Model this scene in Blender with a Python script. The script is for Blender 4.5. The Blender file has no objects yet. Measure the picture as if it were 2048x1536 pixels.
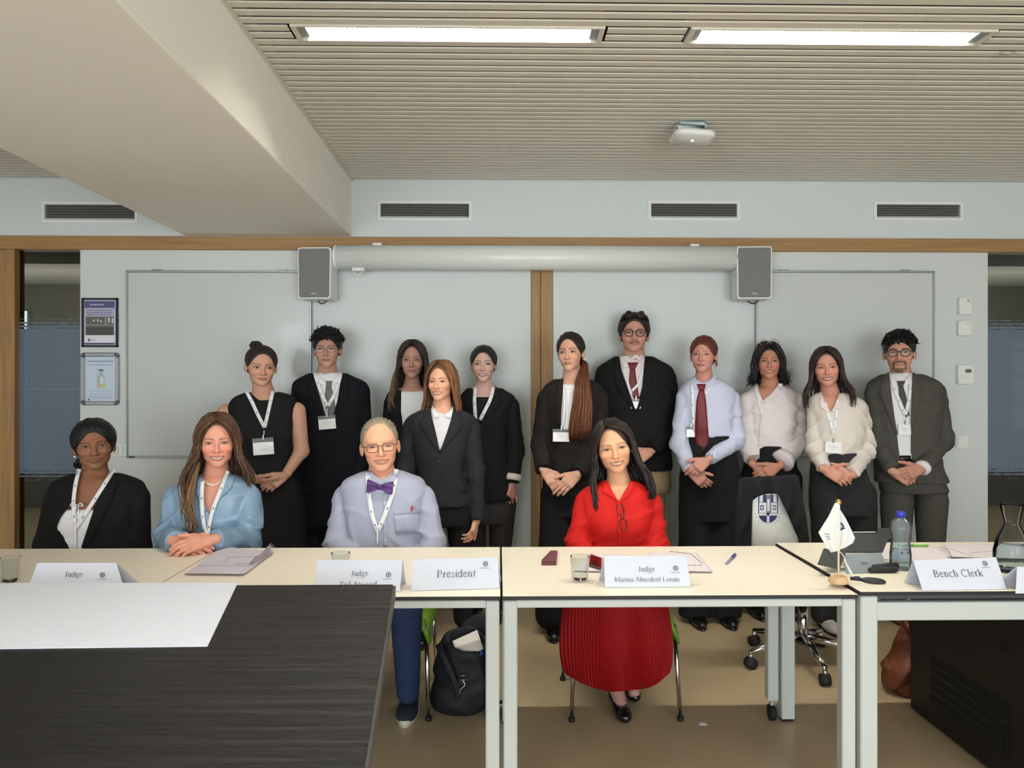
import bpy, math, random
import numpy as np
from mathutils import Vector, Matrix
random.seed(7)
rng = np.random.RandomState(7)
scene = bpy.context.scene
COL = scene.collection
PI = math.pi
# ------------------------------------------------------------------ camera
F = 1540.0
CH = 1.45
YAW = math.radians(1.0)
cam_d = bpy.data.cameras.new('camera'); cam_d.sensor_width = 36; cam_d.lens = F/2048*36
cam_d.clip_start = 0.05
cam = bpy.data.objects.new('camera', cam_d); COL.objects.link(cam)
cam.location = (0, 0, CH); cam.rotation_euler = (PI/2, 0, -YAW)
scene.camera = cam
# ------------------------------------------------------------------ world, exposure
scene.view_settings.view_transform = 'Standard'; scene.view_settings.look = 'None'
scene.view_settings.gamma = 1; scene.view_settings.use_curve_mapping = False
scene.view_settings.exposure = 0.9
w = bpy.data.worlds.new('world'); scene.world = w; w.use_nodes = True
w.node_tree.nodes['Background'].inputs[0].default_value = (0.75, 0.85, 1, 1)
w.node_tree.nodes['Background'].inputs[1].default_value = 0.25
def area(name, loc, rot, sx, sy, power, colour):
    l = bpy.data.lights.new(name, 'AREA'); l.shape = 'RECTANGLE'; l.size = sx; l.size_y = sy
    l.energy = power; l.color = colour
    o = bpy.data.objects.new(name, l); COL.objects.link(o); o.location = loc; o.rotation_euler = rot
    return o
# unseen windows behind the camera, assumed and sized to add bounce light
WINP, TUBE = 110, 165
area('window_daylight', (-2.2, -3.35, 1.35), (PI/2, 0, 0), 3.2, 2.3, WINP, (0.93, 0.98, 1.0))
area('window_daylight', (2.2, -3.35, 1.35), (PI/2, 0, 0), 3.2, 2.3, WINP, (0.93, 0.98, 1.0))
try:
    scene.cycles.use_light_tree = True
    scene.cycles.max_bounces = 7; scene.cycles.diffuse_bounces = 4
    scene.cycles.glossy_bounces = 3; scene.cycles.transmission_bounces = 6; scene.cycles.transparent_max_bounces = 12
    scene.cycles.caustics_reflective = False; scene.cycles.caustics_refractive = False
    scene.cycles.sample_clamp_indirect = 4.0
except Exception:
    pass
# ------------------------------------------------------------------ pixel <-> room
cY, sY = math.cos(YAW), math.sin(YAW)
def ray(px, py):
    dx = (px-1024)/F; dz = (768-py)/F
    return np.array([dx*cY+sY, -dx*sY+cY, dz])
def at(px, py, Y):
    r = ray(px, py); return np.array([0, 0, CH]) + r*(Y/r[1])
def atz(px, py, Z):
    r = ray(px, py); return np.array([0, 0, CH]) + r*((Z-CH)/r[2])
def topx(P):
    """room points (N,3) -> image x, y, depth"""
    x, y, z = P[:, 0], P[:, 1], P[:, 2]-CH
    cx = x*cY-y*sY; cd = x*sY+y*cY
    cd = np.maximum(cd, .05)
    return 1024+F*cx/cd, 768-F*z/cd, cd
# ------------------------------------------------------------------ materials
def lin(c):
    c = np.array(c[:3], float)/255.
    return tuple(np.where(c <= .04045, c/12.92, ((c+.055)/1.055)**2.4))
MATS = {}
def mat(name, rgb, rough=.6, metal=0, spec=.5, noise=None, bump=None, attr=False, trans=0, emit=None, coat=0, sheen=0, alpha=1, ior=1.45):
    """noise=(scale, amount, stretch xyz), bump=(scale, strength, stretch)"""
    if name in MATS: return MATS[name]
    m = bpy.data.materials.new(name); m.use_nodes = True; nt = m.node_tree; N = nt.nodes; L = nt.links
    b = N['Principled BSDF']; c = lin(rgb)
    b.inputs['Base Color'].default_value = (*c, 1); b.inputs['Roughness'].default_value = rough
    b.inputs['Metallic'].default_value = metal; b.inputs['Specular IOR Level'].default_value = spec
    b.inputs['Transmission Weight'].default_value = trans; b.inputs['IOR'].default_value = ior
    b.inputs['Coat Weight'].default_value = coat; b.inputs['Sheen Weight'].default_value = sheen
    b.inputs['Alpha'].default_value = alpha
    if emit:
        b.inputs['Emission Color'].default_value = (*lin(emit[0]), 1); b.inputs['Emission Strength'].default_value = emit[1]
    tc = N.new('ShaderNodeTexCoord')
    def nz(scale, st, detail=4):
        mp = N.new('ShaderNodeMapping'); mp.inputs['Scale'].default_value = st
        t = N.new('ShaderNodeTexNoise'); t.inputs['Scale'].default_value = scale; t.inputs['Detail'].default_value = detail
        L.new(tc.outputs['Object'], mp.inputs[0]); L.new(mp.outputs[0], t.inputs['Vector']); return t
    src = None
    if attr:
        a = N.new('ShaderNodeVertexColor'); a.layer_name = 'Col'; src = a.outputs['Color']
    if noise:
        t = nz(noise[0], noise[2] if len(noise) > 2 else (1, 1, 1))
        r = N.new('ShaderNodeMapRange'); r.inputs[1].default_value = .25; r.inputs[2].default_value = .75
        r.inputs[3].default_value = 1-noise[1]; r.inputs[4].default_value = 1+noise[1]
        L.new(t.outputs[0], r.inputs[0])
        mx = N.new('ShaderNodeVectorMath'); mx.operation = 'MULTIPLY'
        if src: L.new(src, mx.inputs[0])
        else: mx.inputs[0].default_value = c
        L.new(r.outputs[0], mx.inputs[1]); src = mx.outputs[0]
    if src: L.new(src, b.inputs['Base Color'])
    if bump:
        t = nz(bump[0], bump[2] if len(bump) > 2 else (1, 1, 1), 3)
        bp = N.new('ShaderNodeBump'); bp.inputs['Strength'].default_value = bump[1]; bp.inputs['Distance'].default_value = .01
        L.new(t.outputs[0], bp.inputs['Height']); L.new(bp.outputs[0], b.inputs['Normal'])
    MATS[name] = m; return m
# ------------------------------------------------------------------ mesh helpers
def mesh_obj(name, V, Fc, m, parent=None, smooth=False, cols=None, sharp=None):
    V = np.asarray(V, float)
    if parent is not None:
        V = V-np.array(parent['_o'])
    me = bpy.data.meshes.new(name)
    Fc = np.asarray(Fc) if isinstance(Fc, np.ndarray) else Fc
    if isinstance(Fc, np.ndarray) and Fc.ndim == 2:
        n, k = Fc.shape
        me.vertices.add(len(V)); me.vertices.foreach_set('co', V.astype(np.float32).ravel())
        me.loops.add(n*k); me.loops.foreach_set('vertex_index', Fc.astype(np.int32).ravel())
        me.polygons.add(n); me.polygons.foreach_set('loop_start', np.arange(0, n*k, k, dtype=np.int32))
        me.update(calc_edges=True); me.validate()
    else:
        me.from_pydata([tuple(v) for v in V], [], [tuple(int(i) for i in f) for f in Fc])
        me.update()
    if cols is not None:
        a = me.color_attributes.new('Col', 'FLOAT_COLOR', 'POINT')
        cc = np.ones((len(V), 4), np.float32); cc[:, :3] = cols
        a.data.foreach_set('color', cc.ravel())
    if smooth:
        me.polygons.foreach_set('use_smooth', np.ones(len(me.polygons), bool))
    me.materials.append(m)
    o = bpy.data.objects.new(name, me); COL.objects.link(o)
    if parent is not None:
        o.parent = parent; o['_o'] = list(parent['_o'])
    else:
        o['_o'] = [0., 0., 0.]
    return o
class MB:
    def __init__(s): s.v = []; s.f = []; s.n = 0; s.c = []
    def add(s, V, Fc, col=None):
        V = np.asarray(V, float)
        s.v.append(V); s.f += [tuple(int(i)+s.n for i in f) for f in Fc]; s.n += len(V)
        s.c.append(np.tile(col if col is not None else (1, 1, 1), (len(V), 1)))
        return s
    def box(s, a, b, bev=0, M=None, col=None):
        a = np.minimum(a, b).astype(float), np.maximum(a, b).astype(float); lo, hi = a
        if bev <= 0:
            V = [(x, y, z) for x in (lo[0], hi[0]) for y in (lo[1], hi[1]) for z in (lo[2], hi[2])]
            Fc = [(0, 1, 3, 2), (4, 6, 7, 5), (0, 4, 5, 1), (2, 3, 7, 6), (0, 2, 6, 4), (1, 5, 7, 3)]
        else:
            bev = min(bev, *((hi-lo)/2.01)); V = []; idx = {}
            for i in (0, 1):
                for j in (0, 1):
                    for k in (0, 1):
                        p = np.array([(lo, hi)[i][0], (lo, hi)[j][1], (lo, hi)[k][2]])
                        sg = np.array([1-2*i, 1-2*j, 1-2*k])*bev
                        for ax in range(3):
                            q = p+sg; q[ax] = p[ax]; idx[(i, j, k, ax)] = len(V); V.append(q)
            Fc = []
            for ax in range(3):
                u, v = [t for t in range(3) if t != ax]
                for sd in (0, 1):
                    q = []
                    for (p, r) in ((0, 0), (1, 0), (1, 1), (0, 1)):
                        c = [0, 0, 0]; c[ax] = sd; c[u] = p; c[v] = r; q.append(idx[(*c, ax)])
                    Fc.append(q)
            for ax in range(3):
                u, v = [t for t in range(3) if t != ax]
                for p in (0, 1):
                    for r in (0, 1):
                        c0 = [0, 0, 0]; c0[u] = p; c0[v] = r; c1 = list(c0); c1[ax] = 1
                        Fc.append([idx[(*c0, u)], idx[(*c1, u)], idx[(*c1, v)], idx[(*c0, v)]])
            for i in (0, 1):
                for j in (0, 1):
                    for k in (0, 1): Fc.append([idx[(i, j, k, t)] for t in range(3)])
        V = np.array(V, float)
        if M is not None: V = V@np.array(M)[:3, :3].T+np.array(M)[:3, 3]
        return s.add(V, Fc, col)
    def tube(s, pts, r, n=8, closed=False, col=None, flat=None, caps=True):
        """tube along pts; r scalar or list; flat=(ratio, normal vector)"""
        P = np.asarray(pts, float); k = len(P); R = np.broadcast_to(np.asarray(r, float), (k,))
        T = np.gradient(P, axis=0) if not closed else np.roll(P, -1, 0)-np.roll(P, 1, 0)
        T /= np.linalg.norm(T, axis=1)[:, None]+1e-12
        up = np.array([0, 0, 1.]) if abs(T[0][2]) < .9 else np.array([1., 0, 0])
        if flat is not None: up = np.asarray(flat[1], float)
        V = []; a = np.arange(n)*2*PI/n
        prev = up
        for i in range(k):
            u = prev-T[i]*prev.dot(T[i]); u /= np.linalg.norm(u)+1e-12
            w_ = np.cross(T[i], u); prev = u if flat is None else up
            fr = flat[0] if flat is not None else 1
            V.append(P[i]+R[i]*(np.outer(np.cos(a)*fr, u)+np.outer(np.sin(a), w_)))
        V = np.concatenate(V); Fc = []
        m_ = k if closed else k-1
        for i in range(m_):
            j = (i+1) % k
            for q in range(n): Fc.append((i*n+q, i*n+(q+1) % n, j*n+(q+1) % n, j*n+q))
        if caps and not closed:
            Fc.append(tuple(range(n))[::-1]); Fc.append(tuple((k-1)*n+q for q in range(n)))
        return s.add(V, Fc, col)
    def lathe(s, prof, c=(0, 0, 0), n=32, col=None, M=None):
        V = []; Fc = []
        for (r, z) in prof:
            for q in range(n): V.append((r*math.cos(q*2*PI/n), r*math.sin(q*2*PI/n), z))
        for i in range(len(prof)-1):
            for q in range(n): Fc.append((i*n+q, i*n+(q+1) % n, (i+1)*n+(q+1) % n, (i+1)*n+q))
        V = np.array(V)
        if M is not None: V = V@np.array(M)[:3, :3].T+np.array(M)[:3, 3]
        return s.add(V+np.array(c), Fc, col)
    def quad(s, a, b, c, d, col=None): return s.add([a, b, c, d], [(0, 1, 2, 3)], col)
    def build(s, name, m, parent=None, smooth=False, cols=False):
        return mesh_obj(name, np.concatenate(s.v), s.f, m, parent, smooth, np.concatenate(s.c) if cols else None)
def tag(o, label=None, cat=None, group=None, kind=None):
    if label: o['label'] = label
    if cat: o['category'] = cat
    if group: o['group'] = group
    if kind: o['kind'] = kind
    return o
def empty(name, loc, label=None, cat=None, group=None, kind=None):
    o = bpy.data.objects.new(name, None); COL.objects.link(o); o.empty_display_size = .1
    loc = [float(t) for t in loc]; o.location = loc; o['_o'] = loc
    return tag(o, label, cat, group, kind)
def struct(o): o['kind'] = 'structure'; return o
def rotz(a, c=(0, 0, 0)):
    return np.array(Matrix.Translation(Vector(c))@Matrix.Rotation(a, 4, 'Z'))
def bez(pts, n=20):
    """Catmull-Rom through pts"""
    P = np.asarray(pts, float); P = np.vstack([2*P[0]-P[1], P, 2*P[-1]-P[-2]]); out = []
    m_ = len(P)-3; ts = np.linspace(0, m_-1e-9, n)
    for t in ts:
        i = int(t); u = t-i; a, b, c, d = P[i], P[i+1], P[i+2], P[i+3]
        out.append(.5*((2*b)+(-a+c)*u+(2*a-5*b+4*c-d)*u*u+(-a+3*b-3*c+d)*u**3))
    return np.array(out)
# ------------------------------------------------------------------ serif lettering, drawn stroke by stroke
def arc(cx, cy, rx, ry, a0, a1, n=9):
    return [(cx+rx*math.cos(math.radians(t)), cy+ry*math.sin(math.radians(t))) for t in np.linspace(a0, a1, n)]
TK, TN = .085, .034
def _st(x, y0, y1, s0=True, s1=True, lft=False):
    r = [([(x, y0), (x, y1)], TK)]
    if s0: r.append(([(x-.09, y0+.015), (x+.09, y0+.015)], .03))
    if s1: r.append(([(x-(.09), y1-.015), (x+(.09 if not lft else .04), y1-.015)], .03))
    return r
GL = {
 'J': (.40, _st(.24, .1, .66, False)+[(arc(.13, .1, .11, .11, 0, -170), .05)]),
 'u': (.48, _st(.11, .1, .45, False, True, True)+_st(.37, 0, .45, True, True, True)+[(arc(.23, .12, .13, .11, 190, 340), .045)]),
 'd': (.48, _st(.36, 0, .68, True, True, True)+[(arc(.21, .22, .16, .22, 55, 305, 14), .06)]),
 'g': (.47, [(arc(.2, .31, .12, .135, 0, 360, 16), .05), ([(.3, .4), (.44, .42)], .035), ([(.12, .19), (.08, .12), (.16, .07), (.32, .05), (.4, -.03)], .045), (arc(.22, -.1, .18, .1, 20, 380, 16), .04)]),
 'e': (.42, [([(.07, .26), (.36, .26)], .035), (arc(.21, .23, .15, .22, 8, 320, 15), .058)]),
 'P': (.56, _st(.14, 0, .66)+[([(.14, .64), (.32, .64)], TN), (arc(.32, .48, .15, .16, 90, -90), .06), ([(.32, .32), (.14, .32)], TN)]),
 'r': (.34, _st(.12, 0, .45, True, True, True)+[([(.14, .3), (.2, .4), (.27, .44), (.32, .42)], .05)]),
 's': (.37, [([(.31, .34), (.27, .42), (.18, .44), (.09, .4), (.08, .32), (.17, .26), (.28, .19), (.31, .1), (.24, .02), (.14, .01), (.07, .05), (.05, .12)], .048)]),
 'i': (.25, _st(.13, 0, .45, True, True, True)+[([(.125, .58), (.135, .66)], .09)]),
 'n': (.5, _st(.12, 0, .45, True, True, True)+_st(.37, 0, .3, True, False)+[(arc(.245, .31, .125, .13, 150, 0), .045)]),
 't': (.3, [([(.14, .58), (.14, .08)], TK*.9), (arc(.21, .09, .07, .09, 180, 310), .04), ([(.03, .44), (.27, .44)], TN)]),
 'B': (.6, _st(.14, 0, .66)+[([(.14, .64), (.3, .64)], TN), (arc(.3, .5, .14, .14, 90, -90), .06), ([(.3, .35), (.14, .35)], TN), (arc(.32, .18, .17, .165, 90, -90), .065), ([(.32, .015), (.14, .015)], TN)]),
 'c': (.42, [(arc(.21, .22, .15, .22, 45, 315, 14), .058)]),
 'h': (.5, _st(.12, 0, .68, True, True, True)+_st(.37, 0, .3, True, False)+[(arc(.245, .31, .125, .13, 150, 0), .045)]),
 'C': (.64, [(arc(.34, .33, .26, .32, 48, 312, 18), .062), ([(.53, .66), (.53, .5)], .03)]),
 'l': (.25, _st(.13, 0, .68, True, True, True)),
 'k': (.5, _st(.12, 0, .68, True, True, True)+[([(.14, .18), (.38, .44)], .04), ([(.22, .26), (.4, .02)], .08), ([(.32, .015), (.48, .015)], .03), ([(.3, .44), (.45, .44)], .03)]),
 'D': (.66, _st(.14, 0, .66)+[([(.14, .64), (.28, .64)], TN), (arc(.28, .33, .28, .31, 90, -90, 14), .066), ([(.28, .015), (.14, .015)], TN)]),
 'A': (.66, [([(.31, .66), (.08, .02)], .04), ([(.33, .66), (.56, .02)], TK), ([(.17, .23), (.47, .23)], TN), ([(.02, .015), (.16, .015)], .03), ([(.46, .015), (.65, .015)], .03)]),
 'L': (.56, _st(.14, 0, .66)+[([(.14, .015), (.5, .015), (.52, .17)], TN)]),
 'M': (.84, _st(.12, 0, .66)+_st(.7, 0, .66)+[([(.12, .64), (.4, .04)], .07), ([(.4, .04), (.7, .64)], .035)]),
 'a': (.42, _st(.31, 0, .3, True, False)+[(arc(.21, .32, .1, .12, 160, 0), .045), (arc(.17, .12, .11, .12, 60, 320), .055)]),
 'm': (.76, _st(.12, 0, .45, True, True, True)+_st(.37, 0, .3, True, False)+_st(.62, 0, .3, True, False)+[(arc(.245, .31, .125, .13, 150, 0), .045), (arc(.495, .31, .125, .13, 150, 0), .045)]),
 'o': (.48, [(arc(.24, .22, .18, .21, 0, 360, 18), .055)]),
 'v': (.46, [([(.06, .44), (.24, .02)], TK), ([(.24, .02), (.41, .44)], .036), ([(.0, .44), (.15, .44)], .03), ([(.33, .44), (.48, .44)], .03)]),
 'w': (.66, [([(.06, .44), (.2, .02)], TK), ([(.2, .02), (.33, .44)], .036), ([(.33, .44), (.46, .02)], TK), ([(.46, .02), (.6, .44)], .036)]),
 ' ': (.26, []), '.': (.2, [([(.08, .03), (.13, .03)], .08)]),
}
def lettering(mb, text, M, size, centre=True, th=.0006):
    """flat raised strokes in the plane of matrix M (x along, y up, z out)"""
    wd = sum(GL[c][0] for c in text)*size; x0 = -wd/2 if centre else 0
    Mn = np.array(M)
    for ch in text:
        adv, st = GL[ch]
        for pts, wt in st:
            P = np.array(pts, float); T = np.gradient(P, axis=0); T /= np.linalg.norm(T, axis=1)[:, None]+1e-9
            N_ = np.stack([-T[:, 1], T[:, 0]], 1)*wt/2
            k = len(P); V = np.concatenate([P+N_, P-N_])*size; V[:, 0] += x0
            V = np.concatenate([V, np.full((2*k, 1), th)], 1)
            mb.add(V@Mn[:3, :3].T+Mn[:3, 3], [(i, i+1, k+i+1, k+i) for i in range(k-1)])
        x0 += adv*size
# ================================================================== ROOM
WY = 5.1                      # back wall plane
ZC = 2.80; ZB = 2.425         # slat ceiling, beam underside
m_wall = mat('wall_paint', (210, 214, 212), .6, bump=(60, .03), noise=(.7, .02))
m_panel = mat('wall_panel_paint', (206, 212, 211), .38, spec=.4, noise=(.5, .015))
m_bulk = mat('bulkhead_paint', (206, 214, 215), .6, noise=(.7, .02))
m_beam = mat('beam_plaster', (246, 243, 234), .75, bump=(40, .06), noise=(1.2, .03))
m_slat = mat('ceiling_slat_metal', (214, 210, 198), .45, metal=0, spec=.5, noise=(3, .04, (.3, 6, 6)))
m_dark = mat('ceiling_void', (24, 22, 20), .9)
m_wood = mat('oak', (158, 122, 78), .5, noise=(6, .22, (.35, 6, 9)), bump=(18, .08, (.3, 5, 8)))
m_woodv = mat('oak_upright', (158, 122, 78), .5, noise=(6, .25, (9, 6, .35)), bump=(18, .08, (8, 5, .3)))
m_alu = mat('aluminium', (176, 182, 184), .35, metal=.8)
m_white = mat('white_plastic', (226, 228, 224), .4)
m_black = mat('black_plastic', (22, 22, 24), .45)
m_floor = mat('floor_vinyl', (190, 168, 134), .33, spec=.5, noise=(2.2, .06), bump=(90, .02))
XL, XR, YB = -6.2, 5.2, -3.5
# floor, side walls, back
fl = struct(MB().box((XL, YB, -.1), (XR, WY, 0)).box((XL-3, WY, -.1), (XR+3, WY+4.2, 0)).build('floor', m_floor))
struct(MB().box((XL-.1, YB, 0), (XL, WY, 3)).build('wall_left', m_wall))
struct(MB().box((XR, YB, 0), (XR+.1, WY, 3)).build('wall_right', m_wall))
b = MB()                       # wall behind the camera, with openings for the two assumed windows
for x0, x1 in ((XL, -3.8), (-.6, .6), (3.8, XR)): b.box((x0, YB-.1, 0), (x1, YB, 3))
for x0, x1 in ((-3.8, -.6), (.6, 3.8)): b.box((x0, YB-.1, 0), (x1, YB, .15)); b.box((x0, YB-.1, 2.6), (x1, YB, 3))
struct(b.build('wall_rear', m_wall))
# ceiling: void above, slats below, every slat its own piece
X1B = at(703, 368, WY)[0]; X0B = at(370, 475, WY)[0]
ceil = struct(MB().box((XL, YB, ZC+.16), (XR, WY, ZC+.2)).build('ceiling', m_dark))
LUM = []
zc_h = ZC
def lum_rect(px0, px1, py0, py1):
    a = atz(px0, (py0+py1)/2, ZC); c = atz(px1, (py0+py1)/2, ZC)
    return a[0], c[0], (a[1]+c[1])/2
l1 = lum_rect(601, 1201, 74, 100); l2 = lum_rect(1362, 1950, 82, 106)
LY = 3.0
PITCH, SW = .0605, .0475
lums = [(l1[0], l1[1]), (l2[0], l2[1])]
def slat_mesh(L, name='slat'):
    V = []; pr = [(-SW/2, .0045), (-SW/2+.0005, .0035), (-SW/2+.005, 0), (SW/2-.005, 0), (SW/2-.0005, .0035), (SW/2, .0045)]
    for x in (0, L):
        for (y, z) in pr: V.append((x, y, z))
    Fc = [(i, i+1, 7+i, 6+i) for i in range(5)]+[(0, 5, 4, 3, 2, 1), (6, 7, 8, 9, 10, 11), (0, 6, 11, 5)]
    me = bpy.data.meshes.new(name); me.from_pydata(V, [], Fc); me.materials.append(m_slat); me.update(); return me
meshes = {}
def slat(x0, x1, y):
    k = round(x1-x0, 3)
    if k not in meshes: meshes[k] = slat_mesh(k)
    o = bpy.data.objects.new('slat', meshes[k]); COL.objects.link(o); o.location = (x0, y, ZC); o.parent = ceil
nsl = int((WY-YB)/PITCH)
ys = [WY-.012-PITCH*(i+.5) for i in range(nsl)]
lrow = min(range(nsl), key=lambda i: abs(ys[i]-LY-PITCH/2)); rows_l = [lrow, lrow+1]
LY = (ys[lrow]+ys[lrow+1])/2
for i, y in enumerate(ys):
    if y > 2.1:
        if i in rows_l:
            a = X1B+.004
            for (p, q) in lums: slat(a, p-.012, y); a = q+.012
            slat(a, 4.6, y)
        else: slat(X1B+.004, 4.6, y)
        if y > 4.0: slat(-4.9, X0B-.004, y)
    else:
        slat(X1B+.004, 4.6, y)
# the rest of the slat ceiling to the left of the beam, past the frame
rest = MB().box((XL, YB, ZC), (X0B-.02, 4.0, ZC+.02)); rest.box((-6.2, 4.0, ZC), (-4.9, WY, ZC+.02)); rest.box((4.6, YB, ZC), (XR, WY, ZC+.02))
o = rest.build('ceiling_edge', m_slat); struct(o); o.name = 'trim_1'
# boxed beam under the ceiling
o = struct(MB().box((X0B, YB, ZB), (X1B, WY, ZC+.1), .004).build('beam', m_beam))
# edge angle along the beam
struct(MB().box((X1B, YB, ZC-.012), (X1B+.012, WY, ZC+.02)).build('trim_2', m_slat))
# bulkhead above the wood rail
VENTS = [(83, 277, 402, 447), (754, 945, 400, 443), (1295, 1481, 400, 443), (1746, 1927, 402, 443)]
zt = at(1024, 475, WY)[2]
wall_hi = MB(); holes = []
for (a, c, p, q) in VENTS:
    A = at(a+6, p+6, WY); Bq = at(c-6, q-6, WY); holes.append((A[0], Bq[0], Bq[2], A[2]))
x = XL
for (hx0, hx1, hz0, hz1) in holes:
    wall_hi.box((x, WY, zt), (hx0, WY+.12, ZC+.16)); wall_hi.box((hx0, WY, zt), (hx1, WY+.12, hz0)); wall_hi.box((hx0, WY, hz1), (hx1, WY+.12, ZC+.16)); x = hx1
wall_hi.box((x, WY, zt), (XR, WY+.12, ZC+.16))
o = struct(wall_hi.build('wall_bulkhead', m_bulk))
m_louv = mat('vent_blade', (140, 142, 140), .4, metal=.3)
vl = ['white wall vent left of the boxed beam, partly hidden by it', 'white wall vent just right of the boxed beam',
      'white wall vent above the right end of the screen tube', 'white wall vent farthest to the right above the wall controls']
for (hx0, hx1, hz0, hz1), lb in zip(holes, vl):
    e = empty('wall_vent', ((hx0+hx1)/2, WY, hz0), lb, 'vent', 'vents in the bulkhead')
    fr = MB(); t = .018
    for (p, q) in (((hx0-t, hz0-t), (hx1+t, hz0+.004)), ((hx0-t, hz1-.004), (hx1+t, hz1+t)), ((hx0-t, hz0), (hx0+.004, hz1)), ((hx1-.004, hz0), (hx1+t, hz1))):
        fr.box((p[0], WY-.008, p[1]), (q[0], WY+.02, q[1]), .002)
    fr.build('frame', m_white, e)
    MB().box((hx0, WY+.1, hz0), (hx1, WY+.118, hz1)).build('back_plate', m_dark, e)
    n = 6; h = (hz1-hz0)
    for i in range(n):
        z = hz0+h*(i+.5)/n
        M = np.array(Matrix.Translation(((hx0+hx1)/2, WY+.022, z))@Matrix.Rotation(math.radians(-18), 4, 'X'))
        MB().box((-(hx1-hx0)/2+.004, -.016, -.0014), ((hx1-hx0)/2-.004, .016, .0014), M=M).build('blade', m_louv if i else m_white, e)
# oak rail under the bulkhead
zr = at(1024, 502, WY)[2]
struct(MB().box((XL, WY-.02, zr), (XR, WY+.1, zt-.001), .003).build('trim_3', m_wood))
# painted wall panels, oak post between them
def wx(px): return at(px, 768, WY)[0]
def wz(py): return at(1024, py, WY)[2]
xa, xb, xp0, xp1 = wx(160), wx(1976), wx(1062), wx(1106)
struct(MB().box((xa, WY, 0), (xp0, WY+.1, zr), .002).build('wall_back', m_panel))
struct(MB().box((xp1, WY, 0), (xb, WY+.1, zr), .002).build('wall_back', m_panel))
post = struct(MB().box((xp0, WY+.004, 0), (xp1, WY+.1, zr)).build('trim_4', m_woodv))
xm = (xp0+xp1)/2-.01
MB().box((xp0, WY-.012, 0), (xm-.002, WY+.004, zr), .003).build('strip', m_woodv, post)
MB().box((xm+.002, WY-.006, 0), (xp1, WY+.004, zr), .003).build('strip', m_woodv, post)
# glazed sides: oak uprights, glass with a frosted band
m_glass = mat('clear_glass', (235, 240, 240), .02, trans=1, ior=1.1)
def frost_material():
    m = bpy.data.materials.new('frosted_film'); m.use_nodes = True; nt = m.node_tree; N = nt.nodes; L = nt.links
    b_ = N['Principled BSDF']; b_.inputs['Base Color'].default_value = (*lin((104, 118, 136)), 1); b_.inputs['Roughness'].default_value = .35
    tr = N.new('ShaderNodeBsdfTransparent'); mx = N.new('ShaderNodeMixShader'); tc = N.new('ShaderNodeTexCoord')
    sp = N.new('ShaderNodeSeparateXYZ'); L.new(tc.outputs['Object'], sp.inputs[0])
    def band(lo, hi, up):
        r = N.new('ShaderNodeMapRange'); r.inputs[1].default_value = lo; r.inputs[2].default_value = hi
        r.inputs[3].default_value = 0 if up else 1; r.inputs[4].default_value = 1 if up else 0
        L.new(sp.outputs['Z'], r.inputs[0]); return r.outputs[0]
    u = band(wz(975), wz(925), True); d = band(wz(680), wz(615), False)
    mn = N.new('ShaderNodeMath'); mn.operation = 'MINIMUM'; L.new(u, mn.inputs[0]); L.new(d, mn.inputs[1])
    # printed lines that get thinner towards the ends of the film
    sn = N.new('ShaderNodeMath'); sn.operation = 'SINE'; ml = N.new('ShaderNodeMath'); ml.operation = 'MULTIPLY'; ml.inputs[1].default_value = 260
    L.new(sp.outputs['Z'], ml.inputs[0]); L.new(ml.outputs[0], sn.inputs[0])
    hf = N.new('ShaderNodeMapRange'); hf.inputs[1].default_value = -1; hf.inputs[2].default_value = 1; L.new(sn.outputs[0], hf.inputs[0])
    ns = N.new('ShaderNodeTexNoise'); ns.inputs['Scale'].default_value = 40; L.new(tc.outputs['Object'], ns.inputs['Vector'])
    ad = N.new('ShaderNodeMath'); ad.operation = 'MULTIPLY_ADD'; ad.inputs[1].default_value = .6; L.new(hf.outputs[0], ad.inputs[0]); L.new(ns.outputs[0], ad.inputs[2])
    sb = N.new('ShaderNodeMath'); sb.operation = 'MULTIPLY_ADD'; sb.inputs[1].default_value = 2.1; sb.inputs[2].default_value = -.3; L.new(mn.outputs[0], sb.inputs[0])
    gt = N.new('ShaderNodeMapRange'); gt.inputs[1].default_value = -.15; gt.inputs[2].default_value = .15
    df = N.new('ShaderNodeMath'); df.operation = 'SUBTRACT'; L.new(sb.outputs[0], df.inputs[0]); L.new(ad.outputs[0], df.inputs[1]); L.new(df.outputs[0], gt.inputs[0])
    sc_ = N.new('ShaderNodeMath'); sc_.operation = 'MULTIPLY'; sc_.inputs[1].default_value = .86; L.new(gt.outputs[0], sc_.inputs[0])
    L.new(sc_.outputs[0], mx.inputs[0]); L.new(tr.outputs[0], mx.inputs[1]); L.new(b_.outputs[0], mx.inputs[2])
    L.new(mx.outputs[0], N['Material Output'].inputs[0]); return m
m_frost = frost_material()
for (x0, x1, nm) in ((XL, xa, 'window_1'), (xb, XR, 'window_2')):
    g = struct(MB().box((x0, WY+.045, 0), (x1, WY+.053, zr)).build(nm, m_glass))
    MB().box((x0, WY+.040, wz(1000)), (x1, WY+.042, wz(600))).build('frosted_film', m_frost, g)
for (p, q, dd) in ((-60, 13, .0), (13, 31, -.014)):
    struct(MB().box((wx(p), WY+dd, 0), (wx(q), WY+.1, zr), .003).build('trim_5', m_woodv))
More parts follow.
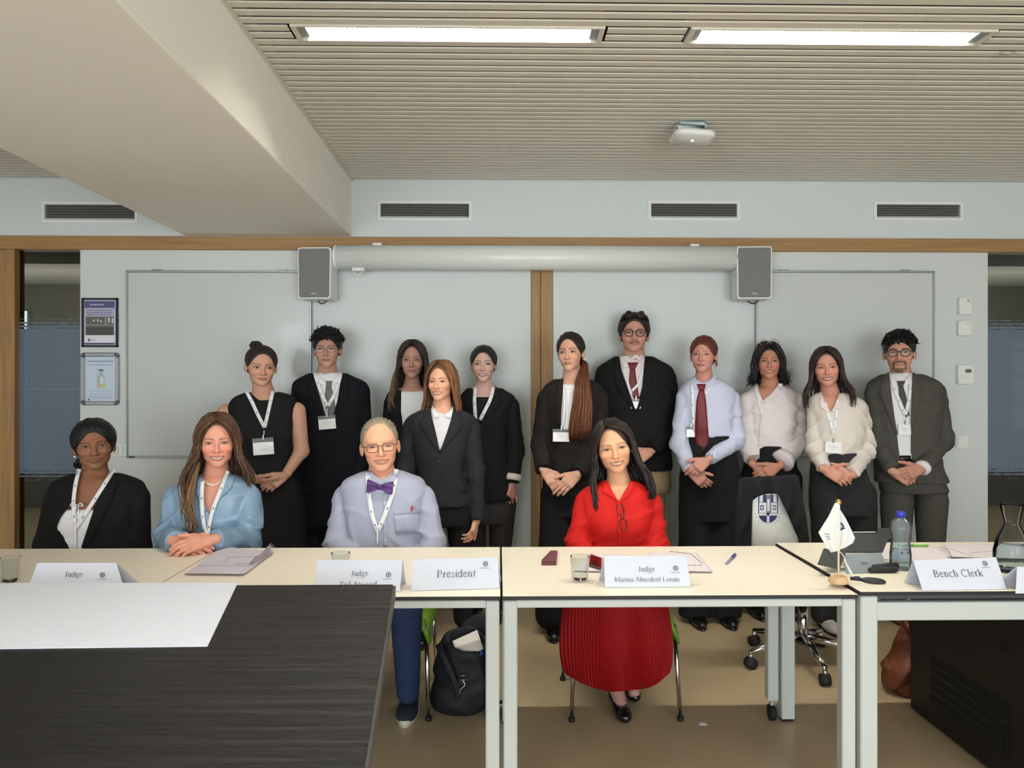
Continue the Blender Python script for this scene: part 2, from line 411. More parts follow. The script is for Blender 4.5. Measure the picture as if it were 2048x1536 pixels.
# corridor beyond the glass
m_cor = mat('corridor_wall', (118, 116, 108), .8); m_corc = mat('corridor_ceiling', (168, 168, 158), .8)
m_pale = mat('corridor_window_light', (200, 225, 225), .5, emit=((190, 220, 215), .55))
CY = WY+4
struct(MB().box((XL-3, CY, 0), (XR+3, CY+.1, 3)).build('wall_corridor', m_cor))
struct(MB().box((XL-3, WY+.12, 2.62), (XR+3, CY, 2.7)).build('ceiling_corridor', m_corc))
struct(MB().box((XL-3, WY+1.7, 2.5), (XR+3, WY+2.1, 2.62)).build('beam_corridor', m_corc))
struct(MB().box((XL-3, WY+.2, 0), (XL-2.9, CY, 2.7)).build('wall_corridor_left', m_cor))
struct(MB().box((XR+2.9, WY+.2, 0), (XR+3, CY, 2.7)).build('wall_corridor_right', m_cor))
for k, (xx, ww, z0, z1) in enumerate(((-6.05, .28, .55, 2.15), (-5.55, .07, .75, 2.3), (6.1, .5, .9, 1.95))):
    o = struct(MB().box((xx, CY-.03, z0), (xx+ww, CY-.01, z1)).build('window_%d' % (k+3), m_pale))
    fr = MB()
    for z in np.arange(z0, z1+.01, .32): fr.box((xx-.02, CY-.05, z-.02), (xx+ww+.02, CY-.03, z+.02))
    for x in (xx-.02, xx+ww): fr.box((x, CY-.05, z0), (x+.03, CY-.03, z1))
    fr.build('frame', m_cor, o)
area('corridor_light', (-4.2, WY+2.0, 2.55), (0, 0, 0), 3.5, .3, 34, (1, .97, .88))
area('corridor_uplight', (-4.6, WY+2.6, 1.4), (PI, 0, 0), 3, .6, 12, (1, .95, .85))  # added fill aimed upwards, no lamp there; lifts the corridor ceiling
area('corridor_uplight', (4.6, WY+2.6, 1.4), (PI, 0, 0), 3, .6, 12, (1, .95, .85))
area('corridor_light', (4.6, WY+2.0, 2.55), (0, 0, 0), 3.5, .3, 34, (1, .97, .88))
# ------------------------------------------------------------------ luminaires
m_tube = mat('tube_light', (255, 252, 235), .5, emit=((255, 252, 240), TUBE))
m_refl = mat('louvre_aluminium', (225, 225, 215), .3, metal=.6)
def luminaire(x0, x1, yc, lb, blades=True):
    e = empty('ceiling_light', ((x0+x1)/2, yc, ZC), lb, 'ceiling light', 'recessed strip lights in the slat ceiling')
    hw = .056; t = .01; fr = MB()
    for (a, c) in (((x0, yc-hw-t), (x1, yc-hw)), ((x0, yc+hw), (x1, yc+hw+t)), ((x0, yc-hw), (x0+t*2, yc+hw)), ((x1-t*2, yc-hw), (x1, yc+hw))):
        fr.box((a[0], a[1], ZC-.006), (c[0], c[1], ZC+.07))
    fr.build('frame', m_slat, e)
    MB().box((x0+.02, yc-hw, ZC+.07), (x1-.02, yc+hw, ZC+.074)).build('reflector', m_refl, e)
    MB().tube([(x0+.05, yc, ZC+.048), (x1-.05, yc, ZC+.048)], .014, 12).build('tube', m_tube, e)
    if blades:
        lv = MB(); n = 58
        for i in range(n):
            x = x0+.06+(x1-x0-.12)*i/(n-1); lv.box((x-.0006, yc-hw, ZC-.002), (x+.0006, yc+hw, ZC+.012))
        lv.build('louvre', m_refl, e)['kind'] = 'stuff'
        for s_ in (-1, 1):
            MB().box(((x0 if s_ < 0 else x1-.05)+.02*(s_ < 0), yc-hw+.004, ZC+.004), ((x0+.05 if s_ < 0 else x1-.02), yc+hw-.004, ZC+.03), .002).build('end_block', m_alu, e)
luminaire(lums[0][0], lums[0][1], LY, 'recessed strip light left of centre, nearest the boxed beam')
luminaire(lums[1][0], lums[1][1], LY, 'recessed strip light right of centre, farthest from the boxed beam')
for (yy, xs) in ((.35, (-.85, 1.3)), (-2.1, (-.85, 1.3))):
    for x in xs: luminaire(x, x+1.2, yy, 'recessed strip light %s, %s of the aisle' % ('just above the camera' if yy > 0 else 'far behind the camera', 'left' if x < 0 else 'right'), False)
luminaire(-4.4, -3.2, LY, 'recessed strip light out of view left of the boxed beam', False)
luminaire(3.6, 4.6, LY, 'recessed strip light out of view at the right end of the row', False)
# small clip beside the right light
a = atz(2016, 103, ZC); tag(MB().tube(bez([a+[-.03, .01, -.002], a+[.0, -.004, -.012], a+[.03, -.01, -.004]], 8), .004, 6).build('ceiling_clip', m_alu), 'small grey metal clip on the slats right of the right strip light', 'clip')
# ceiling access point on a mounting box
c = atz(1381, 268, ZC-.05); e = empty('access_point', (c[0], c[1], ZC), 'white round cornered network unit hanging under the slat ceiling', 'sensor')
MB().box((c[0]-.085, c[1]-.075, ZC-.05), (c[0]+.075, c[1]+.075, ZC), .02).build('mounting_box', mat('box_white_blue', (200, 216, 218), .5), e, True)
def rr(hw, hh, r, n=6):
    out = []
    for cx, cy, a0 in ((hw-r, hh-r, 0), (-hw+r, hh-r, 90), (-hw+r, -hh+r, 180), (hw-r, -hh+r, 270)):
        for t in np.linspace(a0, a0+90, n): out.append((cx+r*math.cos(math.radians(t)), cy+r*math.sin(math.radians(t))))
    return out
def prism(mb, prof, z0, z1, M, bev=.0, col=None):
    """profile in xy extruded z0..z1 in the frame of M, shoulders drawn in by bev"""
    P = np.array(prof); k = len(P); c0 = P.mean(0)
    rings = [(z0, 0), (z1-bev, 0), (z1, bev)] if bev else [(z0, 0), (z1, 0)]
    V = []
    for z, s_ in rings:
        d = P-c0; q = c0+d*(1-s_/np.maximum(np.linalg.norm(d, axis=1), 1e-6))[:, None]
        V.append(np.column_stack([q, np.full(k, z)]))
    V = np.concatenate(V); Fc = []
    for i in range(len(rings)-1):
        for q in range(k): Fc.append((i*k+q, i*k+(q+1) % k, (i+1)*k+(q+1) % k, (i+1)*k+q))
    Fc.append(tuple(range(k))[::-1]); Fc.append(tuple((len(rings)-1)*k+q for q in range(k)))
    Mn = np.array(M); mb.add(V@Mn[:3, :3].T+Mn[:3, 3], Fc, col); return mb
Md = Matrix.Translation((c[0], c[1]-.03, ZC-.066))@Matrix.Rotation(math.radians(4), 4, 'Y')@Matrix.Rotation(PI, 4, 'X')
prism(MB(), rr(.105, .105, .05), 0, .03, Md, .012).build('cover', m_white, e, True)
MB().tube([(c[0]+.0, c[1]-.04, ZC-.098), (c[0], c[1]-.04, ZC-.1)], .006, 10).build('status_lamp', mat('lamp_dot', (250, 252, 255), .3, emit=((255, 255, 255), 3)), e)
MB().box((c[0]-.03, c[1]-.055, ZC-.0975), (c[0]+.02, c[1]-.05, ZC-.0965)).build('marking', m_alu, e)
# facing-the-room frame: x right, y up, z towards the room
def wallM(x, z, off=0.0): return np.array([[1, 0, 0, x], [0, 0, -1, WY-off], [0, 1, 0, z], [0, 0, 0, 1.]])
# ------------------------------------------------------------------ whiteboards
m_board = mat('whiteboard_enamel', (198, 203, 203), .22, spec=.5, coat=.15, noise=(.8, .012))
m_bfr = mat('whiteboard_frame', (170, 176, 176), .35, metal=.7)
def board(px0, px1, py0, py1, lb):
    x0, x1, z1, z0 = wx(px0), wx(px1), wz(py0), wz(py1)
    e = empty('whiteboard', ((x0+x1)/2, WY, z0), lb, 'whiteboard', 'whiteboards on the back wall')
    MB().box((x0+.008, WY-.024, z0+.008), (x1-.008, WY-.004, z1-.008)).build('writing_surface', m_board, e)
    for (p, q) in (((x0, z0), (x1, z0+.014)), ((x0, z1-.014), (x1, z1)), ((x0, z0), (x0+.014, z1)), ((x1-.014, z0), (x1, z1))):
        MB().box((p[0], WY-.032, p[1]), (q[0], WY-.001, q[1]), .004).build('frame_bar', m_bfr, e)
    for fx in (.16, .84):
        x = x0+(x1-x0)*fx; MB().box((x-.03, WY-.03, z1), (x+.03, WY-.01, z1+.008), .002).build('bracket', m_alu, e)
    MB().box((x0+.02, WY-.036, z0+.004), (x0+.06, WY-.032, z0+.01)).build('maker_plate', m_black, e)
board(256, 625, 544, 914, 'large whiteboard on the left, between the framed notices and the left speaker')
board(1509, 1865, 541, 914, 'large whiteboard on the right, behind the man in the grey suit')
# ------------------------------------------------------------------ projection screen tube
m_tubew = mat('screen_case', (226, 230, 226), .3, coat=.1)
x0, x1 = wx(676), wx(1467); zc0, zc1 = wz(546), wz(497); zc = (zc0+zc1)/2; r = (zc1-zc0)/2*.98
e = empty('projection_screen', ((x0+x1)/2, WY-.1, zc0), 'long white rolled up projection screen case hanging under the oak rail', 'projection screen')
yt = WY-.115
MB().tube([(x0+.02, yt, zc), (x1-.02, yt, zc)], r, 40).build('case', m_tubew, e, True)
for s_, x in ((1, x0), (-1, x1)):
    MB().tube([(x, yt, zc), (x+.006*s_, yt, zc), (x+.02*s_, yt, zc)], [r*.9, r*1.02, r*1.02], 40).build('end_cap', m_white, e, True)
MB().box((wx(722)-.03, yt-.05, zc0-.012), (wx(722)+.05, yt+.02, zc0+.01), .005).build('pull_bar_stop', m_white, e)
MB().tube(bez([(wx(713), yt, zc0-.002), (wx(716), yt-.01, zc0-.028), (wx(724), yt-.01, zc0-.032), (wx(733), yt, zc0-.004)], 12), .004, 6).build('pull_loop', m_white, e, True)
for px in (760, 1380): MB().box((wx(px)-.03, WY-.13, zc1-.004), (wx(px)+.03, WY-.0, zc1+.012), .003).build('bracket', m_white, e)
MB().box((wx(694), yt-r-.0015, zc+.01), (wx(720), yt-r+.004, zc+.014)).build('maker_plate', m_alu, e)
# ------------------------------------------------------------------ speakers
m_cloth = mat('speaker_grille', (122, 122, 122), .8, noise=(600, .12), bump=(900, .2))
def speaker(px0, px1, py0, py1, lb, dr):
    A = at(px0, py0, WY-.2); B_ = at(px1, py1, WY-.2); cx = (A[0]+B_[0])/2; cz = (A[2]+B_[2])/2; hw = (B_[0]-A[0])/2; hh = (A[2]-B_[2])/2
    e = empty('wall_speaker', (cx, WY-.1, cz-hh), lb, 'speaker', 'speakers flanking the projection screen')
    M = np.array(Matrix.Translation((cx, WY-.2, cz))@Matrix.Rotation(math.radians(dr), 4, 'Z'))@np.array([[1, 0, 0, 0], [0, 0, -1, 0], [0, 1, 0, 0], [0, 0, 0, 1.]])
    prism(MB(), [(x*(1-.03*(y < 0)), y) for x, y in rr(hw, hh, .02)], -.15, 0, M, .004).build('cabinet', m_white, e)
    prism(MB(), [(x*(1-.03*(y < 0)), y) for x, y in rr(hw-.01, hh-.01, .014)], 0.0, .008, M, .003).build('grille', m_cloth, e)
    lg = MB(); lg.box((-.018, -hh+.028, .008), (.018, -hh+.04, .0105), .002, M=M); lg.build('maker_badge', mat('badge_grey', (165, 165, 165), .4), e)
    MB().tube(bez([(cx+.06*(1 if dr < 0 else -1), WY-.1, cz-hh), (cx+.02, WY-.1, cz-hh-.02), (cx-.03, WY-.04, cz-hh+.03)], 8), .004, 6).build('cable', m_black, e)
    MB().box((cx-.03, WY-.07, cz-.05), (cx+.03, WY, cz+.05), .004).build('wall_bracket', m_white, e)
speaker(594, 663, 494, 598, 'grey fronted wall speaker at the left end of the projection screen', -4)
speaker(1474, 1544, 492, 598, 'grey fronted wall speaker at the right end of the projection screen', -4)
# ------------------------------------------------------------------ notices
def flat(mb, x0, x1, z0, z1, y, col): mb.add([(x0, y, z0), (x1, y, z0), (x1, y, z1), (x0, y, z1)], [(0, 1, 2, 3)], lin(col))
m_print = mat('printed_sheet', (255, 255, 255), .35, attr=True, coat=.2)
x0, x1, z1, z0 = wx(165), wx(237.5), wz(598), wz(695)
e = empty('framed_notice', ((x0+x1)/2, WY, z0), 'dark framed notice with purple header and a grey photograph', 'notice')
m_navy = mat('navy_frame', (30, 30, 46), .35)
for (a, c) in (((x0, z0), (x1, z0+.013)), ((x0, z1-.013), (x1, z1)), ((x0, z0), (x0+.014, z1)), ((x1-.014, z0), (x1, z1))):
    MB().box((a[0], WY-.016, a[1]), (c[0], WY, c[1]), .002).build('frame_bar', m_navy, e)
W_, H_ = x1-x0, z1-z0
s = MB(); P = lambda u, v: (x0+u*W_, z1-v*H_)
def fr_(u0, u1, v0, v1, y, c): flat(s, x0+u0*W_, x0+u1*W_, z1-v1*H_, z1-v0*H_, y, c)
fr_(.05, .95, .04, .97, WY-.006, (205, 205, 222)); fr_(.07, .9, .06, .2, WY-.0065, (86, 82, 130)); fr_(.07, .9, .2, .38, WY-.0065, (176, 176, 204))
fr_(.1, .88, .38, .755, WY-.007, (96, 94, 94)); fr_(.1, .88, .54, .56, WY-.0072, (150, 146, 140))
fr_(.1, .88, .6, .755, WY-.0072, (74, 72, 72))
for (u, v, a_, b_) in ((.3, .44, .05, .03), (.42, .43, .04, .05), (.5, .46, .05, .03), (.72, .4, .05, .1), (.82, .41, .05, .1), (.64, .4, .02, .14)): fr_(u, u+a_, v, v+b_, WY-.0075, (200, 206, 214))
for v, u0, u1 in ((.24, .14, .84), (.285, .12, .84), (.33, .14, .82)):
    for k in range(9):
        a_ = u0+(u1-u0)*k/9; fr_(a_, a_+(u1-u0)/9*.82, v, v+.018, WY-.0075, (96, 100, 132))
for k in range(6): fr_(.22+k*.065, .27+k*.065, .125, .145, WY-.0075, (205, 205, 225))
fr_(.07, .94, .76, .9, WY-.0065, (222, 224, 232)); fr_(.17, .22, .83, .88, WY-.0075, (70, 74, 100)); fr_(.24, .36, .85, .862, WY-.0075, (140, 142, 165))
fr_(.07, .9, .915, .945, WY-.0065, (60, 56, 96))
s.build('sheet', m_print, e, cols=True)
x0, x1, z1, z0 = wx(163), wx(240), wz(706), wz(810); W_, H_ = x1-x0, z1-z0
e = empty('framed_notice', ((x0+x1)/2, WY, z0), 'aluminium snap frame notice with pale blue sheet and a bottle drawing', 'notice')
t = .026
for (a, c) in (((x0+t, z0), (x1-t, z0+t)), ((x0+t, z1-t), (x1-t, z1)), ((x0, z0+t), (x0+t, z1-t)), ((x1-t, z0+t), (x1, z1-t))):
    MB().box((a[0], WY-.016, a[1]), (c[0], WY, c[1]), .006).build('frame_bar', m_alu, e)
for (cx, cz, a0) in ((x0+t, z0+t, 180), (x1-t, z0+t, 270), (x1-t, z1-t, 0), (x0+t, z1-t, 90)):
    pr = [(0, 0)]+[(t*math.cos(math.radians(q)), t*math.sin(math.radians(q))) for q in np.linspace(a0, a0+90, 7)]
    prism(MB(), pr, 0, .017, wallM(cx, cz)).build('corner', mat('grey_corner', (92, 94, 96), .4), e)
s = MB(); fr_(.1, .9, .07, .93, WY-.004, (196, 210, 228)); fr_(.16, .84, .155, .175, WY-.0045, (128, 142, 165)); fr_(.2, .78, .225, .24, WY-.0045, (150, 162, 182))
fr_(.4, .58, .3, .68, WY-.0045, (182, 202, 214)); fr_(.46, .58, .32, .345, WY-.005, (72, 84, 100)); fr_(.5, .54, .345, .44, WY-.005, (150, 165, 180))
fr_(.42, .6, .44, .62, WY-.005, (168, 188, 180)); fr_(.42, .62, .6, .66, WY-.0055, (196, 186, 140)); fr_(.5, .58, .46, .6, WY-.0055, (215, 224, 226))
for v in (.72, .78, .83, .86): fr_(.2, .8, v, v+.012, WY-.0045, (160, 172, 194))
fr_(.17, .22, .88, .905, WY-.0045, (60, 70, 100)); s.build('sheet', m_print, e, cols=True)
# ------------------------------------------------------------------ switches, sensors, thermostat
def plate(name, px, py, w_, h_, lb, cat, extra=None, dp=.03):
    x, z = wx(px), wz(py); e = empty(name, (x, WY, z-h_/2), lb, cat)
    prism(MB(), rr(w_/2, h_/2, .012), 0, dp, wallM(x, z), .004).build('housing', m_white, e)
    if extra: extra(e, x, z)
    return e
plate('wall_sensor', 1926, 611, .085, .115, 'white wall sensor with a dark eye, highest of the three units at the right', 'sensor',
      lambda e, x, z: MB().tube([(x+.018, WY-.03, z+.035), (x+.018, WY-.034, z+.035)], .009, 12).build('eye', m_alu, e))
plate('wall_sensor', 1925, 656, .09, .1, 'squarish white wall sensor between the upper sensor and the thermostat', 'sensor',
      lambda e, x, z: MB().box((x+.012, WY-.032, z+.03), (x+.034, WY-.029, z+.036)).build('slot', m_alu, e))
def th(e, x, z):
    MB().box((x-.005, WY-.037, z+.012), (x+.035, WY-.034, z+.036), .001).build('display', mat('lcd', (96, 104, 96), .2), e)
    for dx in (-.03, 0, .03): MB().box((x+dx-.01, WY-.037, z-.03), (x+dx+.01, WY-.034, z-.018), .001).build('button', m_white, e)
plate('thermostat', 1926, 749, .105, .128, 'white thermostat with a small grey display on the right wall panel', 'thermostat', th, .035)
def sw(n):
    def g(e, x, z):
        for k in range(n): MB().box((x-.034+k*.034, WY-.018, z-.03), (x-.004+k*.034+(.034 if n == 1 else 0), WY-.009, z+.03), .002).build('rocker', m_white, e)
    return g
plate('light_switch', 1923, 885, .085, .085, 'white wall switch beside the elbow of the man in grey', 'switch', sw(1), .01)
plate('light_switch', 239, 899, .1, .085, 'white double wall switch left of the left whiteboard', 'switch', sw(2), .01)
struct(MB().box((xa, WY-.012, 0), (xp0, WY, .07)).build('baseboard_back', m_panel))
struct(MB().box((xp1, WY-.012, 0), (xb, WY, .07)).build('baseboard_back', m_panel))
# ================================================================== FIGURES: distance fields meshed by surface nets
def V3(*a): return np.array(a, float)
def nrm(v): v = np.asarray(v, float); return v/(np.linalg.norm(v)+1e-12)
def cap(a, b, ra, rb=None):
    a = np.asarray(a, float); b = np.asarray(b, float); rb = ra if rb is None else rb; ab = b-a; L2 = ab.dot(ab)+1e-12
    def f(P):
        t = np.clip((P-a)@ab/L2, 0, 1); return np.linalg.norm(P-a-t[:, None]*ab, axis=1)-(ra+(rb-ra)*t)
    return f
def ell(c, r, R=None):
    c = np.asarray(c, float); r = np.asarray(r, float)
    def f(P):
        q = P-c
        if R is not None: q = q@R
        k0 = np.linalg.norm(q/r, axis=1); k1 = np.linalg.norm(q/(r*r), axis=1)
        return k0*(k0-1)/np.maximum(k1, 1e-9)
    return f
def smin(a, b, k):
    if k <= 0: return np.minimum(a, b)
    h = np.clip(.5+.5*(b-a)/k, 0, 1); return b*(1-h)+a*h-k*h*(1-h)
def smax(a, b, k): return -smin(-a, -b, k)
def uni(fs, k=.02):
    def f(P):
        d = fs[0](P)
        for g in fs[1:]:
            kk = k
            if isinstance(g, tuple): g, kk = g
            d = smin(d, g(P), kk)
        return d
    return f
def off(f, o): return lambda P: f(P)-o
def cutp(f, poly, ymax, k=.004, depth=1.0):
    """take away what lies in front of ymax inside a picture polygon"""
    def g(P):
        d = f(P); px, py, cd = topx(P)
        s = polysd(px, py, poly)*cd/F
        return smax(d, -np.maximum(s, P[:, 1]-ymax), k)
    return g
def keepp(f, poly, k=.004):
    def g(P):
        px, py, cd = topx(P); return smax(f(P), polysd(px, py, poly)*cd/F, k)
    return g
def polysd(x, y, poly):
    P = np.asarray(poly, float); n = len(P); d = np.full(len(x), 1e12); ins = np.zeros(len(x), bool)
    for i in range(n):
        a = P[i]; b = P[(i+1) % n]; e = b-a; wx_ = x-a[0]; wy_ = y-a[1]
        t = np.clip((wx_*e[0]+wy_*e[1])/(e@e), 0, 1); d = np.minimum(d, (wx_-t*e[0])**2+(wy_-t*e[1])**2)
        c = ((a[1] <= y) & (b[1] > y)) | ((b[1] <= y) & (a[1] > y))
        with np.errstate(divide='ignore', invalid='ignore'):
            xi = a[0]+(y-a[1])*(e[0])/(e[1] if e[1] != 0 else 1e-9)
        ins ^= c & (x < xi)
    return np.where(ins, -1, 1)*np.sqrt(d)
def halfz(f, z0=None, z1=None, k=.006):
    def g(P):
        d = f(P)
        if z0 is not None: d = smax(d, z0-P[:, 2], k)
        if z1 is not None: d = smax(d, P[:, 2]-z1, k)
        return d
    return g
def plane_cut(f, p, n_, k=.003):
    """keep the side where (P-p).n < 0"""
    p = np.asarray(p, float); n_ = nrm(n_)
    return lambda P: smax(f(P), (P-p)@n_, k)
def nets(f, lo, hi, h):
    lo = np.asarray(lo, float); hi = np.asarray(hi, float); C = 4
    n = (np.ceil((hi-lo)/(h*C)).astype(int))*C+1
    nc = (n-1)//C
    cc = [lo[i]+(np.arange(nc[i])+.5)*h*C for i in range(3)]
    G = np.stack(np.meshgrid(*cc, indexing='ij'), -1).reshape(-1, 3)
    dc = f(G).reshape(nc); act = np.abs(dc) < h*C*1.25
    D = np.full(n, 1.0, np.float32)
    up = np.repeat(np.repeat(np.repeat(dc, C, 0), C, 1), C, 2); D[:-1, :-1, :-1] = up
    D[-1] = D[-2]; D[:, -1] = D[:, -2]; D[:, :, -1] = D[:, :, -2]
    a2 = np.zeros(n, bool); ua = np.repeat(np.repeat(np.repeat(act, C, 0), C, 1), C, 2)
    for dx in (0, 1):
        for dy in (0, 1):
            for dz in (0, 1): a2[dx:dx+ua.shape[0], dy:dy+ua.shape[1], dz:dz+ua.shape[2]] |= ua
    ix = np.argwhere(a2); D[a2] = f(lo+ix*h)
    D[0] = D[-1] = 1; D[:, 0] = D[:, -1] = 1; D[:, :, 0] = D[:, :, -1] = 1
    S = D < 0
    m_ = n-1
    cnt = np.zeros(m_, np.int8)
    for dx in (0, 1):
        for dy in (0, 1):
            for dz in (0, 1): cnt += S[dx:dx+m_[0], dy:dy+m_[1], dz:dz+m_[2]]
    cells = np.argwhere((cnt > 0) & (cnt < 8)); idx = -np.ones(m_, np.int64); idx[tuple(cells.T)] = np.arange(len(cells))
    corner = np.array([(i, j, k) for i in (0, 1) for j in (0, 1) for k in (0, 1)])
    vals = np.stack([D[cells[:, 0]+c[0], cells[:, 1]+c[1], cells[:, 2]+c[2]] for c in corner], 1)
    acc = np.zeros((len(cells), 3)); nn = np.zeros(len(cells))
    for a in range(8):
        for b in range(a+1, 8):
            df = corner[b]-corner[a]
            if np.abs(df).sum() != 1: continue
            va, vb = vals[:, a], vals[:, b]; m2 = (va < 0) != (vb < 0)
            t = np.where(m2, va/np.where(va-vb == 0, 1, va-vb), 0)
            acc += m2[:, None]*(corner[a]+t[:, None]*df); nn += m2
    V = lo+(cells+acc/np.maximum(nn, 1)[:, None])*h
    Q = []
    for ax in range(3):
        u, v = (ax+1) % 3, (ax+2) % 3
        sl0 = [slice(None)]*3; sl1 = [slice(None)]*3; sl0[ax] = slice(0, -1); sl1[ax] = slice(1, None)
        A = S[tuple(sl0)]; Bb = S[tuple(sl1)]; E = np.argwhere(A != Bb)
        E = E[(E[:, u] > 0) & (E[:, v] > 0) & (E[:, u] < m_[u]) & (E[:, v] < m_[v])]
        if not len(E): continue
        def cell(du, dv):
            c = E.copy(); c[:, u] -= du; c[:, v] -= dv; return idx[c[:, 0], c[:, 1], c[:, 2]]
        q = np.stack([cell(1, 1), cell(0, 1), cell(0, 0), cell(1, 0)], 1)
        fl_ = ~S[E[:, 0], E[:, 1], E[:, 2]]
        q[fl_] = q[fl_][:, ::-1]; Q.append(q)
    return V, np.concatenate(Q)
def sdf_obj(name, f, lo, hi, h, m, parent, cols=None):
    V, Q = nets(f, lo, hi, h)
    return mesh_obj(name, V, Q, m, parent, True, cols(V) if callable(cols) else cols)
def hit(f, px, py, Y0, far=.6, fallback=None):
    """first point of surface f along the sight line through a picture point"""
    r = ray(px, py); r = r/r[1]; o = V3(0, 0, CH); t = Y0-.45
    p = o+r*t; ok = False
    for _ in range(60):
        d = f(p[None])[0]
        if d < .0012: ok = True; break
        t += max(d*.75, .001); p = o+r*t
        if t > Y0+far: break
    if not ok: p = o+r*(fallback if fallback else Y0-.1)
    return p
def hits(f, pts, Y0, fallback=None):
    P = np.asarray(pts, float); R = np.array([ray(*q) for q in P]); R = R/R[:, 1:2]; o = V3(0, 0, CH); t = np.full(len(P), Y0-.45); alive = np.ones(len(P), bool)
    okk = np.zeros(len(P), bool)
    for _ in range(60):
        p = o+R*t[:, None]; d = f(p); hit_ = alive & (d < .0012); okk |= hit_; alive &= ~hit_
        t = np.where(alive, t+np.maximum(d*.75, .001), t); alive &= t < Y0+.6
    t = np.where(okk, t, np.nan)
    if np.isnan(t).any():
        g = np.where(~np.isnan(t))[0]
        t = np.interp(np.arange(len(t)), g, t[g]) if len(g) else np.full(len(t), fallback or Y0-.12)
    return o+R*t[:, None]
def strip(mb, A, B_, f, Y0, lift=.004, th=.003, n=14, k=3, col=None):
    """cloth strip between two picture polylines, laid on surface f, with a real edge"""
    def rs(L):
        L = np.asarray(L, float); s = np.r_[0, np.cumsum(np.linalg.norm(np.diff(L, axis=0), axis=1))]
        t = np.linspace(0, s[-1], n); return np.stack([np.interp(t, s, L[:, 0]), np.interp(t, s, L[:, 1])], 1)
    A = rs(A); B_ = rs(B_); us = np.linspace(0, 1, k+1)
    pts = np.concatenate([A*(1-u)+B_*u for u in us])
    P = hits(f, pts, Y0); R = np.array([ray(*q) for q in pts]); R /= np.linalg.norm(R, axis=1)[:, None]
    P = P-R*lift; Bk = P+R*(th+lift*.8); N_ = len(P); Fc = []
    g = lambda i, j: i*n+j
    for i in range(k):
        for j in range(n-1):
            Fc.append((g(i, j), g(i+1, j), g(i+1, j+1), g(i, j+1)))
            Fc.append((N_+g(i, j), N_+g(i, j+1), N_+g(i+1, j+1), N_+g(i+1, j)))
    for j in range(n-1):
        Fc.append((g(0, j), g(0, j+1), N_+g(0, j+1), N_+g(0, j))); Fc.append((g(k, j+1), g(k, j), N_+g(k, j), N_+g(k, j+1)))
    for i in range(k):
        Fc.append((g(i+1, 0), g(i, 0), N_+g(i, 0), N_+g(i+1, 0))); Fc.append((g(i, n-1), g(i+1, n-1), N_+g(i+1, n-1), N_+g(i, n-1)))
    mb.add(np.concatenate([P, Bk]), Fc, col); return mb
def ribbon(mb, L, wpx, f, Y0, lift=.004, th=.002, n=14, k=2, col=None):
    L = bez([(p[0], p[1], 0) for p in L], n)[:, :2] if len(L) > 2 else np.linspace(L[0], L[1], n)
    T = np.gradient(L, axis=0); T /= np.linalg.norm(T, axis=1)[:, None]; N_ = np.stack([-T[:, 1], T[:, 0]], 1)*wpx/2
    return strip(mb, L+N_, L-N_, f, Y0, lift, th, n, k, col)
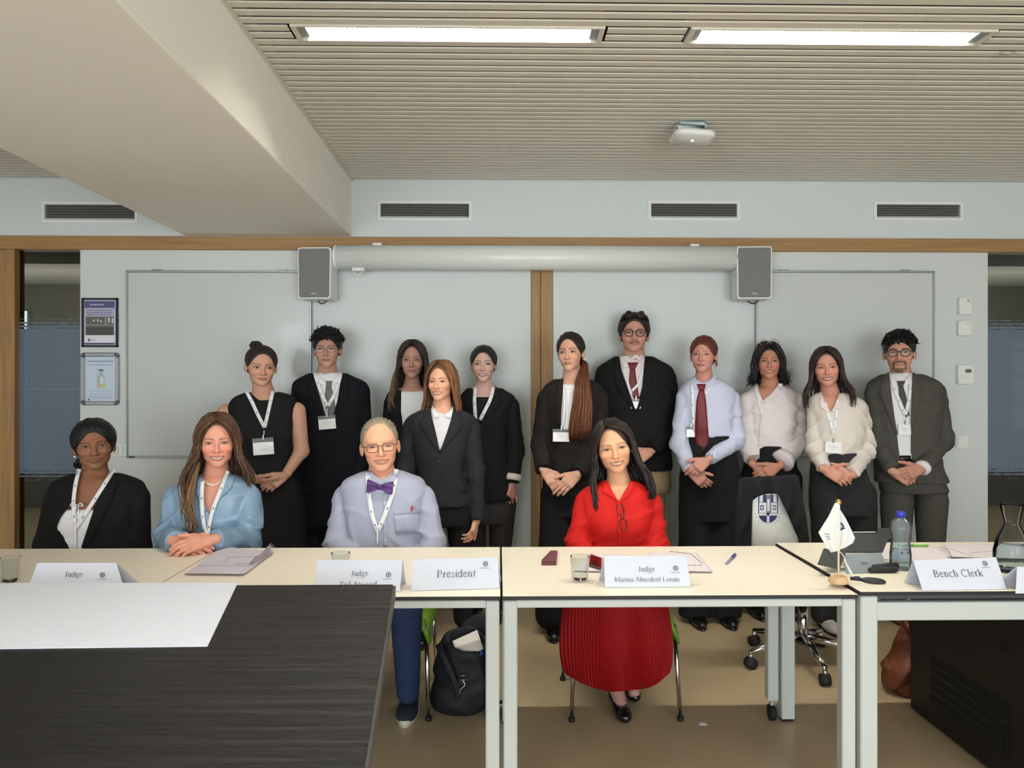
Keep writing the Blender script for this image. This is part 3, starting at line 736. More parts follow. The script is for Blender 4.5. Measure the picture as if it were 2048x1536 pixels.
# ------------------------------------------------------------------ head template (metres, face towards -y, origin between the ears at eye level)
def head_field(sm):
    """sm: 0 closed lips, 1 broad smile"""
    fs = [ell((0, .014, .030), (.0745, .094, .086)), (ell((0, -.020, -.018), (.064, .066, .078)), .02),
          (ell((0, -.018, -.064), (.054, .060, .040)), .02), (ell((0, -.062, -.093), (.026, .020, .017)), .026),
          (ell((0, -.0665, .021), (.046, .016, .010)), .014)]
    for s in (-1, 1):
        fs.append((ell((s*.037, -.0585, -.030+.005*sm), (.021, .020+.002*sm, .018)), .018))
    base = uni(fs)
    det = []
    for s in (-1, 1): det.append(ell((s*.031, -.094, .001), (.0165, .017, .0105)))
    def f(P):
        d = base(P)
        fr = P[:, 1] < .04
        Q = P[fr].copy(); dd = d[fr]; Q[:, 0] = np.abs(Q[:, 0])
        dd = smax(dd, -ell((.031, -.096, .000), (.0165, .0165, .0115))(Q), .012)
        dd = smin(dd, ell((.031, -.0680, .0), (.0152, .0128, .0115))(Q), .004)       # lids over the eyeball
        dd = smin(dd, cap((0, -.082, .012), (0, -.1015, -.029), .0055, .0088)(Q), .010)
        dd = smin(dd, ell((0, -.1035, -.0335), (.0095, .0085, .0075))(Q), .006)
        dd = smin(dd, ell((.0125, -.0915, -.0365), (.0072, .0095, .0062))(Q), .005)
        dd = smax(dd, -ell((.0065, -.1000, -.0430), (.0032, .0045, .0028))(Q), .002)
        # smile creases
        dd = smax(dd, -cap((.0185, -.0935, -.034), (.034+.004*sm, -.081, -.060), .0012+.0012*sm)(Q), .006)
        # mouth
        wm = .024+.0055*sm
        u = np.clip(Q[:, 0]/wm, 0, 1); zl = -.0625+(.0045*sm+.0005)*u*u; yl = -.0865+.013*u*u
        up = np.sqrt(((Q[:, 1]-yl)/.0065)**2+((Q[:, 2]-zl-.0030*(1-.3*u)-.001*sm)/(.0036*(1.02-u**2)+.0008))**2+(np.maximum(Q[:, 0]-wm, 0)/.004)**2)
        lw = np.sqrt(((Q[:, 1]-yl-.0005)/.0072)**2+((Q[:, 2]-zl+.0042*(1-.3*u)+.0045*sm*(1-u*u))/(.0046*(1.02-u**2)+.0008))**2+(np.maximum(Q[:, 0]-wm, 0)/.004)**2)
        dd = smin(dd, (up-1)*.0036, .003); dd = smin(dd, (lw-1)*.0042, .003)
        dd = smax(dd, -cap((0, -.0925, -.0735-.003*sm), (.012, -.090, -.0735-.003*sm), .0012)(Q), .008)
        # ears
        c_, s_ = math.cos(.38), math.sin(.38); Re = np.array([[c_, s_, 0], [-s_, c_, 0], [0, 0, 1]])
        er = ell((.0765, .014, -.012), (.0055, .0165, .029), Re)(Q); er = smax(er, -ell((.0835, .006, -.009), (.005, .0095, .018), Re)(Q), .004)
        dd = smin(dd, er, .004)
        d = d.copy(); d[fr] = dd; return d
    return f
def make_template(sm):
    V, Q = nets(head_field(sm), (-.1, -.125, -.13), (.1, .125, .13), .0025)
    return V, Q
TPL = {0: make_template(0), 1: make_template(1)}
def ss(x, a, b): t = np.clip((x-a)/(b-a), 0, 1); return t*t*(3-2*t)
def paint_face(V, sm, sp):
    """true colours of the skin, lips, brows, eyes and beard"""
    skin = np.array(lin(sp['skin'])); C = np.tile(skin, (len(V), 1))
    x, y, z = np.abs(V[:, 0]), V[:, 1], V[:, 2]; fr = (y < -.045).astype(float)
    def mix(c, m_): C[:] = C*(1-m_[:, None])+np.array(lin(c))*m_[:, None]
    def tint(t, m_): C[:] = C*(1-m_[:, None])+C*np.array(t)*m_[:, None]
    bl = sp.get('blush', .5)
    tint((1.08, .78, .76), bl*np.exp(-((x-.038)**2/.0165**2+(z+.03)**2/.015**2))*fr)
    tint((1.05, .82, .8), .6*bl*np.exp(-((x)**2/.012**2+(z+.034)**2/.01**2))*fr)
    tint((.8, .68, .66), .4*np.exp(-((x-.028)**2/.017**2+(z-.002)**2/.010**2))*fr)      # darker and redder round the eyes
    u = x/.0145; eo = sp.get('open', 1.)*(1.12-.27*sm)
    zu = (.0048*eo)*(1-u*u); zl = -(.0038*eo)*(1-u*u); xx = x-.031; ue = np.clip(np.abs(xx)/.0142, 0, 1)
    zu = .0052*eo*(1-ue**2); zl = -.0042*eo*(1-ue**2)+.0006
    inside = (np.abs(xx) < .0142)*fr
    scl = inside*ss(zu-z, 0, .0012)*ss(z-zl, 0, .0012); mix(sp.get('sclera', (186, 176, 170)), scl)
    rr_ = np.sqrt((x-.031-0*V[:, 0])**2+(z-.0006)**2); gx = sp.get('gaze', 0)
    rr_ = np.sqrt((V[:, 0]-np.sign(V[:, 0])*.031-gx)**2+(z-.0006)**2)
    mix(sp.get('iris', (78, 56, 40)), scl*ss(.0072-rr_, 0, .0012)); mix((16, 12, 12), scl*ss(.0036-rr_, 0, .0012))
    lash = fr*(np.abs(xx) < .0158)*np.exp(-((z-zu-.0004)/.0021)**2); mix(sp.get('lash', (34, 22, 20)), lash*.95)
    mix((110, 72, 62), fr*(np.abs(xx) < .0145)*np.exp(-((z-zl+.0008)/.0011)**2)*.45)
    tint((.72, .62, .6), fr*(np.abs(xx) < .016)*np.exp(-((z-zu-.0055)/.0014)**2)*.5)  # shade of the lid fold painted as a darker line
    # brows
    ub = np.clip((x-.012)/.038, 0, 1); zb = .0165+sp.get('browz', 0)+.0065*np.sin(ub*PI*.8)-.002*ub; tb = .0040*(1-.55*ub)*sp.get('browt', 1)
    mix(sp.get('brow', (60, 42, 34)), fr*(x > .010)*(x < .051)*np.exp(-((z-zb)/tb)**4)*sp.get('browa', .8))
    # nostrils and nose-wing crease, their shade painted dark
    mix((60, 28, 24), fr*np.exp(-(((x-.0065)/.0032)**2+((z+.0425)/.002)**2))*(y > -.106)*.8)
    tint((.72, .6, .58), fr*.55*np.exp(-((x-.0205)/.003)**2-((z+.037)/.006)**2))
    # mouth
    wm = .024+.0055*sm; um = np.clip(x/wm, 0, 1); zc = -.0625+(.0045*sm+.0005)*um*um
    upz = zc+(.0062+.0005*np.cos(um*9))*np.sqrt(np.maximum(1-um**2, 0))+.001*sm; loz = zc-(.0082+.0045*sm)*np.sqrt(np.maximum(1-um**2, 0))
    lipm = fr*(x < wm+.001)*ss(upz-z, -.0008, .001)*ss(z-loz, -.0008, .001); mix(sp.get('lip', (170, 92, 88)), lipm*.62)
    gap = sp.get('teeth', 1.)*sm*.0062*np.maximum(1-um**2, 0)
    gz0 = zc-gap-.0008; gz1 = zc+.0012*sm
    if sm > 0:
        mix((70, 26, 26), fr*(x < wm)*ss(gz1-z, -.0008, .0008)*ss(z-gz0, -.0008, .0008))
        mix((228, 220, 206), fr*(x < wm*.8)*ss(gz1-.0006-z, -.0005, .0008)*ss(z-gz0-.0008, -.0005, .0008))
    else:
        mix((92, 42, 40), fr*(x < wm)*np.exp(-((z-zc)/.0010)**2)*.85)
    # facial hair
    bd = sp.get('beard')
    n_ = .5+.5*np.sin(V[:, 0]*2100+np.sin(z*1500)*2)*np.sin(z*1900)
    if bd in ('goatee', 'moustache'):
        mz = zc+.0125; mm = fr*(x < .031)*np.exp(-((z-(mz-.004*um**2))/.0058)**4)*(z > upz-.001)
        mix(sp['hair'], mm*(.82 if bd == 'goatee' else .72)*(.75+.25*n_))
    if bd == 'goatee':
        side = fr*np.exp(-((x-.031)/.0055)**4)*(z < -.052)*(z > -.095)
        ch = np.exp(-((x/.03)**4))*ss(-.082-z, 0, .005)*(y < -.035)
        mix(sp['hair'], np.maximum(side, ch)*.85*(.75+.25*n_))
    st = sp.get('stubble', 0)
    if st:
        jw = ss(-.03-z-.25*(.06-x), 0, .02)*(y < .02)*(1-lipm); mix(tuple(np.array(sp['skin'])*.62), jw*st)
    hs = sp.get('scalp')
    if hs: mix(sp['hair'], hs*np.clip(ss(z-.052+.0*x, 0, .02)*ss(y+.052, -.0, .03)+ss(x-.058, 0, .008)*ss(z-.0, 0, .02), 0, 1)*(.8+.2*n_))
    return C
def Rm(yaw, pitch, roll):
    """yaw>0 turns the face to picture right, roll>0 tips the crown to picture left, pitch>0 looks down"""
    return np.array(Matrix.Rotation(math.radians(-roll), 3, 'Y')@Matrix.Rotation(math.radians(yaw), 3, 'Z')@Matrix.Rotation(math.radians(pitch), 3, 'X'))
# ------------------------------------------------------------------ hand
def hand_field(W, fdir, nback, side, s=1., curl=(.35, .45, .3), spread=.05, thumb=(.6, .75, -.25)):
    """W wrist, fdir towards the fingers, nback out of the back of the hand, side=+-1 thumb side"""
    f = nrm(fdir); n = nrm(nback-f*np.dot(nback, f)); t = np.cross(f, n)*side
    fs = []
    offs = (.028, .0095, -.0095, -.027); ln = ((.042, .025, .020), (.046, .029, .021), (.042, .027, .021), (.033, .020, .018))
    base = W+f*.012*s
    fs.append(cap(W-f*.018*s, base, .024*s, .025*s))
    for i, o in enumerate(offs):
        K = W+(f*(.088-.004*abs(i-1))+t*o)*s
        fs.append((cap(W+(f*.02+t*o*.62)*s-n*.002, K, .0145*s, .0125*s), .010))
    palm = uni(fs, .01)
    fing = []
    for i, o in enumerate(offs):
        K = W+(f*(.088-.004*abs(i-1))+t*o)*s; d = nrm(f+t*o*spread/.028); p = K-d*.01*s; rad = (.0098, .0100, .0094, .0082)[i]*s
        ang = 0; ext = (1+.12*i)
        for j, L in enumerate(ln[i]):
            ang += curl[j]*ext; dd = d*math.cos(ang)-n*math.sin(ang); q = p+dd*(L+(.01 if j == 0 else 0))*s
            fing.append(cap(p, q, rad*(1-.07*j), rad*(.95-.09*j))); p = q
    th = []
    p = W+(f*.022+t*.020-n*.004)*s; d = nrm(f*thumb[0]+t*thumb[1]+n*thumb[2])
    for j, (L, r) in enumerate(((.045, .0155), (.033, .0115), (.027, .0100))):
        q = p+d*L*s; th.append(cap(p, q, r*s, r*s*.86)); p = q; d = nrm(d+f*.35)
    fg = [uni(fing[i*3:i*3+3], .004) for i in range(4)]; tb = uni(th, .008)
    def g(P):
        d = palm(P); e = fg[0](P)
        for k in fg[1:]: e = smin(e, k(P), .0012)
        d = smin(d, e, .007); return smin(d, tb(P), .006)
    c = W+f*.08*s
    return g, c
# ================================================================== PEOPLE
m_skin = mat('skin', (255, 255, 255), .5, spec=.35, attr=True, bump=(500, .05))
m_eye = mat('eye', (255, 255, 255), .25, spec=.5, attr=True)
m_hair = mat('hair', (255, 255, 255), .42, spec=.45, attr=True, noise=(140, .28, (1, 1, .18)), bump=(260, .35, (1, 1, .12)))
def cloth(name, rgb, rough=.85, sheen=.0, bump=(350, .12), noise=(5, .04), spec=.3): return mat(name, rgb, rough, spec=spec, sheen=sheen, bump=bump, noise=noise)
m_black_c = cloth('black_suiting', (17, 17, 19)); m_navy_c = cloth('navy_suiting', (13, 14, 22)); m_char = cloth('charcoal_suiting', (38, 37, 41))
m_pin = cloth('dark_pinstripe', (26, 22, 22), noise=(40, .25, (4, 4, .1))); m_dress = cloth('black_dress', (22, 22, 23)); m_grey_c = cloth('grey_suiting', (74, 72, 67), noise=(60, .12, (1, 1, 1)))
m_whitec = cloth('white_cotton', (228, 226, 228), .8, noise=(3, .02)); m_lav = cloth('lavender_cotton', (198, 202, 224), .8, noise=(3, .03)); m_pinkw = cloth('off_white_cotton', (226, 216, 216), .8, noise=(3, .02))
m_cream = cloth('cream_satin', (216, 206, 196), .5, spec=.5, noise=(3, .03)); m_satin = cloth('blue_satin', (128, 156, 182), .33, spec=.6, bump=(9, .25, (1, 1, .5)), noise=(7, .22, (1, 1, .6)))
m_chamb = cloth('grey_blue_shirting', (166, 170, 190), .8, noise=(4, .03)); m_red = cloth('red_shirting', (196, 28, 24), .75, noise=(4, .05)); m_redsk = cloth('red_pleats', (140, 10, 16), .7, noise=(4, .06))
m_trk = cloth('black_trousers', (20, 20, 22)); m_trg = cloth('dark_grey_trousers', (42, 42, 44)); m_khaki = cloth('khaki_cotton', (158, 138, 108)); m_jean = cloth('blue_denim', (38, 52, 84), noise=(30, .12))
m_burg = cloth('burgundy_silk', (104, 26, 34), .5, spec=.5); m_tgrey = cloth('grey_silk', (104, 106, 102), .55); m_tdark = cloth('dark_green_silk', (66, 70, 66), .55)
m_strap = mat('lanyard_webbing', (232, 232, 234), .7); m_logo = mat('lanyard_print', (120, 124, 150), .6)
m_card = mat('badge_card', (234, 234, 234), .35, coat=.3); m_band = mat('badge_clear_band', (96, 98, 96), .3); m_ink = mat('ink', (70, 72, 84), .6)
m_pearl = mat('pearl', (238, 234, 226), .2, coat=.4); m_gold = mat('gold', (212, 178, 110), .3, metal=.9); m_shoe = mat('black_leather', (14, 13, 14), .25, coat=.4)
m_btn = mat('dark_button', (14, 14, 15), .35); m_steel = mat('steel', (190, 190, 186), .25, metal=.9)
def wrinkle(P, amp, seed, foci=()):
    k = seed*1.7; x, y, z = P[:, 0], P[:, 1], P[:, 2]
    a = 1-np.abs(np.sin(z*29+2.6*np.sin(x*9+k)+2.2*np.sin(y*13+k*2)+x*15*np.sin(k*5)+k))
    b = 1-np.abs(np.sin(x*24-z*17+2.4*np.sin(z*11+k)+k*3))
    m_ = .5+.5*np.sin(x*13+z*7+k*4)*np.sin(z*10-y*9+k)
    wgt = np.full(len(P), .55)
    for c, r in foci: wgt = wgt+1.9*np.exp(-np.sum((P-c)**2, 1)/r**2)
    return amp*wgt*(a**2.2*m_*1.5+b**2.2*(1-m_)*1.2-.45)
def torso(rows, Y, o=0., n=2.5):
    """superellipse stack; rows (py, x left, x right, half depth[, centre shift])"""
    R_ = []
    for r in rows:
        A = at(r[1], r[0], Y); B_ = at(r[2], r[0], Y); R_.append((A[2], (A[0]+B_[0])/2, (B_[0]-A[0])/2, r[3], Y+(r[4] if len(r) > 4 else 0)))
    R_ = np.array(R_)[np.argsort([q[0] for q in R_])]; R_ = bez(R_, 60); z, cx, a, b, cy = R_.T
    def f(P):
        zz = P[:, 2]; g = lambda q: np.interp(zz, z, q)
        aa = np.maximum(g(a)+o, .01); bb = np.maximum(g(b)+o, .01)
        u = np.abs(P[:, 0]-g(cx))/aa; v = np.abs(P[:, 1]-g(cy))/bb
        d = ((u**n+v**n+1e-9)**(1/n)-1)*np.minimum(aa, bb)
        return smax(smax(d, z[0]-zz, .01), zz-z[-1]-o, .012)
    f.zr = (z[0], z[-1]); f.bb = (cx-a, cx+a); return f
def ribs(mb, guides, N, r, wave=.004, jit=.004, seed=0, base=(60, 40, 30), var=.25, wf=3., flat=.55, sx=1, tail=.35, n=4, seg=11, wx_=0):
    """locks of hair that follow interpolated guides (head space)"""
    rg = np.random.RandomState(seed); G = [bez(g, seg) for g in guides]; b = np.array(lin(base))
    for i in range(N):
        u = (i+rg.rand())/N*(len(G)-1); k = min(int(u), len(G)-2); t = u-k
        P = G[k]*(1-t)+G[k+1]*t; s_ = np.linspace(0, 1, seg)
        ph = rg.rand()*6; jx = rg.randn(3)*jit
        P = P+jx*np.linspace(.25, 1.3, seg)[:, None]
        am = wave*s_**1.2*(.7+.6*rg.rand())
        P = P+np.stack([am*np.sin(s_*wf*PI*2+ph), am*np.cos(s_*wf*PI*2+ph*1.3), 0*am], 1)
        P[:, 0] *= sx
        L = int(seg*(1-.22*rg.rand()*(tail > .3)))
        P = bez(P[:max(L, 4)], seg)
        rad = r*(.8+.5*rg.rand())*np.where(s_ < .15, .55+s_*3, 1)*np.where(s_ > 1-tail, np.sqrt(np.maximum((1-s_)/tail, .04)), 1)
        c = b*(1+var*(rg.rand()*2-1)); mb.tube(P, rad, n, col=c, flat=(flat, nrm(P[seg//2]-np.array([0, .01, .0]))))
class Person: pass
def hair_cap(hs):
    th = hs.get('th', .009); zt = hs.get('top', .07); hw = hs.get('hw', .064); y0 = hs.get('y0', -.012); zn = hs.get('nape', -.07); am = hs.get('curl', 0); fq = hs.get('freq', 95)
    tt = hs.get('tall', 0); cxp = hs.get('slant', 0)
    def f(P):
        d = uni([ell((0, .017, .031+tt/2), (.0755+th, .0945+th, .087+th+tt/2)), (ell((0, .045, -.02), (.060+th*.6, .058+th*.5, .062)), .03)])(P)
        if am: d = d-am*(np.sin(P[:, 0]*fq+2*np.sin(P[:, 2]*fq*.6))*np.sin(P[:, 2]*fq+1.7*np.sin(P[:, 1]*fq*.5))*np.cos(P[:, 1]*fq*.9))
        zc = -.035; zz = np.maximum(P[:, 2]-zc-cxp*P[:, 0], 0)
        op = (np.sqrt((P[:, 0]/hw)**2+(zz/(zt-zc))**2)-1)*.06
        op = np.maximum(op, P[:, 1]-y0)
        d = smax(d, -op, .007)
        if hs.get('ears', True):
            Q = P.copy(); Q[:, 0] = np.abs(Q[:, 0]); d = smax(d, -ell((.082, -.004, -.026), (.03, .024, .036))(Q), .005)
        zb = zn+np.where(P[:, 1] < .02, (0.02-P[:, 1])*hs.get('side', .9), 0)
        return smax(d, zb-P[:, 2], .008)
    return f
def make_person(S):
    p = Person(); Y = S['Y']; p.S = S
    fx = at(S['nb'][0], 1100, Y)[0]
    root = p.root = empty('person', (fx, Y, 0), S['label'], 'person', S.get('group'))
    # ---- head
    hd = S['head']; s = hd.get('s', 1.); R = Rm(hd.get('yaw', 0)-math.degrees(math.atan2(fx, Y))*.9, hd.get('pitch', 0), hd.get('roll', 0))
    Yh = Y+hd.get('dy', 0); E = at(hd['eye'][0], hd['eye'][1], Yh-.085); H = E-R@V3(0, -.083, .0)*s
    p.H, p.R, p.s = H, R, s
    loc = lambda P: (P-H)@R/s
    wld = p.wld = lambda P: (np.asarray(P, float)*s)@R.T+H
    sm = hd.get('sm', 0); V, Q = TPL[sm]; C = paint_face(V, sm, hd)
    warp = lambda W, z: np.stack([W[:, 0]*1.05*hd.get('wid', 1.)*(1-.7*hd.get('jaw', .1)*ss(-.02-z, 0, .08)), W[:, 1], W[:, 2]*np.where(z < 0, hd.get('lon', 1.), 1)], 1)
    W = warp(V, V[:, 2]); nz_ = hd.get('nose', 1.)
    m_ = (np.exp(-(V[:, 0]/.016)**2)*(V[:, 1] < -.085)*np.exp(-((V[:, 2]+.025)/.025)**2))
    W[:, 1] -= (nz_-1)*.01*m_; W[:, 0] *= 1+(hd.get('nosew', 1)-1)*m_
    bV = [wld(W)]; bF = [Q]; bC = [C]; skin = np.array(lin(hd['skin']))*hd.get('neckt', .93)
    def addskin(f, lo, hi, h, c=None):
        V_, Q_ = nets(f, lo, hi, h); n0 = sum(len(v) for v in bV); bV.append(V_); bF.append(Q_+n0)
        cc = np.tile(skin if c is None else c, (len(V_), 1))
        bC.append(cc)
    nb = at(S['nb'][0], S['nb'][1], Y+.012); nr = S.get('nr', .055); top = H+R@V3(0, .018, -.045)*s
    neck = uni([cap(top, nb, nr*.96, nr*1.04), (cap(nb, nb-V3(0, 0, .05), nr*1.05, nr*1.5), .03)], .02)
    rows = S['rows']; tor = torso(rows, Y); inner = torso(rows, Y, -.024)
    skf = uni([neck, (inner, .03)], .02)
    if S.get('bust'):
        pass
    A_ = []
    for a in S['arms']:
        q = [at(k[0], k[1], Y+(k[2] if len(k) > 2 else 0)) for k in (a['sh'], a['el'], a['wr'])]; A_.append(q)
    p.arms = A_
    zlo = at(0, S.get('skin_to', S['nb'][1]+60), Y)[2]
    fs = halfz(skf, zlo, None)
    lo = np.minimum(nb, top)-V3(.28, .16, 0); hi = np.maximum(nb, top)+V3(.28, .16, .02); lo[2] = zlo-.02
    if S.get('bare'):
        fa = [fs]
        for i, q in enumerate(A_):
            fa.append((uni([cap(q[0], q[1], .051, .043), (cap(q[1], q[2], .041, .026), .02)], .01), .02))
            for t in q: lo = np.minimum(lo, t-.08); hi = np.maximum(hi, t+.08)
        addskin(uni(fa), lo, hi, .0062)
    else:
        addskin(fs, lo, hi, .0088)
    # ---- hands
    hands = []
    for hnd in S.get('hands', []):
        q = A_[hnd['arm']]; T = at(*hnd['to'][:2], Y+hnd['to'][2]); wv = q[2]
        g, c = hand_field(wv, nrm(T-wv), np.array(hnd.get('n', (0, -1, 0)), float), hnd.get('side', 1), hnd.get('s', 1.), hnd.get('curl', (.35, .45, .3)), hnd.get('spread', .04), hnd.get('thumb', (.75, .55, -.1)))
        addskin(g, c-.14, c+.14, .0036, np.array(lin(hnd.get('c', hd['skin'])))*.97); hands.append(g)
    p.hands = hands
    # core that joins it all inside the clothes
    core = [halfz(torso(rows, Y, -.045), at(0, S['legs']['p'][0][0][1]-30, Y)[2] if S.get('legs') else None, None)]
    for q in A_: core += [(cap(q[0], q[1], .03, .025), .01), (cap(q[1], q[2], .025, .02), .01)]
    legs = S.get('legs')
    LP = []
    if legs:
        for L in legs['p']:
            pts = [at(k[0], k[1], Y+(k[2] if len(k) > 2 else 0)) for k in L]; LP.append(pts)
            for i in range(len(pts)-1): core.append((cap(pts[i], pts[i+1], .035, .03), .01))
    allp = np.array([q for A in A_ for q in A]+[q for L in LP for q in L]+[nb]+[at(r[i], r[0], Y) for r in rows for i in (1, 2)])
    addskin(uni(core), allp.min(0)-.16, allp.max(0)+V3(.16, .16, -.03), .022)
    body = mesh_obj('body', np.concatenate(bV), np.concatenate(bF), m_skin, root, True, np.concatenate(bC))
    for s_ in (-1, 1): eye_patch(p, hd, sm, s_, warp, body)
    # ---- upper clothes
    p.F = {}
    seed = S['nb'][0]*.013
    for g in S.get('wear', []):
        o = g.get('o', 0.); tb = torso(rows, Y, o); hz = at(0, g['hem'], Y)[2] if g.get('hem') else None; f = [halfz(tb, hz, None) if hz else tb]
        rs = g.get('r', (.066, .058, .046)); foci = [(q[1], .11) for q in A_]+[(q[2], .07) for q in A_]+[(q[0]-V3(0, .04, .07), .06) for q in A_]; rs = (rs[0]*.86, rs[1]*.88, rs[2]*.95)
        if g.get('sleeves', True):
            for i, q in enumerate(A_):
                if i in g.get('noarm', ()): continue
                wr = q[2]+(q[1]-q[2])*g.get('cuff', .0)
                arm = uni([cap(q[0], q[1], rs[0]+o, rs[1]+o), (cap(q[1], q[2], rs[1]+o, rs[2]+o), .03)], .02)
                arm = plane_cut(arm, wr, q[2]-q[1])
                f.append((arm, g.get('k', .007)))
        else:
            for q in A_:
                pass
        if g.get('bust'):
            for s_ in (-1, 1):
                bx, by, br = g['bust']; c = at(bx+s_*g.get('bs', 26), by, Y); f.append((ell(c+V3(0, -g.get('bd', .085), 0), (br, br*.9, br)), .05))
        f0 = uni(f, .014)
        if g.get('collar_ring'):
            f0 = uni([f0, (halfz(cap(nb-V3(0, 0, .06), nb+(top-nb)*.8, nr+.021, nr+.016), None, at(0, g['collar_ring'], Y)[2]), .008)])
        amp = g.get('amp', .0028)
        f1 = (lambda f0=f0, amp=amp: lambda P: f0(P)-wrinkle(P, amp, seed, foci))()
        p.F[g['name']+'_full'] = f1
        z0 = None
        z1 = at(0, g['topz'], Y)[2] if g.get('topz') else None
        f2 = halfz(f1, z0, z1)
        if g.get('neck', True):
            f2 = (lambda f2=f2, nk=off(neck, g.get('no', .006)): lambda P: smax(f2(P), -nk(P), .004))()
        if g.get('cut'): f2 = cutp(f2, g['cut'], Y+g.get('cy', .03))
        if g.get('cut2'): f2 = cutp(f2, g['cut2'], Y+.3)
        p.F[g['name']] = f2
        P_ = np.array([at(r[i], r[0], Y) for r in rows for i in (1, 2)]+[q for A in A_ for q in A])
        lo = P_.min(0)-V3(.12, .2, .09); hi = P_.max(0)+V3(.12, .17, .07)
        if z0 is not None: lo[2] = max(lo[2], z0-.02)
        if z1 is not None: hi[2] = min(hi[2], z1+.02)
        sdf_obj(g['name'], f2, lo, hi, g.get('h', .0088), g['m'], root)
    # ---- legs
    if legs:
        fl_ = []; rr_ = legs.get('r', (.088, .066, .055))
        for pts in LP:
            fl_.append((uni([cap(pts[i], pts[i+1], rr_[min(i, 2)], rr_[min(i+1, 2)]) for i in range(len(pts)-1)], .02), .012))
        top_ = torso(legs['rows'], Y, -.004) if legs.get('rows') else None
        ff = uni(([top_] if top_ else [fl_[0][0]])+fl_, .02); fw = lambda P: ff(P)-wrinkle(P, legs.get('amp', .003), seed+2)
        q = np.array([t for L in LP for t in L]+([at(r[i], r[0], Y) for r in legs['rows'] for i in (1, 2)] if top_ else []))
        sdf_obj(legs.get('name', 'trousers'), halfz(fw, .035, None), q.min(0)-.14, q.max(0)+V3(.14, .14, .05), legs.get('h', .013), legs['m'], root)
        p.F['legs'] = fw
        if legs.get('shoes', True):
            for pts in LP:
                a = pts[-1]; tx = a[0]; ty = a[1]
                shoe_at(V3(tx, ty, 0), legs.get('shoe_dir', (0, -1)), legs.get('shoe_m', m_shoe), root, legs.get('shoe_s', 1.))
    # ---- hair
    hs = S.get('hair')
    if hs:
        mb = MB(); base = hd['hair']; kx = V3(max(1.02, 1.05*hd.get('wid', 1.)), 1, 1)
        if hs.get('cap', True):
            f = hair_cap(hs); V_, Q_ = nets(f, (-.11, -.12, -.13), (.11, .15, .17), .0048)
            mb.add(wld(V_*kx), Q_, np.array(lin(base))*.9)
        tmp = MB()
        for L in hs.get('locks', []): L(tmp, base)
        if tmp.v: mb.add(wld(np.concatenate(tmp.v)*kx), tmp.f, (1, 1, 1)); mb.c[-1] = np.concatenate(tmp.c)
        mb.build('hair', m_hair, root, True, True)
    if S.get('specs'): glasses(p, **S['specs'])
    return p
def eye_patch(p, hd, sm, s_, warp, body):
    """the open part of one eye with its lash line, lying on the lids"""
    nu, nv = 25, 13; eo = hd.get('open', 1.)*(1.15-.30*sm); U, Vv = np.meshgrid(np.linspace(-1, 1, nu), np.linspace(-1, 1.42, nv), indexing='ij')
    e = np.sqrt(np.maximum(1-np.abs(U)**2.2, 0)); hi_, lo_ = .0053*eo, .0040*eo
    z = np.where(Vv > 0, Vv*hi_*e, Vv*lo_*e)+.0009*U+.0004; x = .0310+U*.0146
    k = np.clip(1-((x-.031)/.0152)**2-(z/.0115)**2, .02, 1); y = -.068-.0128*np.sqrt(k)-.0011
    C = np.tile(np.array(lin(hd.get('sclera', (162, 150, 145)))), (nu*nv, 1)); X = x.ravel()+0*z.ravel(); Z = z.ravel()
    r = np.sqrt((X-.031-hd.get('gaze', 0)*s_)**2+(Z-.0012)**2); g = lambda m_, c: C.__setitem__(slice(None), C*(1-m_[:, None])+np.array(lin(c))*m_[:, None])
    g(ss(np.abs(X-.031), .009, .0146)*.35, (150, 110, 100)); g(ss(.0066-r, 0, .0006), hd.get('iris', (70, 48, 34))); g(ss(r, .0050, .0062)*(r < .0068), (30, 22, 18)); g(ss(.0026-r, 0, .0005), (8, 7, 7))
    Vf = Vv.ravel(); g(ss(Vf, .55, .85), hd.get('lash', (30, 20, 18))); g(ss(-Vf, .7, 1.0)*.6, (120, 76, 68))
    P = np.stack([X*s_, y.ravel(), Z], 1); P = warp(P, P[:, 2]); F_ = [(i*nv+j, (i+1)*nv+j, (i+1)*nv+j+1, i*nv+j+1) for i in range(nu-1) for j in range(nv-1)]
    F_ = F_ if s_ > 0 else [f_[::-1] for f_ in F_]
    mesh_obj('eye', p.wld(P), F_, m_eye, body, True, C)
def shoe_at(c, d, m, root, s=1., sole=None, name='shoe'):
    d = nrm((d[0], d[1], 0)); t = V3(-d[1], d[0], 0); L = .27*s
    f = uni([ell(c+d*.02+V3(0, 0, .045), (.042, .06, .045)), (ell(c+d*.10*s+V3(0, 0, .030), (.046*s, .10*s, .036)), .03), (ell(c-d*.05+V3(0, 0, .04), (.036, .045, .045)), .02)])
    Rz = np.array([t, d, [0, 0, 1]]).T
    f = uni([ell(c+d*.02+V3(0, 0, .05), (.038, .055, .045), Rz), (ell(c+d*.10*s+V3(0, 0, .030), (.044*s, .09*s, .034), Rz), .03), (ell(c-d*.045+V3(0, 0, .04), (.034, .042, .045), Rz), .02)])
    o = sdf_obj(name, halfz(f, .010, .085), c-.22, c+V3(.22, .22, .12), .0085, m, root)
    mb = MB(); pr = [((.046*s)*math.cos(a)*(1 if math.sin(a) > -.2 else .8), .045*s+(.148*s)*math.sin(a)) for a in np.linspace(0, 2*PI, 20, endpoint=False)]
    M = np.eye(4); M[:3, 0] = t; M[:3, 1] = d; M[:3, 3] = c
    prism(mb, pr, 0.001, .016 if sole is None else .03, M, .003); mb.build('sole', sole or m_shoe, o, True)
    return o
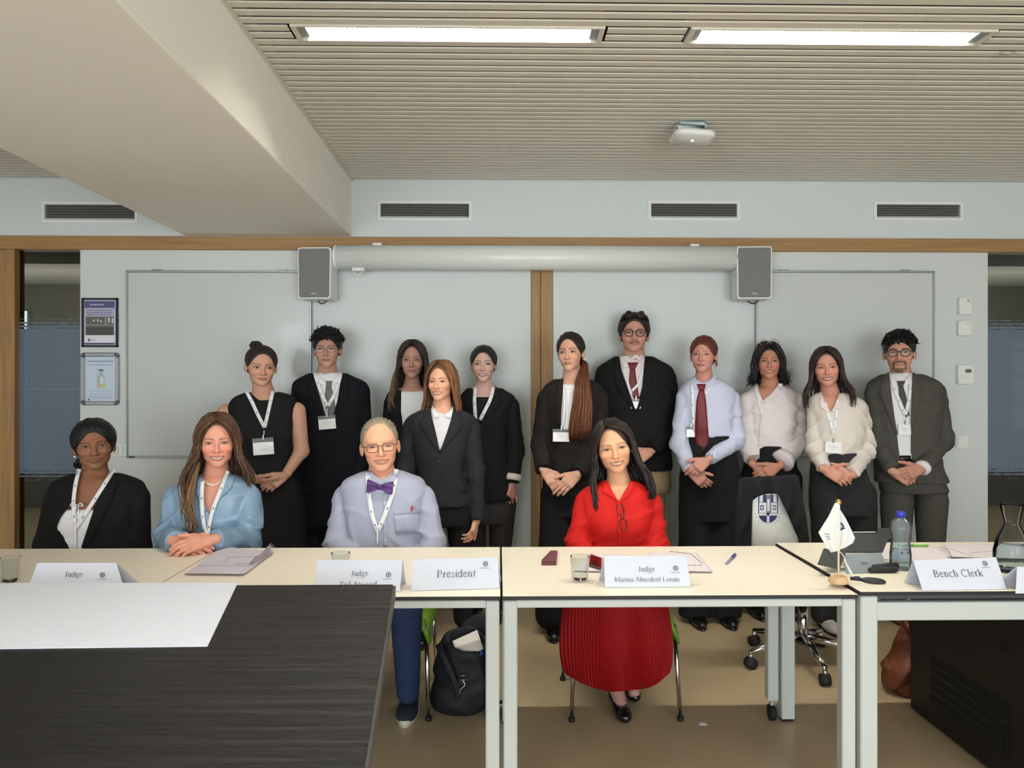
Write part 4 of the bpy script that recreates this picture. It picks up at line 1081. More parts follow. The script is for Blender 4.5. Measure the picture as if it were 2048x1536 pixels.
def glasses(p, kind='round', c=(52, 34, 34), r=.0021, w_=.0225, h_=.0185, z=-.004, up=0, y=-.099, clear=True, arms=True):
    m = mat('spectacle_%d_%d_%d' % c, c, .3, coat=.3); mb = MB(); lens = MB()
    for s in (-1, 1):
        a = np.linspace(0, 2*PI, 26, endpoint=False); e = 2.0 if kind == 'round' else 3.2
        X = np.sign(np.cos(a))*np.abs(np.cos(a))**(2/e)*w_; Z = np.sign(np.sin(a))*np.abs(np.sin(a))**(2/e)*h_
        P = np.stack([s*.0325+X, y+.05*(np.abs(s*.0325+X)-.01)**1*.14+0*X, z+Z], 1)
        mb.tube(p.wld(P), r*p.s, 6, closed=True)
        k = len(P); lens.add(p.wld(np.vstack([P, P.mean(0)])), [(i, (i+1) % k, k) for i in range(k)])
        if arms: mb.tube(p.wld([(s*(.0325+w_), y+.006, z+h_*.5), (s*.0725, y+.02, z+h_*.5), (s*.080, -.02, z+.012), (s*.081, .006, z+.008), (s*.079, .022, z-.012)]), r*.9*p.s, 6)
    mb.tube(p.wld(bez([(-.0325+w_, y, z+h_*.35), (0, y-.002, z+h_*.55), (.0325-w_, y, z+h_*.35)], 7)), r*p.s, 6)
    o = mb.build('glasses', m, p.root, True)
    lens.build('lens', m_lens, o, True); return o
def lens_mat():
    m = bpy.data.materials.new('spectacle_lens'); m.use_nodes = True; nt = m.node_tree; N = nt.nodes; L = nt.links
    tr = N.new('ShaderNodeBsdfTransparent'); g = N.new('ShaderNodeBsdfGlossy'); g.inputs['Roughness'].default_value = .03
    fr = N.new('ShaderNodeFresnel'); fr.inputs[0].default_value = 1.5; mx = N.new('ShaderNodeMixShader')
    ml = N.new('ShaderNodeMath'); ml.operation = 'MULTIPLY'; ml.inputs[1].default_value = .14; g.inputs['Roughness'].default_value = .12; L.new(fr.outputs[0], ml.inputs[0]); L.new(ml.outputs[0], mx.inputs[0]); L.new(tr.outputs[0], mx.inputs[1]); L.new(g.outputs[0], mx.inputs[2]); L.new(mx.outputs[0], N['Material Output'].inputs[0]); return m
m_lens = lens_mat()
# ---- worn things laid on the clothes
def part(p, name, m, parent=None):
    class C_:
        def __enter__(s_): s_.mb = MB(); return s_.mb
        def __exit__(s_, *a): s_.o = s_.mb.build(name, m, parent or p.root, True)
    return C_()
def lanyard(p, f, Lp, Rp, V=None, badge=None, size=(34, 26), rot=0, wp=7, band=True, dots=True, lift=.006, tail=None, depth=.105, txt=True):
    Y = p.S['Y']; mb = MB()
    for L in (Lp, Rp):
        if L: ribbon(mb, L, wp, f, Y, lift, .0015, 16)
    if tail: ribbon(mb, tail, wp*.8, f, Y, lift+.001, .0015, 5)
    if V is not None:
        c = hit(f, V[0], V[1], Y, fallback=Y-depth); mb.tube([c+V3(0, -.008, .004), c+V3(0, -.010, -.02)], .003, 6)
    o = mb.build('lanyard', m_strap, p.root, True)
    if dots:
        d = MB()
        for L in (Lp, Rp):
            if not L: continue
            B_ = bez([(q[0], q[1], 0) for q in L], 24)[:, :2]
            for i in (7, 14, 20): ribbon(d, [B_[i]-.35*(B_[i+1]-B_[i]), B_[i]+.35*(B_[i+1]-B_[i])], wp*.32, f, Y, lift+.0012, .0006, 3, 1)
        d.build('print_mark', m_logo, o)
    if badge:
        c = hit(f, badge[0], badge[1], Y, fallback=Y-depth)+V3(0, -.012, 0); k = c[1]/F; w2, h2 = size[0]*k/2, size[1]*k/2
        M = np.array(Matrix.Translation(Vector(c))@Matrix.Rotation(math.radians(rot), 4, 'Y'))@np.array([[1, 0, 0, 0], [0, 0, -1, 0], [0, 1, 0, 0], [0, 0, 0, 1.]])
        b = MB(); b.box((-w2, -h2, -.001), (w2, h2*(.55 if band else 1), .001), M=M); bo = b.build('badge', m_card, o)
        if band:
            b = MB(); b.box((-w2*1.03, h2*.55, -.0015), (w2*1.03, h2*1.08, .0015), M=M); b.build('holder_edge', m_band, o)
        if txt:
            b = MB()
            for i, (u0, u1) in enumerate(((-.7, .2), (-.5, .6), (-.3, .3))): b.box((w2*u0, h2*(.32-.3*i)-.0008, .001), (w2*u1, h2*(.32-.3*i)+.0012, .0014), M=M)
            b.build('print_line', mat('badge_print', (170, 172, 178), .5), o)
        cl = MB(); t = c+V3(0, -.002, h2*1.0); cl.tube([t+V3(0, 0, .022), t+V3(0, 0, -.004)], .0035, 6); cl.build('clip', m_steel, o)
    return o
def tie(p, f, A, B_, m, lift=.007, knot=None):
    Y = p.S['Y']; mb = MB(); strip(mb, A, B_, f, Y, lift, .003, 18, 4)
    if knot: strip(mb, [knot[0], knot[3]], [knot[1], knot[2]], f, Y, lift+.007, .006, 5, 4)
    return mb.build('tie', m, p.root, True)
def lapels(p, f, pairs, m, name='lapel', lift=.0055, th=.003):
    for A, B_ in pairs:
        mb = MB(); strip(mb, A, B_, f, p.S['Y'], lift, th, 16, 4); mb.build(name, m, p.root, True)
def buttons(p, f, pts, m=None, r=.006, name='button'):
    for q in pts:
        c = hit(f, q[0], q[1], p.S['Y']); mb = MB(); mb.tube([c+V3(0, .001, 0), c+V3(0, -.004, 0)], [r, r*.9], 10); mb.build(name, m or m_btn, p.root)
def earring(p, kind='pearl', which=(-1, 1)):
    for s in which:
        mb = MB(); q = V3(s*.0825, .010, -.044)
        if kind == 'pearl':
            pr = [(0, -.006), (.004, -.0045), (.006, 0), (.004, .0045), (0, .006)]; mb.lathe([(r*1., z) for r, z in pr], (0, 0, 0), 10); V = mb.v[0]+q; mb.v = [p.wld(V)]
            mb.build('earring', m_pearl, p.root, True)
        else:
            for k in range(7): mb.tube(p.wld([q+V3(.004*math.sin(k*2.1), -.004, -.006*k), q+V3(.004*math.cos(k*1.7), -.006, -.006*k-.005)]), .0032, 6)
            mb.build('earring', m_gold, p.root, True)
def watch(p, arm, frac=.07, m=None, r=.031):
    q = p.arms[arm]; d = nrm(q[1]-q[2]); c = q[2]+d*frac*.3
    u = nrm(np.cross(d, (0, 0, 1))); v = np.cross(d, u); a = np.linspace(0, 2*PI, 20, endpoint=False)
    P = c+r*(np.outer(np.cos(a), u)+np.outer(np.sin(a), v)); mb = MB(); mb.tube(P, .0055, 6, closed=True)
    o = mb.build('watch', m or m_steel, p.root, True)
    n = V3(0, -1, .25); n = nrm(n-d*np.dot(n, d)); mb = MB(); mb.tube([c+n*(r-.002), c+n*(r+.008)], [.0175, .016], 16); mb.build('dial', m_steel, o, True)
# ---- hair families (head space: x right, -y face side, z up)
def side_hair(sx, ln=.3, out=.09, tf=.03, N=60, r=.0065, wave=.006, seed=1, part=.0, wf=2.2, top=.128, fy=0., jit=.004, var=.25, back=True, col=None, inn=0., tail=.35, th=0.):
    def go(mb, base):
        t = th
        G = [[(part, -.070, .104+t), (.034, -.086+fy, .084+t), (.0635+inn+t, -.078+fy, .043), (.078+t, -.056, -.002), (.083+t, -.050-tf*.3, -.06), (out, -.052-tf*.8, -.13), (out*1.02, -.055-tf, -min(ln, .22)), (out*1.0, -.055-tf, -ln)],
             [(part, -.025, .126+t), (.046, -.028, .114+t), (.080+t, -.022, .055), (.087+t, -.016, -.01), (.090+t, -.014, -.075), (out+.008, -.018-tf*.4, -.14), (out+.010, -.02-tf*.6, -min(ln, .22)), (out+.006, -.02-tf*.7, -ln)],
             [(part, .035, .127+t), (.046, .05, .112+t), (.079+t, .058, .050), (.086+t, .058, -.02), (.087+t, .056, -.08), (out, .05, -.14), (out, .045, -min(ln, .22)), (out-.005, .04, -ln)]]
        if back: G.append([(0, .085, .105), (.015, .112, .065), (.022, .118, .01), (.028, .110, -.04), (.032, .098, -.09), (.038, .088, -.14), (.04, .085, -min(ln, .22)), (.04, .08, -ln)])
        ribs(mb, G, int(N*1.75), r*.74, wave, jit, seed, col or base, var, wf, .6, sx, tail)
    return go
def comb_back(N=46, r=.0042, seed=3, top=.07, bun=(.0, .10, .02), hw=.064, th=.010, var=.22, sx=(1, -1)):
    """hair drawn from the hairline over the skull to a knot"""
    def go(mb, base):
        for s_ in sx:
            G = []
            for a in np.linspace(0, 1, 7):
                an = a*PI*.56; x = hw*math.sin(an)*1.02; z = -.03+(top+.03)*math.cos(an)**1.0; y = -.070+.052*a**1.4
                p0 = V3(x, y, z); p0 = V3(0, .014, .03)+(p0-V3(0, .014, .03))
                c = V3(0, .016, .031); rad = V3(.0755+th, .0945+th, .087+th)
                def onto(q): d = q-c; k = np.linalg.norm(d/rad); return c+d/k
                b_ = V3(bun[0]*(1 if s_ > 0 else -1), bun[1], bun[2]); pts = [onto(p0*(1-t)+b_*t+V3(0, 0, 0)+nrm(V3(x*.9, 0, .06))*.09*math.sin(t*PI)) for t in np.linspace(0.02, .97, 6)]
                G.append(pts)
            ribs(mb, G, N, r, .0008, .0012, seed, base, var, 2, .5, s_, .12, seg=9)
    return go
def clump(c, n, R_, r=.006, seed=5, sq=(1, 1, 1), var=.25):
    """knot or mass of loops"""
    def go(mb, base):
        rg = np.random.RandomState(seed); b = np.array(lin(base))
        for i in range(n):
            a = nrm(rg.randn(3)); u = nrm(np.cross(a, rg.randn(3))); v = np.cross(a, u); t = np.linspace(0, 2.4+1.6*rg.rand(), 9)
            P = V3(*c)+(np.outer(np.cos(t), u)+np.outer(np.sin(t), v))*np.array(sq)*R_*(.86+.14*rg.rand())
            mb.tube(P, r*np.sin(np.linspace(.35, PI-.35, 9)), 5, col=b*(1+var*(rg.rand()*2-1)))
    return go
def short_top(N=150, r=.005, seed=4, ln=.03, fwd=(0, -1, .2), zmin=.055, ymin=-.085, var=.3, lift=.012, curl=0., th=.010, sidez=None, jr=.5):
    """short tufts rooted over the crown"""
    def go(mb, base):
        rg = np.random.RandomState(seed); b = np.array(lin(base)); k = 0
        while k < N:
            d = nrm(rg.randn(3)); q = V3(0, .017, .031)+d*V3(.0755+th, .0945+th, .087+th)*.97
            if q[2] < zmin or q[1] < ymin or (sidez and q[2] < sidez): continue
            k += 1; f_ = nrm(V3(*fwd)+rg.randn(3)*jr); f_ = nrm(f_-d*np.dot(f_, d)*.8+d*.25)
            t = np.linspace(0, 1, 6)[:, None]; P = q+f_*ln*t*(.7+.6*rg.rand())+d*lift*np.sin(t*PI*.75)
            if curl: P = P+curl*np.stack([np.sin(t[:, 0]*9+k), np.cos(t[:, 0]*8+k), np.sin(t[:, 0]*7+k*2)], 1)*t
            mb.tube(P, r*np.array([.8, 1, 1, .9, .65, .25]), 4, col=b*(1+var*(rg.rand()*2-1)))
    return go
def free(pts, N=40, r=.006, wave=.004, seed=9, jit=.004, sx=1, var=.25, wf=2, tail=.35, col=None):
    return lambda mb, base: ribs(mb, pts, N, r, wave, jit, seed, col or base, var, wf, .6, sx, tail)
CL1, CL2 = (.42, .5, .3), (.55, .7, .4)
# ---------------------------------------------------------------- standing, from the left
# 1 sleeveless black dress
p = make_person(dict(label='person in a sleeveless black dress with a white lanyard, standing leftmost', Y=4.55, nb=(527, 790), nr=.056,
    head=dict(eye=(526, 736), s=1.0, yaw=9, pitch=6, roll=-3, sm=0, skin=(206, 156, 132), blush=.6, hair=(44, 34, 32), brow=(48, 34, 30), lip=(160, 84, 80), jaw=.06, wid=1.06, gaze=.003),
    rows=[(782, 500, 556, .055), (794, 470, 588, .085, .0), (812, 458, 596, .10), (840, 461, 594, .118), (870, 464, 592, .135, -.01), (900, 474, 588, .125), (940, 474, 592, .12), (990, 466, 604, .13), (1050, 460, 612, .13), (1140, 462, 612, .13), (1195, 466, 606, .13)],
    skin_to=845, bare=True,
    arms=[dict(sh=(452, 825), el=(452, 900, -.02), wr=(508, 958, -.15)), dict(sh=(594, 822), el=(603, 902, -.03), wr=(571, 950, -.14))],
    hands=[dict(arm=0, to=(556, 972, -.19), n=(0, -.6, -.8), side=-1, s=.92, curl=(.3, .3, .2)), dict(arm=1, to=(530, 976, -.20), n=(.2, -1, .3), side=1, s=.95, curl=CL1)],
    wear=[dict(name='dress', m=m_dress, sleeves=False, neck=False, cut=[(497, 770), (556, 770), (552, 784), (540, 800), (518, 801), (503, 788)], cy=.12, amp=.0016, h=.0085, topz=784)],
    legs=dict(p=[[(510, 1060), (508, 1140), (506, 1225)], [(556, 1060), (558, 1140), (562, 1225)]], m=m_trk, r=(.07, .055, .045)),
    hair=dict(th=.006, top=.078, hw=.064, nape=-.05, side=.6, locks=[comb_back(40, .0036, 3, .078, (-.02, .085, .07), th=.006), clump((-.028, .055, .118), 34, .027, .007, 5, (1.1, 1, .8))])))
lanyard(p, p.F['dress_full'], [(493, 784), (503, 802), (516, 830), (529, 855)], [(546, 781), (541, 803), (535, 830), (529, 855)], (529, 862), (528, 893), (41, 32), -4, wp=7)
# 2 navy suit
p = make_person(dict(label='person in a navy suit and grey tie, behind the sleeveless black dress', Y=4.8, nb=(654, 752), nr=.056,
    head=dict(eye=(651.5, 698), s=1.04, yaw=-5, pitch=0, roll=1, sm=0, skin=(192, 146, 128), blush=.5, hair=(22, 19, 20), brow=(40, 30, 28), jaw=.12, lip=(150, 84, 78), wid=.98, open=.8),
    rows=[(741, 629, 682, .06), (752, 607, 705, .085), (766, 586, 732, .10), (790, 586, 738, .115), (830, 592, 734, .12), (900, 600, 728, .118), (960, 596, 734, .12), (1020, 590, 738, .125), (1050, 590, 738, .125)],
    skin_to=790, arms=[dict(sh=(602, 782), el=(590, 880, 0), wr=(612, 985, -.06)), dict(sh=(722, 784), el=(728, 882, 0), wr=(712, 985, -.06))],
    hands=[dict(arm=0, to=(620, 1025, -.08), n=(-1, -.3, 0), side=1), dict(arm=1, to=(705, 1025, -.08), n=(1, -.3, 0), side=-1)],
    wear=[dict(name='shirt', m=m_whitec, o=-.012, sleeves=False, topz=740, hem=870, amp=.001, collar_ring=745, no=.003, h=.0082),
          dict(name='jacket', m=m_navy_c, topz=746, no=.013, cut=[(622, 725), (686, 725), (683, 752), (675, 800), (665, 834), (658, 850), (651, 830), (638, 795), (627, 755)], r=(.066, .06, .052))],
    legs=dict(p=[[(628, 1030), (628, 1130), (624, 1226)], [(694, 1030), (690, 1130), (684, 1226)]], m=m_navy_c, rows=[(990, 596, 734, .12), (1030, 592, 738, .12), (1060, 594, 732, .11)]),
    hair=dict(th=.011, top=.062, hw=.066, nape=-.035, side=.3, tall=.012, curl=.0022, freq=120, locks=[short_top(420, .0036, 4, .018, (0, -.6, .3), .050, -.086, lift=.007, curl=.004, jr=.9, th=.014)]),
    specs=dict(kind='round', c=(120, 112, 104), r=.0011)))
f = p.F['jacket_full']; fsh = p.F['shirt_full']
lapels(p, f, [([(629, 748), (634, 775), (648, 820), (657, 850)], [(616, 748), (618, 790), (634, 815), (656, 852)]), ([(683, 748), (679, 790), (670, 822), (658, 850)], [(694, 750), (697, 792), (682, 818), (659, 852)])], m_navy_c)
lapels(p, fsh, [([(630, 742), (642, 754), (653, 765)], [(632, 752), (637, 768), (650, 771)]), ([(682, 741), (670, 754), (659, 765)], [(680, 752), (674, 766), (661, 771)])], m_whitec, 'collar', .010)
tie(p, fsh, [(652, 772), (650, 790), (651, 815), (655, 840)], [(662, 772), (667, 790), (671, 815), (668, 835)], m_tgrey, knot=[(651, 762), (665, 762), (662, 774), (654, 774)])
lanyard(p, f, [(630, 748), (636, 768), (645, 792), (655, 812)], [(682, 746), (676, 770), (667, 792), (656, 812)], (655, 818), (655, 845), (34, 26), -5, wp=7)
# 3 long dark blonde hair, black blazer
p = make_person(dict(label='person with long dark blonde hair and white blouse, behind the charcoal suit', Y=4.85, nb=(824, 775), nr=.046,
    head=dict(eye=(823, 720.5), s=1.02, yaw=-3, pitch=1, roll=0, sm=0, skin=(186, 140, 122), blush=.5, hair=(52, 40, 32), brow=(50, 36, 30), jaw=.14, wid=.95, lip=(164, 84, 80), open=.95),
    rows=[(768, 800, 848, .05), (780, 782, 866, .075), (795, 772, 878, .095), (830, 775, 875, .11), (880, 780, 872, .11), (960, 776, 876, .115), (1050, 770, 880, .12)],
    skin_to=800, arms=[dict(sh=(783, 808), el=(776, 900, 0), wr=(790, 985, -.08)), dict(sh=(866, 808), el=(876, 900, 0), wr=(862, 985, -.08))],
    hands=[dict(arm=0, to=(800, 1020, -.1), n=(-1, -.3, 0), side=1, s=.9), dict(arm=1, to=(855, 1020, -.1), n=(1, -.3, 0), side=-1, s=.9)],
    wear=[dict(name='blouse', m=m_whitec, o=-.010, sleeves=False, topz=782, hem=900, amp=.0048, no=.004, h=.0082),
          dict(name='jacket', m=m_black_c, topz=780, no=.014, cut=[(803, 768), (846, 768), (848, 810), (836, 880), (822, 900), (808, 868), (802, 820)], r=(.058, .054, .046))],
    legs=dict(p=[[(802, 1050), (802, 1140), (800, 1226)], [(848, 1050), (848, 1140), (850, 1226)]], m=m_trk, rows=[(1000, 780, 874, .11), (1060, 776, 878, .115)]),
    hair=dict(th=.008, top=.080, hw=.059, nape=-.09, side=1.2, ears=False, locks=[side_hair(-1, .36, .088, .055, 70, .0062, .006, 21, 0, 2, inn=-.004, var=.3), side_hair(1, .30, .082, .03, 56, .0062, .004, 22, 0, 2, inn=-.004, var=.3),
        free([[(.062, -.05, .03), (.080, -.04, -.04), (.10, -.07, -.14), (.112, -.09, -.25), (.10, -.11, -.36)], [(.07, -.03, .03), (.088, -.02, -.04), (.115, -.05, -.14), (.13, -.07, -.25), (.115, -.09, -.36)]], 26, .007, .008, 23, .006, -1, .3, 2, col=(98, 80, 58))])))
# 4 shorter person, charcoal trouser suit, auburn hair
p = make_person(dict(label='person with short auburn hair in a charcoal trouser suit and open white collar', Y=4.38, nb=(884, 815), nr=.047,
    head=dict(eye=(874, 763.5), s=.98, yaw=-17, pitch=0, roll=0, sm=1, skin=(232, 176, 146), blush=.5, hair=(116, 78, 50), brow=(104, 68, 48), jaw=.12, wid=.95, lip=(178, 92, 82), lash=(60, 40, 34)),
    rows=[(812, 858, 908, .052), (822, 836, 930, .078), (836, 815, 952, .10), (862, 818, 948, .115), (900, 826, 938, .122), (940, 834, 930, .112), (975, 830, 936, .115), (1010, 822, 944, .125), (1022, 820, 946, .127)],
    skin_to=850, arms=[dict(sh=(826, 853), el=(812, 940, 0), wr=(822, 1028, -.05)), dict(sh=(941, 855), el=(950, 945, 0), wr=(953, 1040, -.04))],
    hands=[dict(arm=0, to=(824, 1060, -.08), n=(-1, -.3, 0), side=1, s=.9), dict(arm=1, to=(944, 1075, -.08), n=(1, -.4, 0), side=-1, s=.86)],
    wear=[dict(name='shirt', m=m_whitec, o=-.012, sleeves=False, topz=816, hem=915, amp=.001, collar_ring=819, no=.003, h=.0065, cut=[(866, 806), (904, 806), (899, 822), (887, 828), (874, 822)], cy=.1),
          dict(name='jacket', m=m_char, hem=1012, topz=820, no=.014, cut=[(856, 800), (909, 800), (905, 830), (894, 865), (880, 903), (872, 866), (863, 830)], r=(.067, .060, .052), amp=.004, h=.0082)],
    legs=dict(p=[[(856, 1010), (852, 1110), (848, 1235)], [(918, 1010), (924, 1110), (926, 1235)]], m=m_trk, rows=[(980, 838, 930, .10), (1020, 830, 940, .115), (1050, 830, 944, .115)]),
    hair=dict(th=.010, top=.077, hw=.059, y0=-.03, nape=-.09, side=.9, ears=False, locks=[side_hair(-1, .17, .088, .02, 60, .006, .006, 31, .012, 1.6, inn=-.006, var=.3), side_hair(1, .18, .100, -.02, 64, .006, .008, 32, .012, 1.8, fy=.02, var=.3, col=(140, 92, 58))])))
f = p.F['jacket_full']; fsh = p.F['shirt_full']
lapels(p, f, [([(861, 816), (866, 845), (872, 870), (879, 902)], [(850, 818), (846, 842), (836, 846), (877, 906)]), ([(907, 816), (901, 845), (891, 875), (880, 902)], [(917, 820), (921, 845), (929, 850), (881, 906)])], m_char)
lapels(p, fsh, [([(864, 811), (871, 822), (880, 829)], [(863, 820), (868, 836), (878, 834)]), ([(906, 812), (899, 823), (889, 829)], [(906, 822), (902, 836), (891, 834)])], m_whitec, 'collar', .012)
buttons(p, fsh, [(883, 845), (882, 862)], m_whitec, .004); buttons(p, f, [(879, 923), (881, 955)], m_btn, .008)
lapels(p, f, [([(918, 968), (937, 968)], [(918, 984), (937, 984)])], m_char, 'pocket_flap')
earring(p, 'pearl', (1,))
# 5 black blazer, hair drawn back
p = make_person(dict(label='person with dark hair drawn back and turned up white cuff on a black blazer', Y=4.8, nb=(969, 778), nr=.047,
    head=dict(eye=(965.5, 728.5), s=1.0, yaw=-3, pitch=0, roll=0, sm=1, skin=(212, 172, 158), blush=.45, hair=(34, 28, 28), brow=(44, 30, 28), jaw=.12, wid=.97, lip=(176, 92, 92), open=1.25),
    rows=[(766, 946, 990, .05), (780, 930, 1010, .08), (796, 920, 1030, .10), (830, 926, 1022, .11), (880, 932, 1016, .115), (950, 926, 1022, .12), (1000, 922, 1030, .125)],
    skin_to=800, arms=[dict(sh=(930, 812), el=(920, 900, 0), wr=(930, 985, -.05)), dict(sh=(1022, 812), el=(1032, 898, 0), wr=(1024, 966, -.05))],
    hands=[dict(arm=0, to=(934, 1030, -.08), n=(-1, -.3, 0), side=1, s=.9), dict(arm=1, to=(1018, 1020, -.1), n=(.7, -.8, 0), side=-1, s=.92, curl=(.25, .3, .2), c=(196, 140, 126))],
    wear=[dict(name='top', m=m_dress, o=-.012, sleeves=False, topz=794, hem=880, amp=.001, no=.003, h=.009),
          dict(name='jacket', m=m_black_c, hem=1002, topz=776, no=.014, cut=[(946, 760), (990, 760), (988, 785), (975, 815), (960, 850), (950, 815), (946, 785)], r=(.063, .058, .05), noarm=())],
    legs=dict(p=[[(946, 1000), (950, 1110), (948, 1225)], [(1006, 1000), (1000, 1110), (992, 1225)]], m=mat('pinstripe_trousers', (38, 34, 34), .85, noise=(60, .3, (4, 4, .1))), rows=[(985, 930, 1026, .10), (1020, 928, 1028, .11), (1045, 930, 1024, .11)]),
    hair=dict(th=.006, top=.070, hw=.060, nape=-.05, side=.6, locks=[comb_back(44, .0036, 6, .070, (0, .10, .0), th=.006), clump((.02, .105, -.05), 26, .024, .006, 6)])))
lanyard(p, p.F['jacket_full'], [(951, 776), (949, 800), (951, 838)], [(987, 774), (980, 800), (960, 840)], None, None, wp=7, lift=.008)
lapels(p, p.F['jacket_full'], [([(989, 772), (985, 800), (972, 830)], [(1000, 778), (1002, 810), (975, 835)])], m_black_c)
q = p.arms[1]; d_ = nrm(q[1]-q[2]); mb = MB(); mb.tube([q[2]+d_*.015, q[2]+d_*.03, q[2]+d_*.055], [.052, .058, .054], 20); mb.build('shirt_cuff', m_cream, p.root, True)
# 6 pony tail over the shoulder
p = make_person(dict(label='person with a very long brown ponytail over one shoulder and dark pinstriped blazer', Y=4.48, nb=(1143, 757), nr=.046,
    head=dict(eye=(1134.5, 704.5), s=.99, yaw=-13, pitch=0, roll=3, sm=0, skin=(214, 164, 140), blush=.45, hair=(30, 21, 18), brow=(40, 28, 26), jaw=.14, wid=.93, lip=(172, 88, 84), open=1.1, browt=1.2),
    rows=[(752, 1120, 1168, .05), (762, 1102, 1188, .08), (778, 1085, 1206, .10), (810, 1088, 1204, .115), (860, 1094, 1198, .12), (920, 1092, 1200, .125), (990, 1082, 1206, .13)],
    skin_to=775, arms=[dict(sh=(1094, 798), el=(1082, 890, 0), wr=(1088, 940, -.14)), dict(sh=(1196, 798), el=(1196, 890, -.02), wr=(1156, 948, -.17))],
    hands=[dict(arm=0, to=(1128, 990, -.2), n=(.2, -1, .2), side=-1, s=.96, curl=(.2, .3, .2), spread=.03), dict(arm=1, to=(1108, 990, -.22), n=(0, -1, .35), side=1, s=.98, curl=(.2, .25, .15), spread=.06)],
    wear=[dict(name='top', m=m_whitec, o=-.012, sleeves=False, topz=768, hem=880, amp=.001, no=.0, h=.0082),
          dict(name='jacket', m=m_pin, hem=992, topz=758, no=.015, cut=[(1125, 740), (1165, 740), (1166, 780), (1160, 830), (1132, 880), (1122, 850), (1123, 790)], r=(.070, .066, .056), amp=.0048, h=.0082)],
    legs=dict(p=[[(1115, 990), (1112, 1100), (1104, 1227)], [(1170, 990), (1172, 1100), (1168, 1227)]], m=m_trk, r=(.10, .10, .10), rows=[(970, 1096, 1196, .11), (1030, 1080, 1206, .12)]),
    hair=dict(th=.005, top=.074, hw=.060, nape=-.05, side=.6, locks=[comb_back(46, .0034, 8, .074, (.03, .09, -.02), th=.005),
        free([[(.035, .06, -.05), (.06, .01, -.09), (.045, -.09, -.17), (.035, -.125, -.29), (.005, -.13, -.42), (.0, -.13, -.50)], [(.045, .06, -.05), (.075, .01, -.08), (.085, -.09, -.17), (.085, -.12, -.29), (.07, -.13, -.40), (.06, -.13, -.50)], [(.055, .06, -.05), (.09, .01, -.07), (.115, -.08, -.17), (.128, -.11, -.29), (.125, -.12, -.40), (.118, -.125, -.47)]], 110, .0075, .003, 41, .004, 1, .35, 1.2, .3, (98, 56, 32))])))
f = p.F['jacket_full']
lapels(p, f, [([(1127, 756), (1124, 800), (1121, 852)], [(1116, 760), (1108, 800), (1114, 850)])], m_pin)
lanyard(p, f, [(1128, 775), (1129, 820), (1124, 855)], None, (1123, 856), (1122, 871), (33, 24), 1, wp=4, dots=False)
earring(p)
# 7 tall, moustache and glasses
p = make_person(dict(label='tallest person, dark suit with burgundy tie, round dark glasses and a moustache', Y=4.90, nb=(1267, 722), nr=.066,
    head=dict(eye=(1269, 665.5), s=1.08, yaw=1, pitch=-4, roll=-1, sm=0, skin=(204, 152, 132), blush=.5, hair=(40, 28, 26), brow=(54, 38, 34), beard='moustache', jaw=.02, wid=1.03, lip=(158, 88, 82), stubble=.12),
    rows=[(708, 1236, 1296, .065), (722, 1214, 1322, .09), (738, 1194, 1346, .11), (770, 1190, 1350, .125), (830, 1196, 1346, .135), (890, 1198, 1342, .14), (930, 1194, 1344, .14), (942, 1192, 1344, .14)],
    skin_to=760, arms=[dict(sh=(1208, 760), el=(1202, 860, 0), wr=(1238, 925, -.14)), dict(sh=(1334, 758), el=(1342, 856, 0), wr=(1302, 902, -.17))],
    hands=[dict(arm=0, to=(1280, 935, -.2), n=(0, -1, .3), side=-1), dict(arm=1, to=(1262, 925, -.22), n=(0, -1, .4), side=1, s=1.0, curl=CL1)],
    wear=[dict(name='shirt', m=m_pinkw, o=-.012, sleeves=False, topz=704, hem=850, amp=.001, collar_ring=709, no=.003, h=.0082),
          dict(name='jacket', m=m_black_c, hem=942, topz=712, no=.015, cut=[(1234, 690), (1292, 690), (1289, 722), (1284, 775), (1272, 821), (1262, 795), (1246, 750), (1238, 722)], r=(.072, .066, .055), amp=.0045)],
    legs=dict(p=[[(1238, 940), (1236, 1080), (1232, 1225)], [(1303, 940), (1306, 1080), (1308, 1225)]], m=m_khaki, rows=[(915, 1204, 1338, .12), (960, 1200, 1342, .13), (985, 1204, 1340, .12)], r=(.092, .072, .062)),
    hair=dict(th=.0082, top=.072, hw=.064, nape=-.04, side=.3, tall=.012, locks=[comb_back(50, .0052, 11, .074, (0, .085, .06), th=.011), free([[(.004, -.07, .092), (.02, -.082, .118), (.04, -.055, .128), (.05, .0, .12)], [(.012, -.072, .09), (.05, -.066, .098), (.072, -.03, .09), (.078, .03, .07)]], 26, .0065, .001, 51, .003, 1, .25), free([[(.004, -.07, .092), (.02, -.082, .118), (.04, -.055, .128), (.05, .0, .12)], [(.012, -.072, .09), (.05, -.066, .098), (.072, -.03, .09), (.078, .03, .07)]], 26, .0065, .001, 52, .003, -1, .25)]),
    specs=dict(kind='round', c=(58, 30, 48), r=.0026, w_=.0235, h_=.020)))
f = p.F['jacket_full']; fsh = p.F['shirt_full']
lapels(p, f, [([(1238, 712), (1244, 745), (1258, 785), (1271, 820)], [(1228, 720), (1228, 765), (1240, 785), (1270, 824)]), ([(1290, 712), (1289, 750), (1282, 790), (1273, 820)], [(1299, 722), (1304, 768), (1296, 790), (1274, 824)])], m_black_c)
lapels(p, fsh, [([(1240, 709), (1250, 720), (1260, 728)], [(1242, 722), (1248, 737), (1258, 732)]), ([(1289, 711), (1281, 721), (1272, 728)], [(1289, 724), (1283, 734), (1273, 731)])], m_pinkw, 'collar', .012)
tie(p, fsh, [(1260, 736), (1258, 760), (1260, 780), (1268, 797)], [(1270, 736), (1273, 760), (1276, 780), (1279, 797)], m_burg, knot=[(1255, 725), (1277, 725), (1270, 738), (1260, 738)])
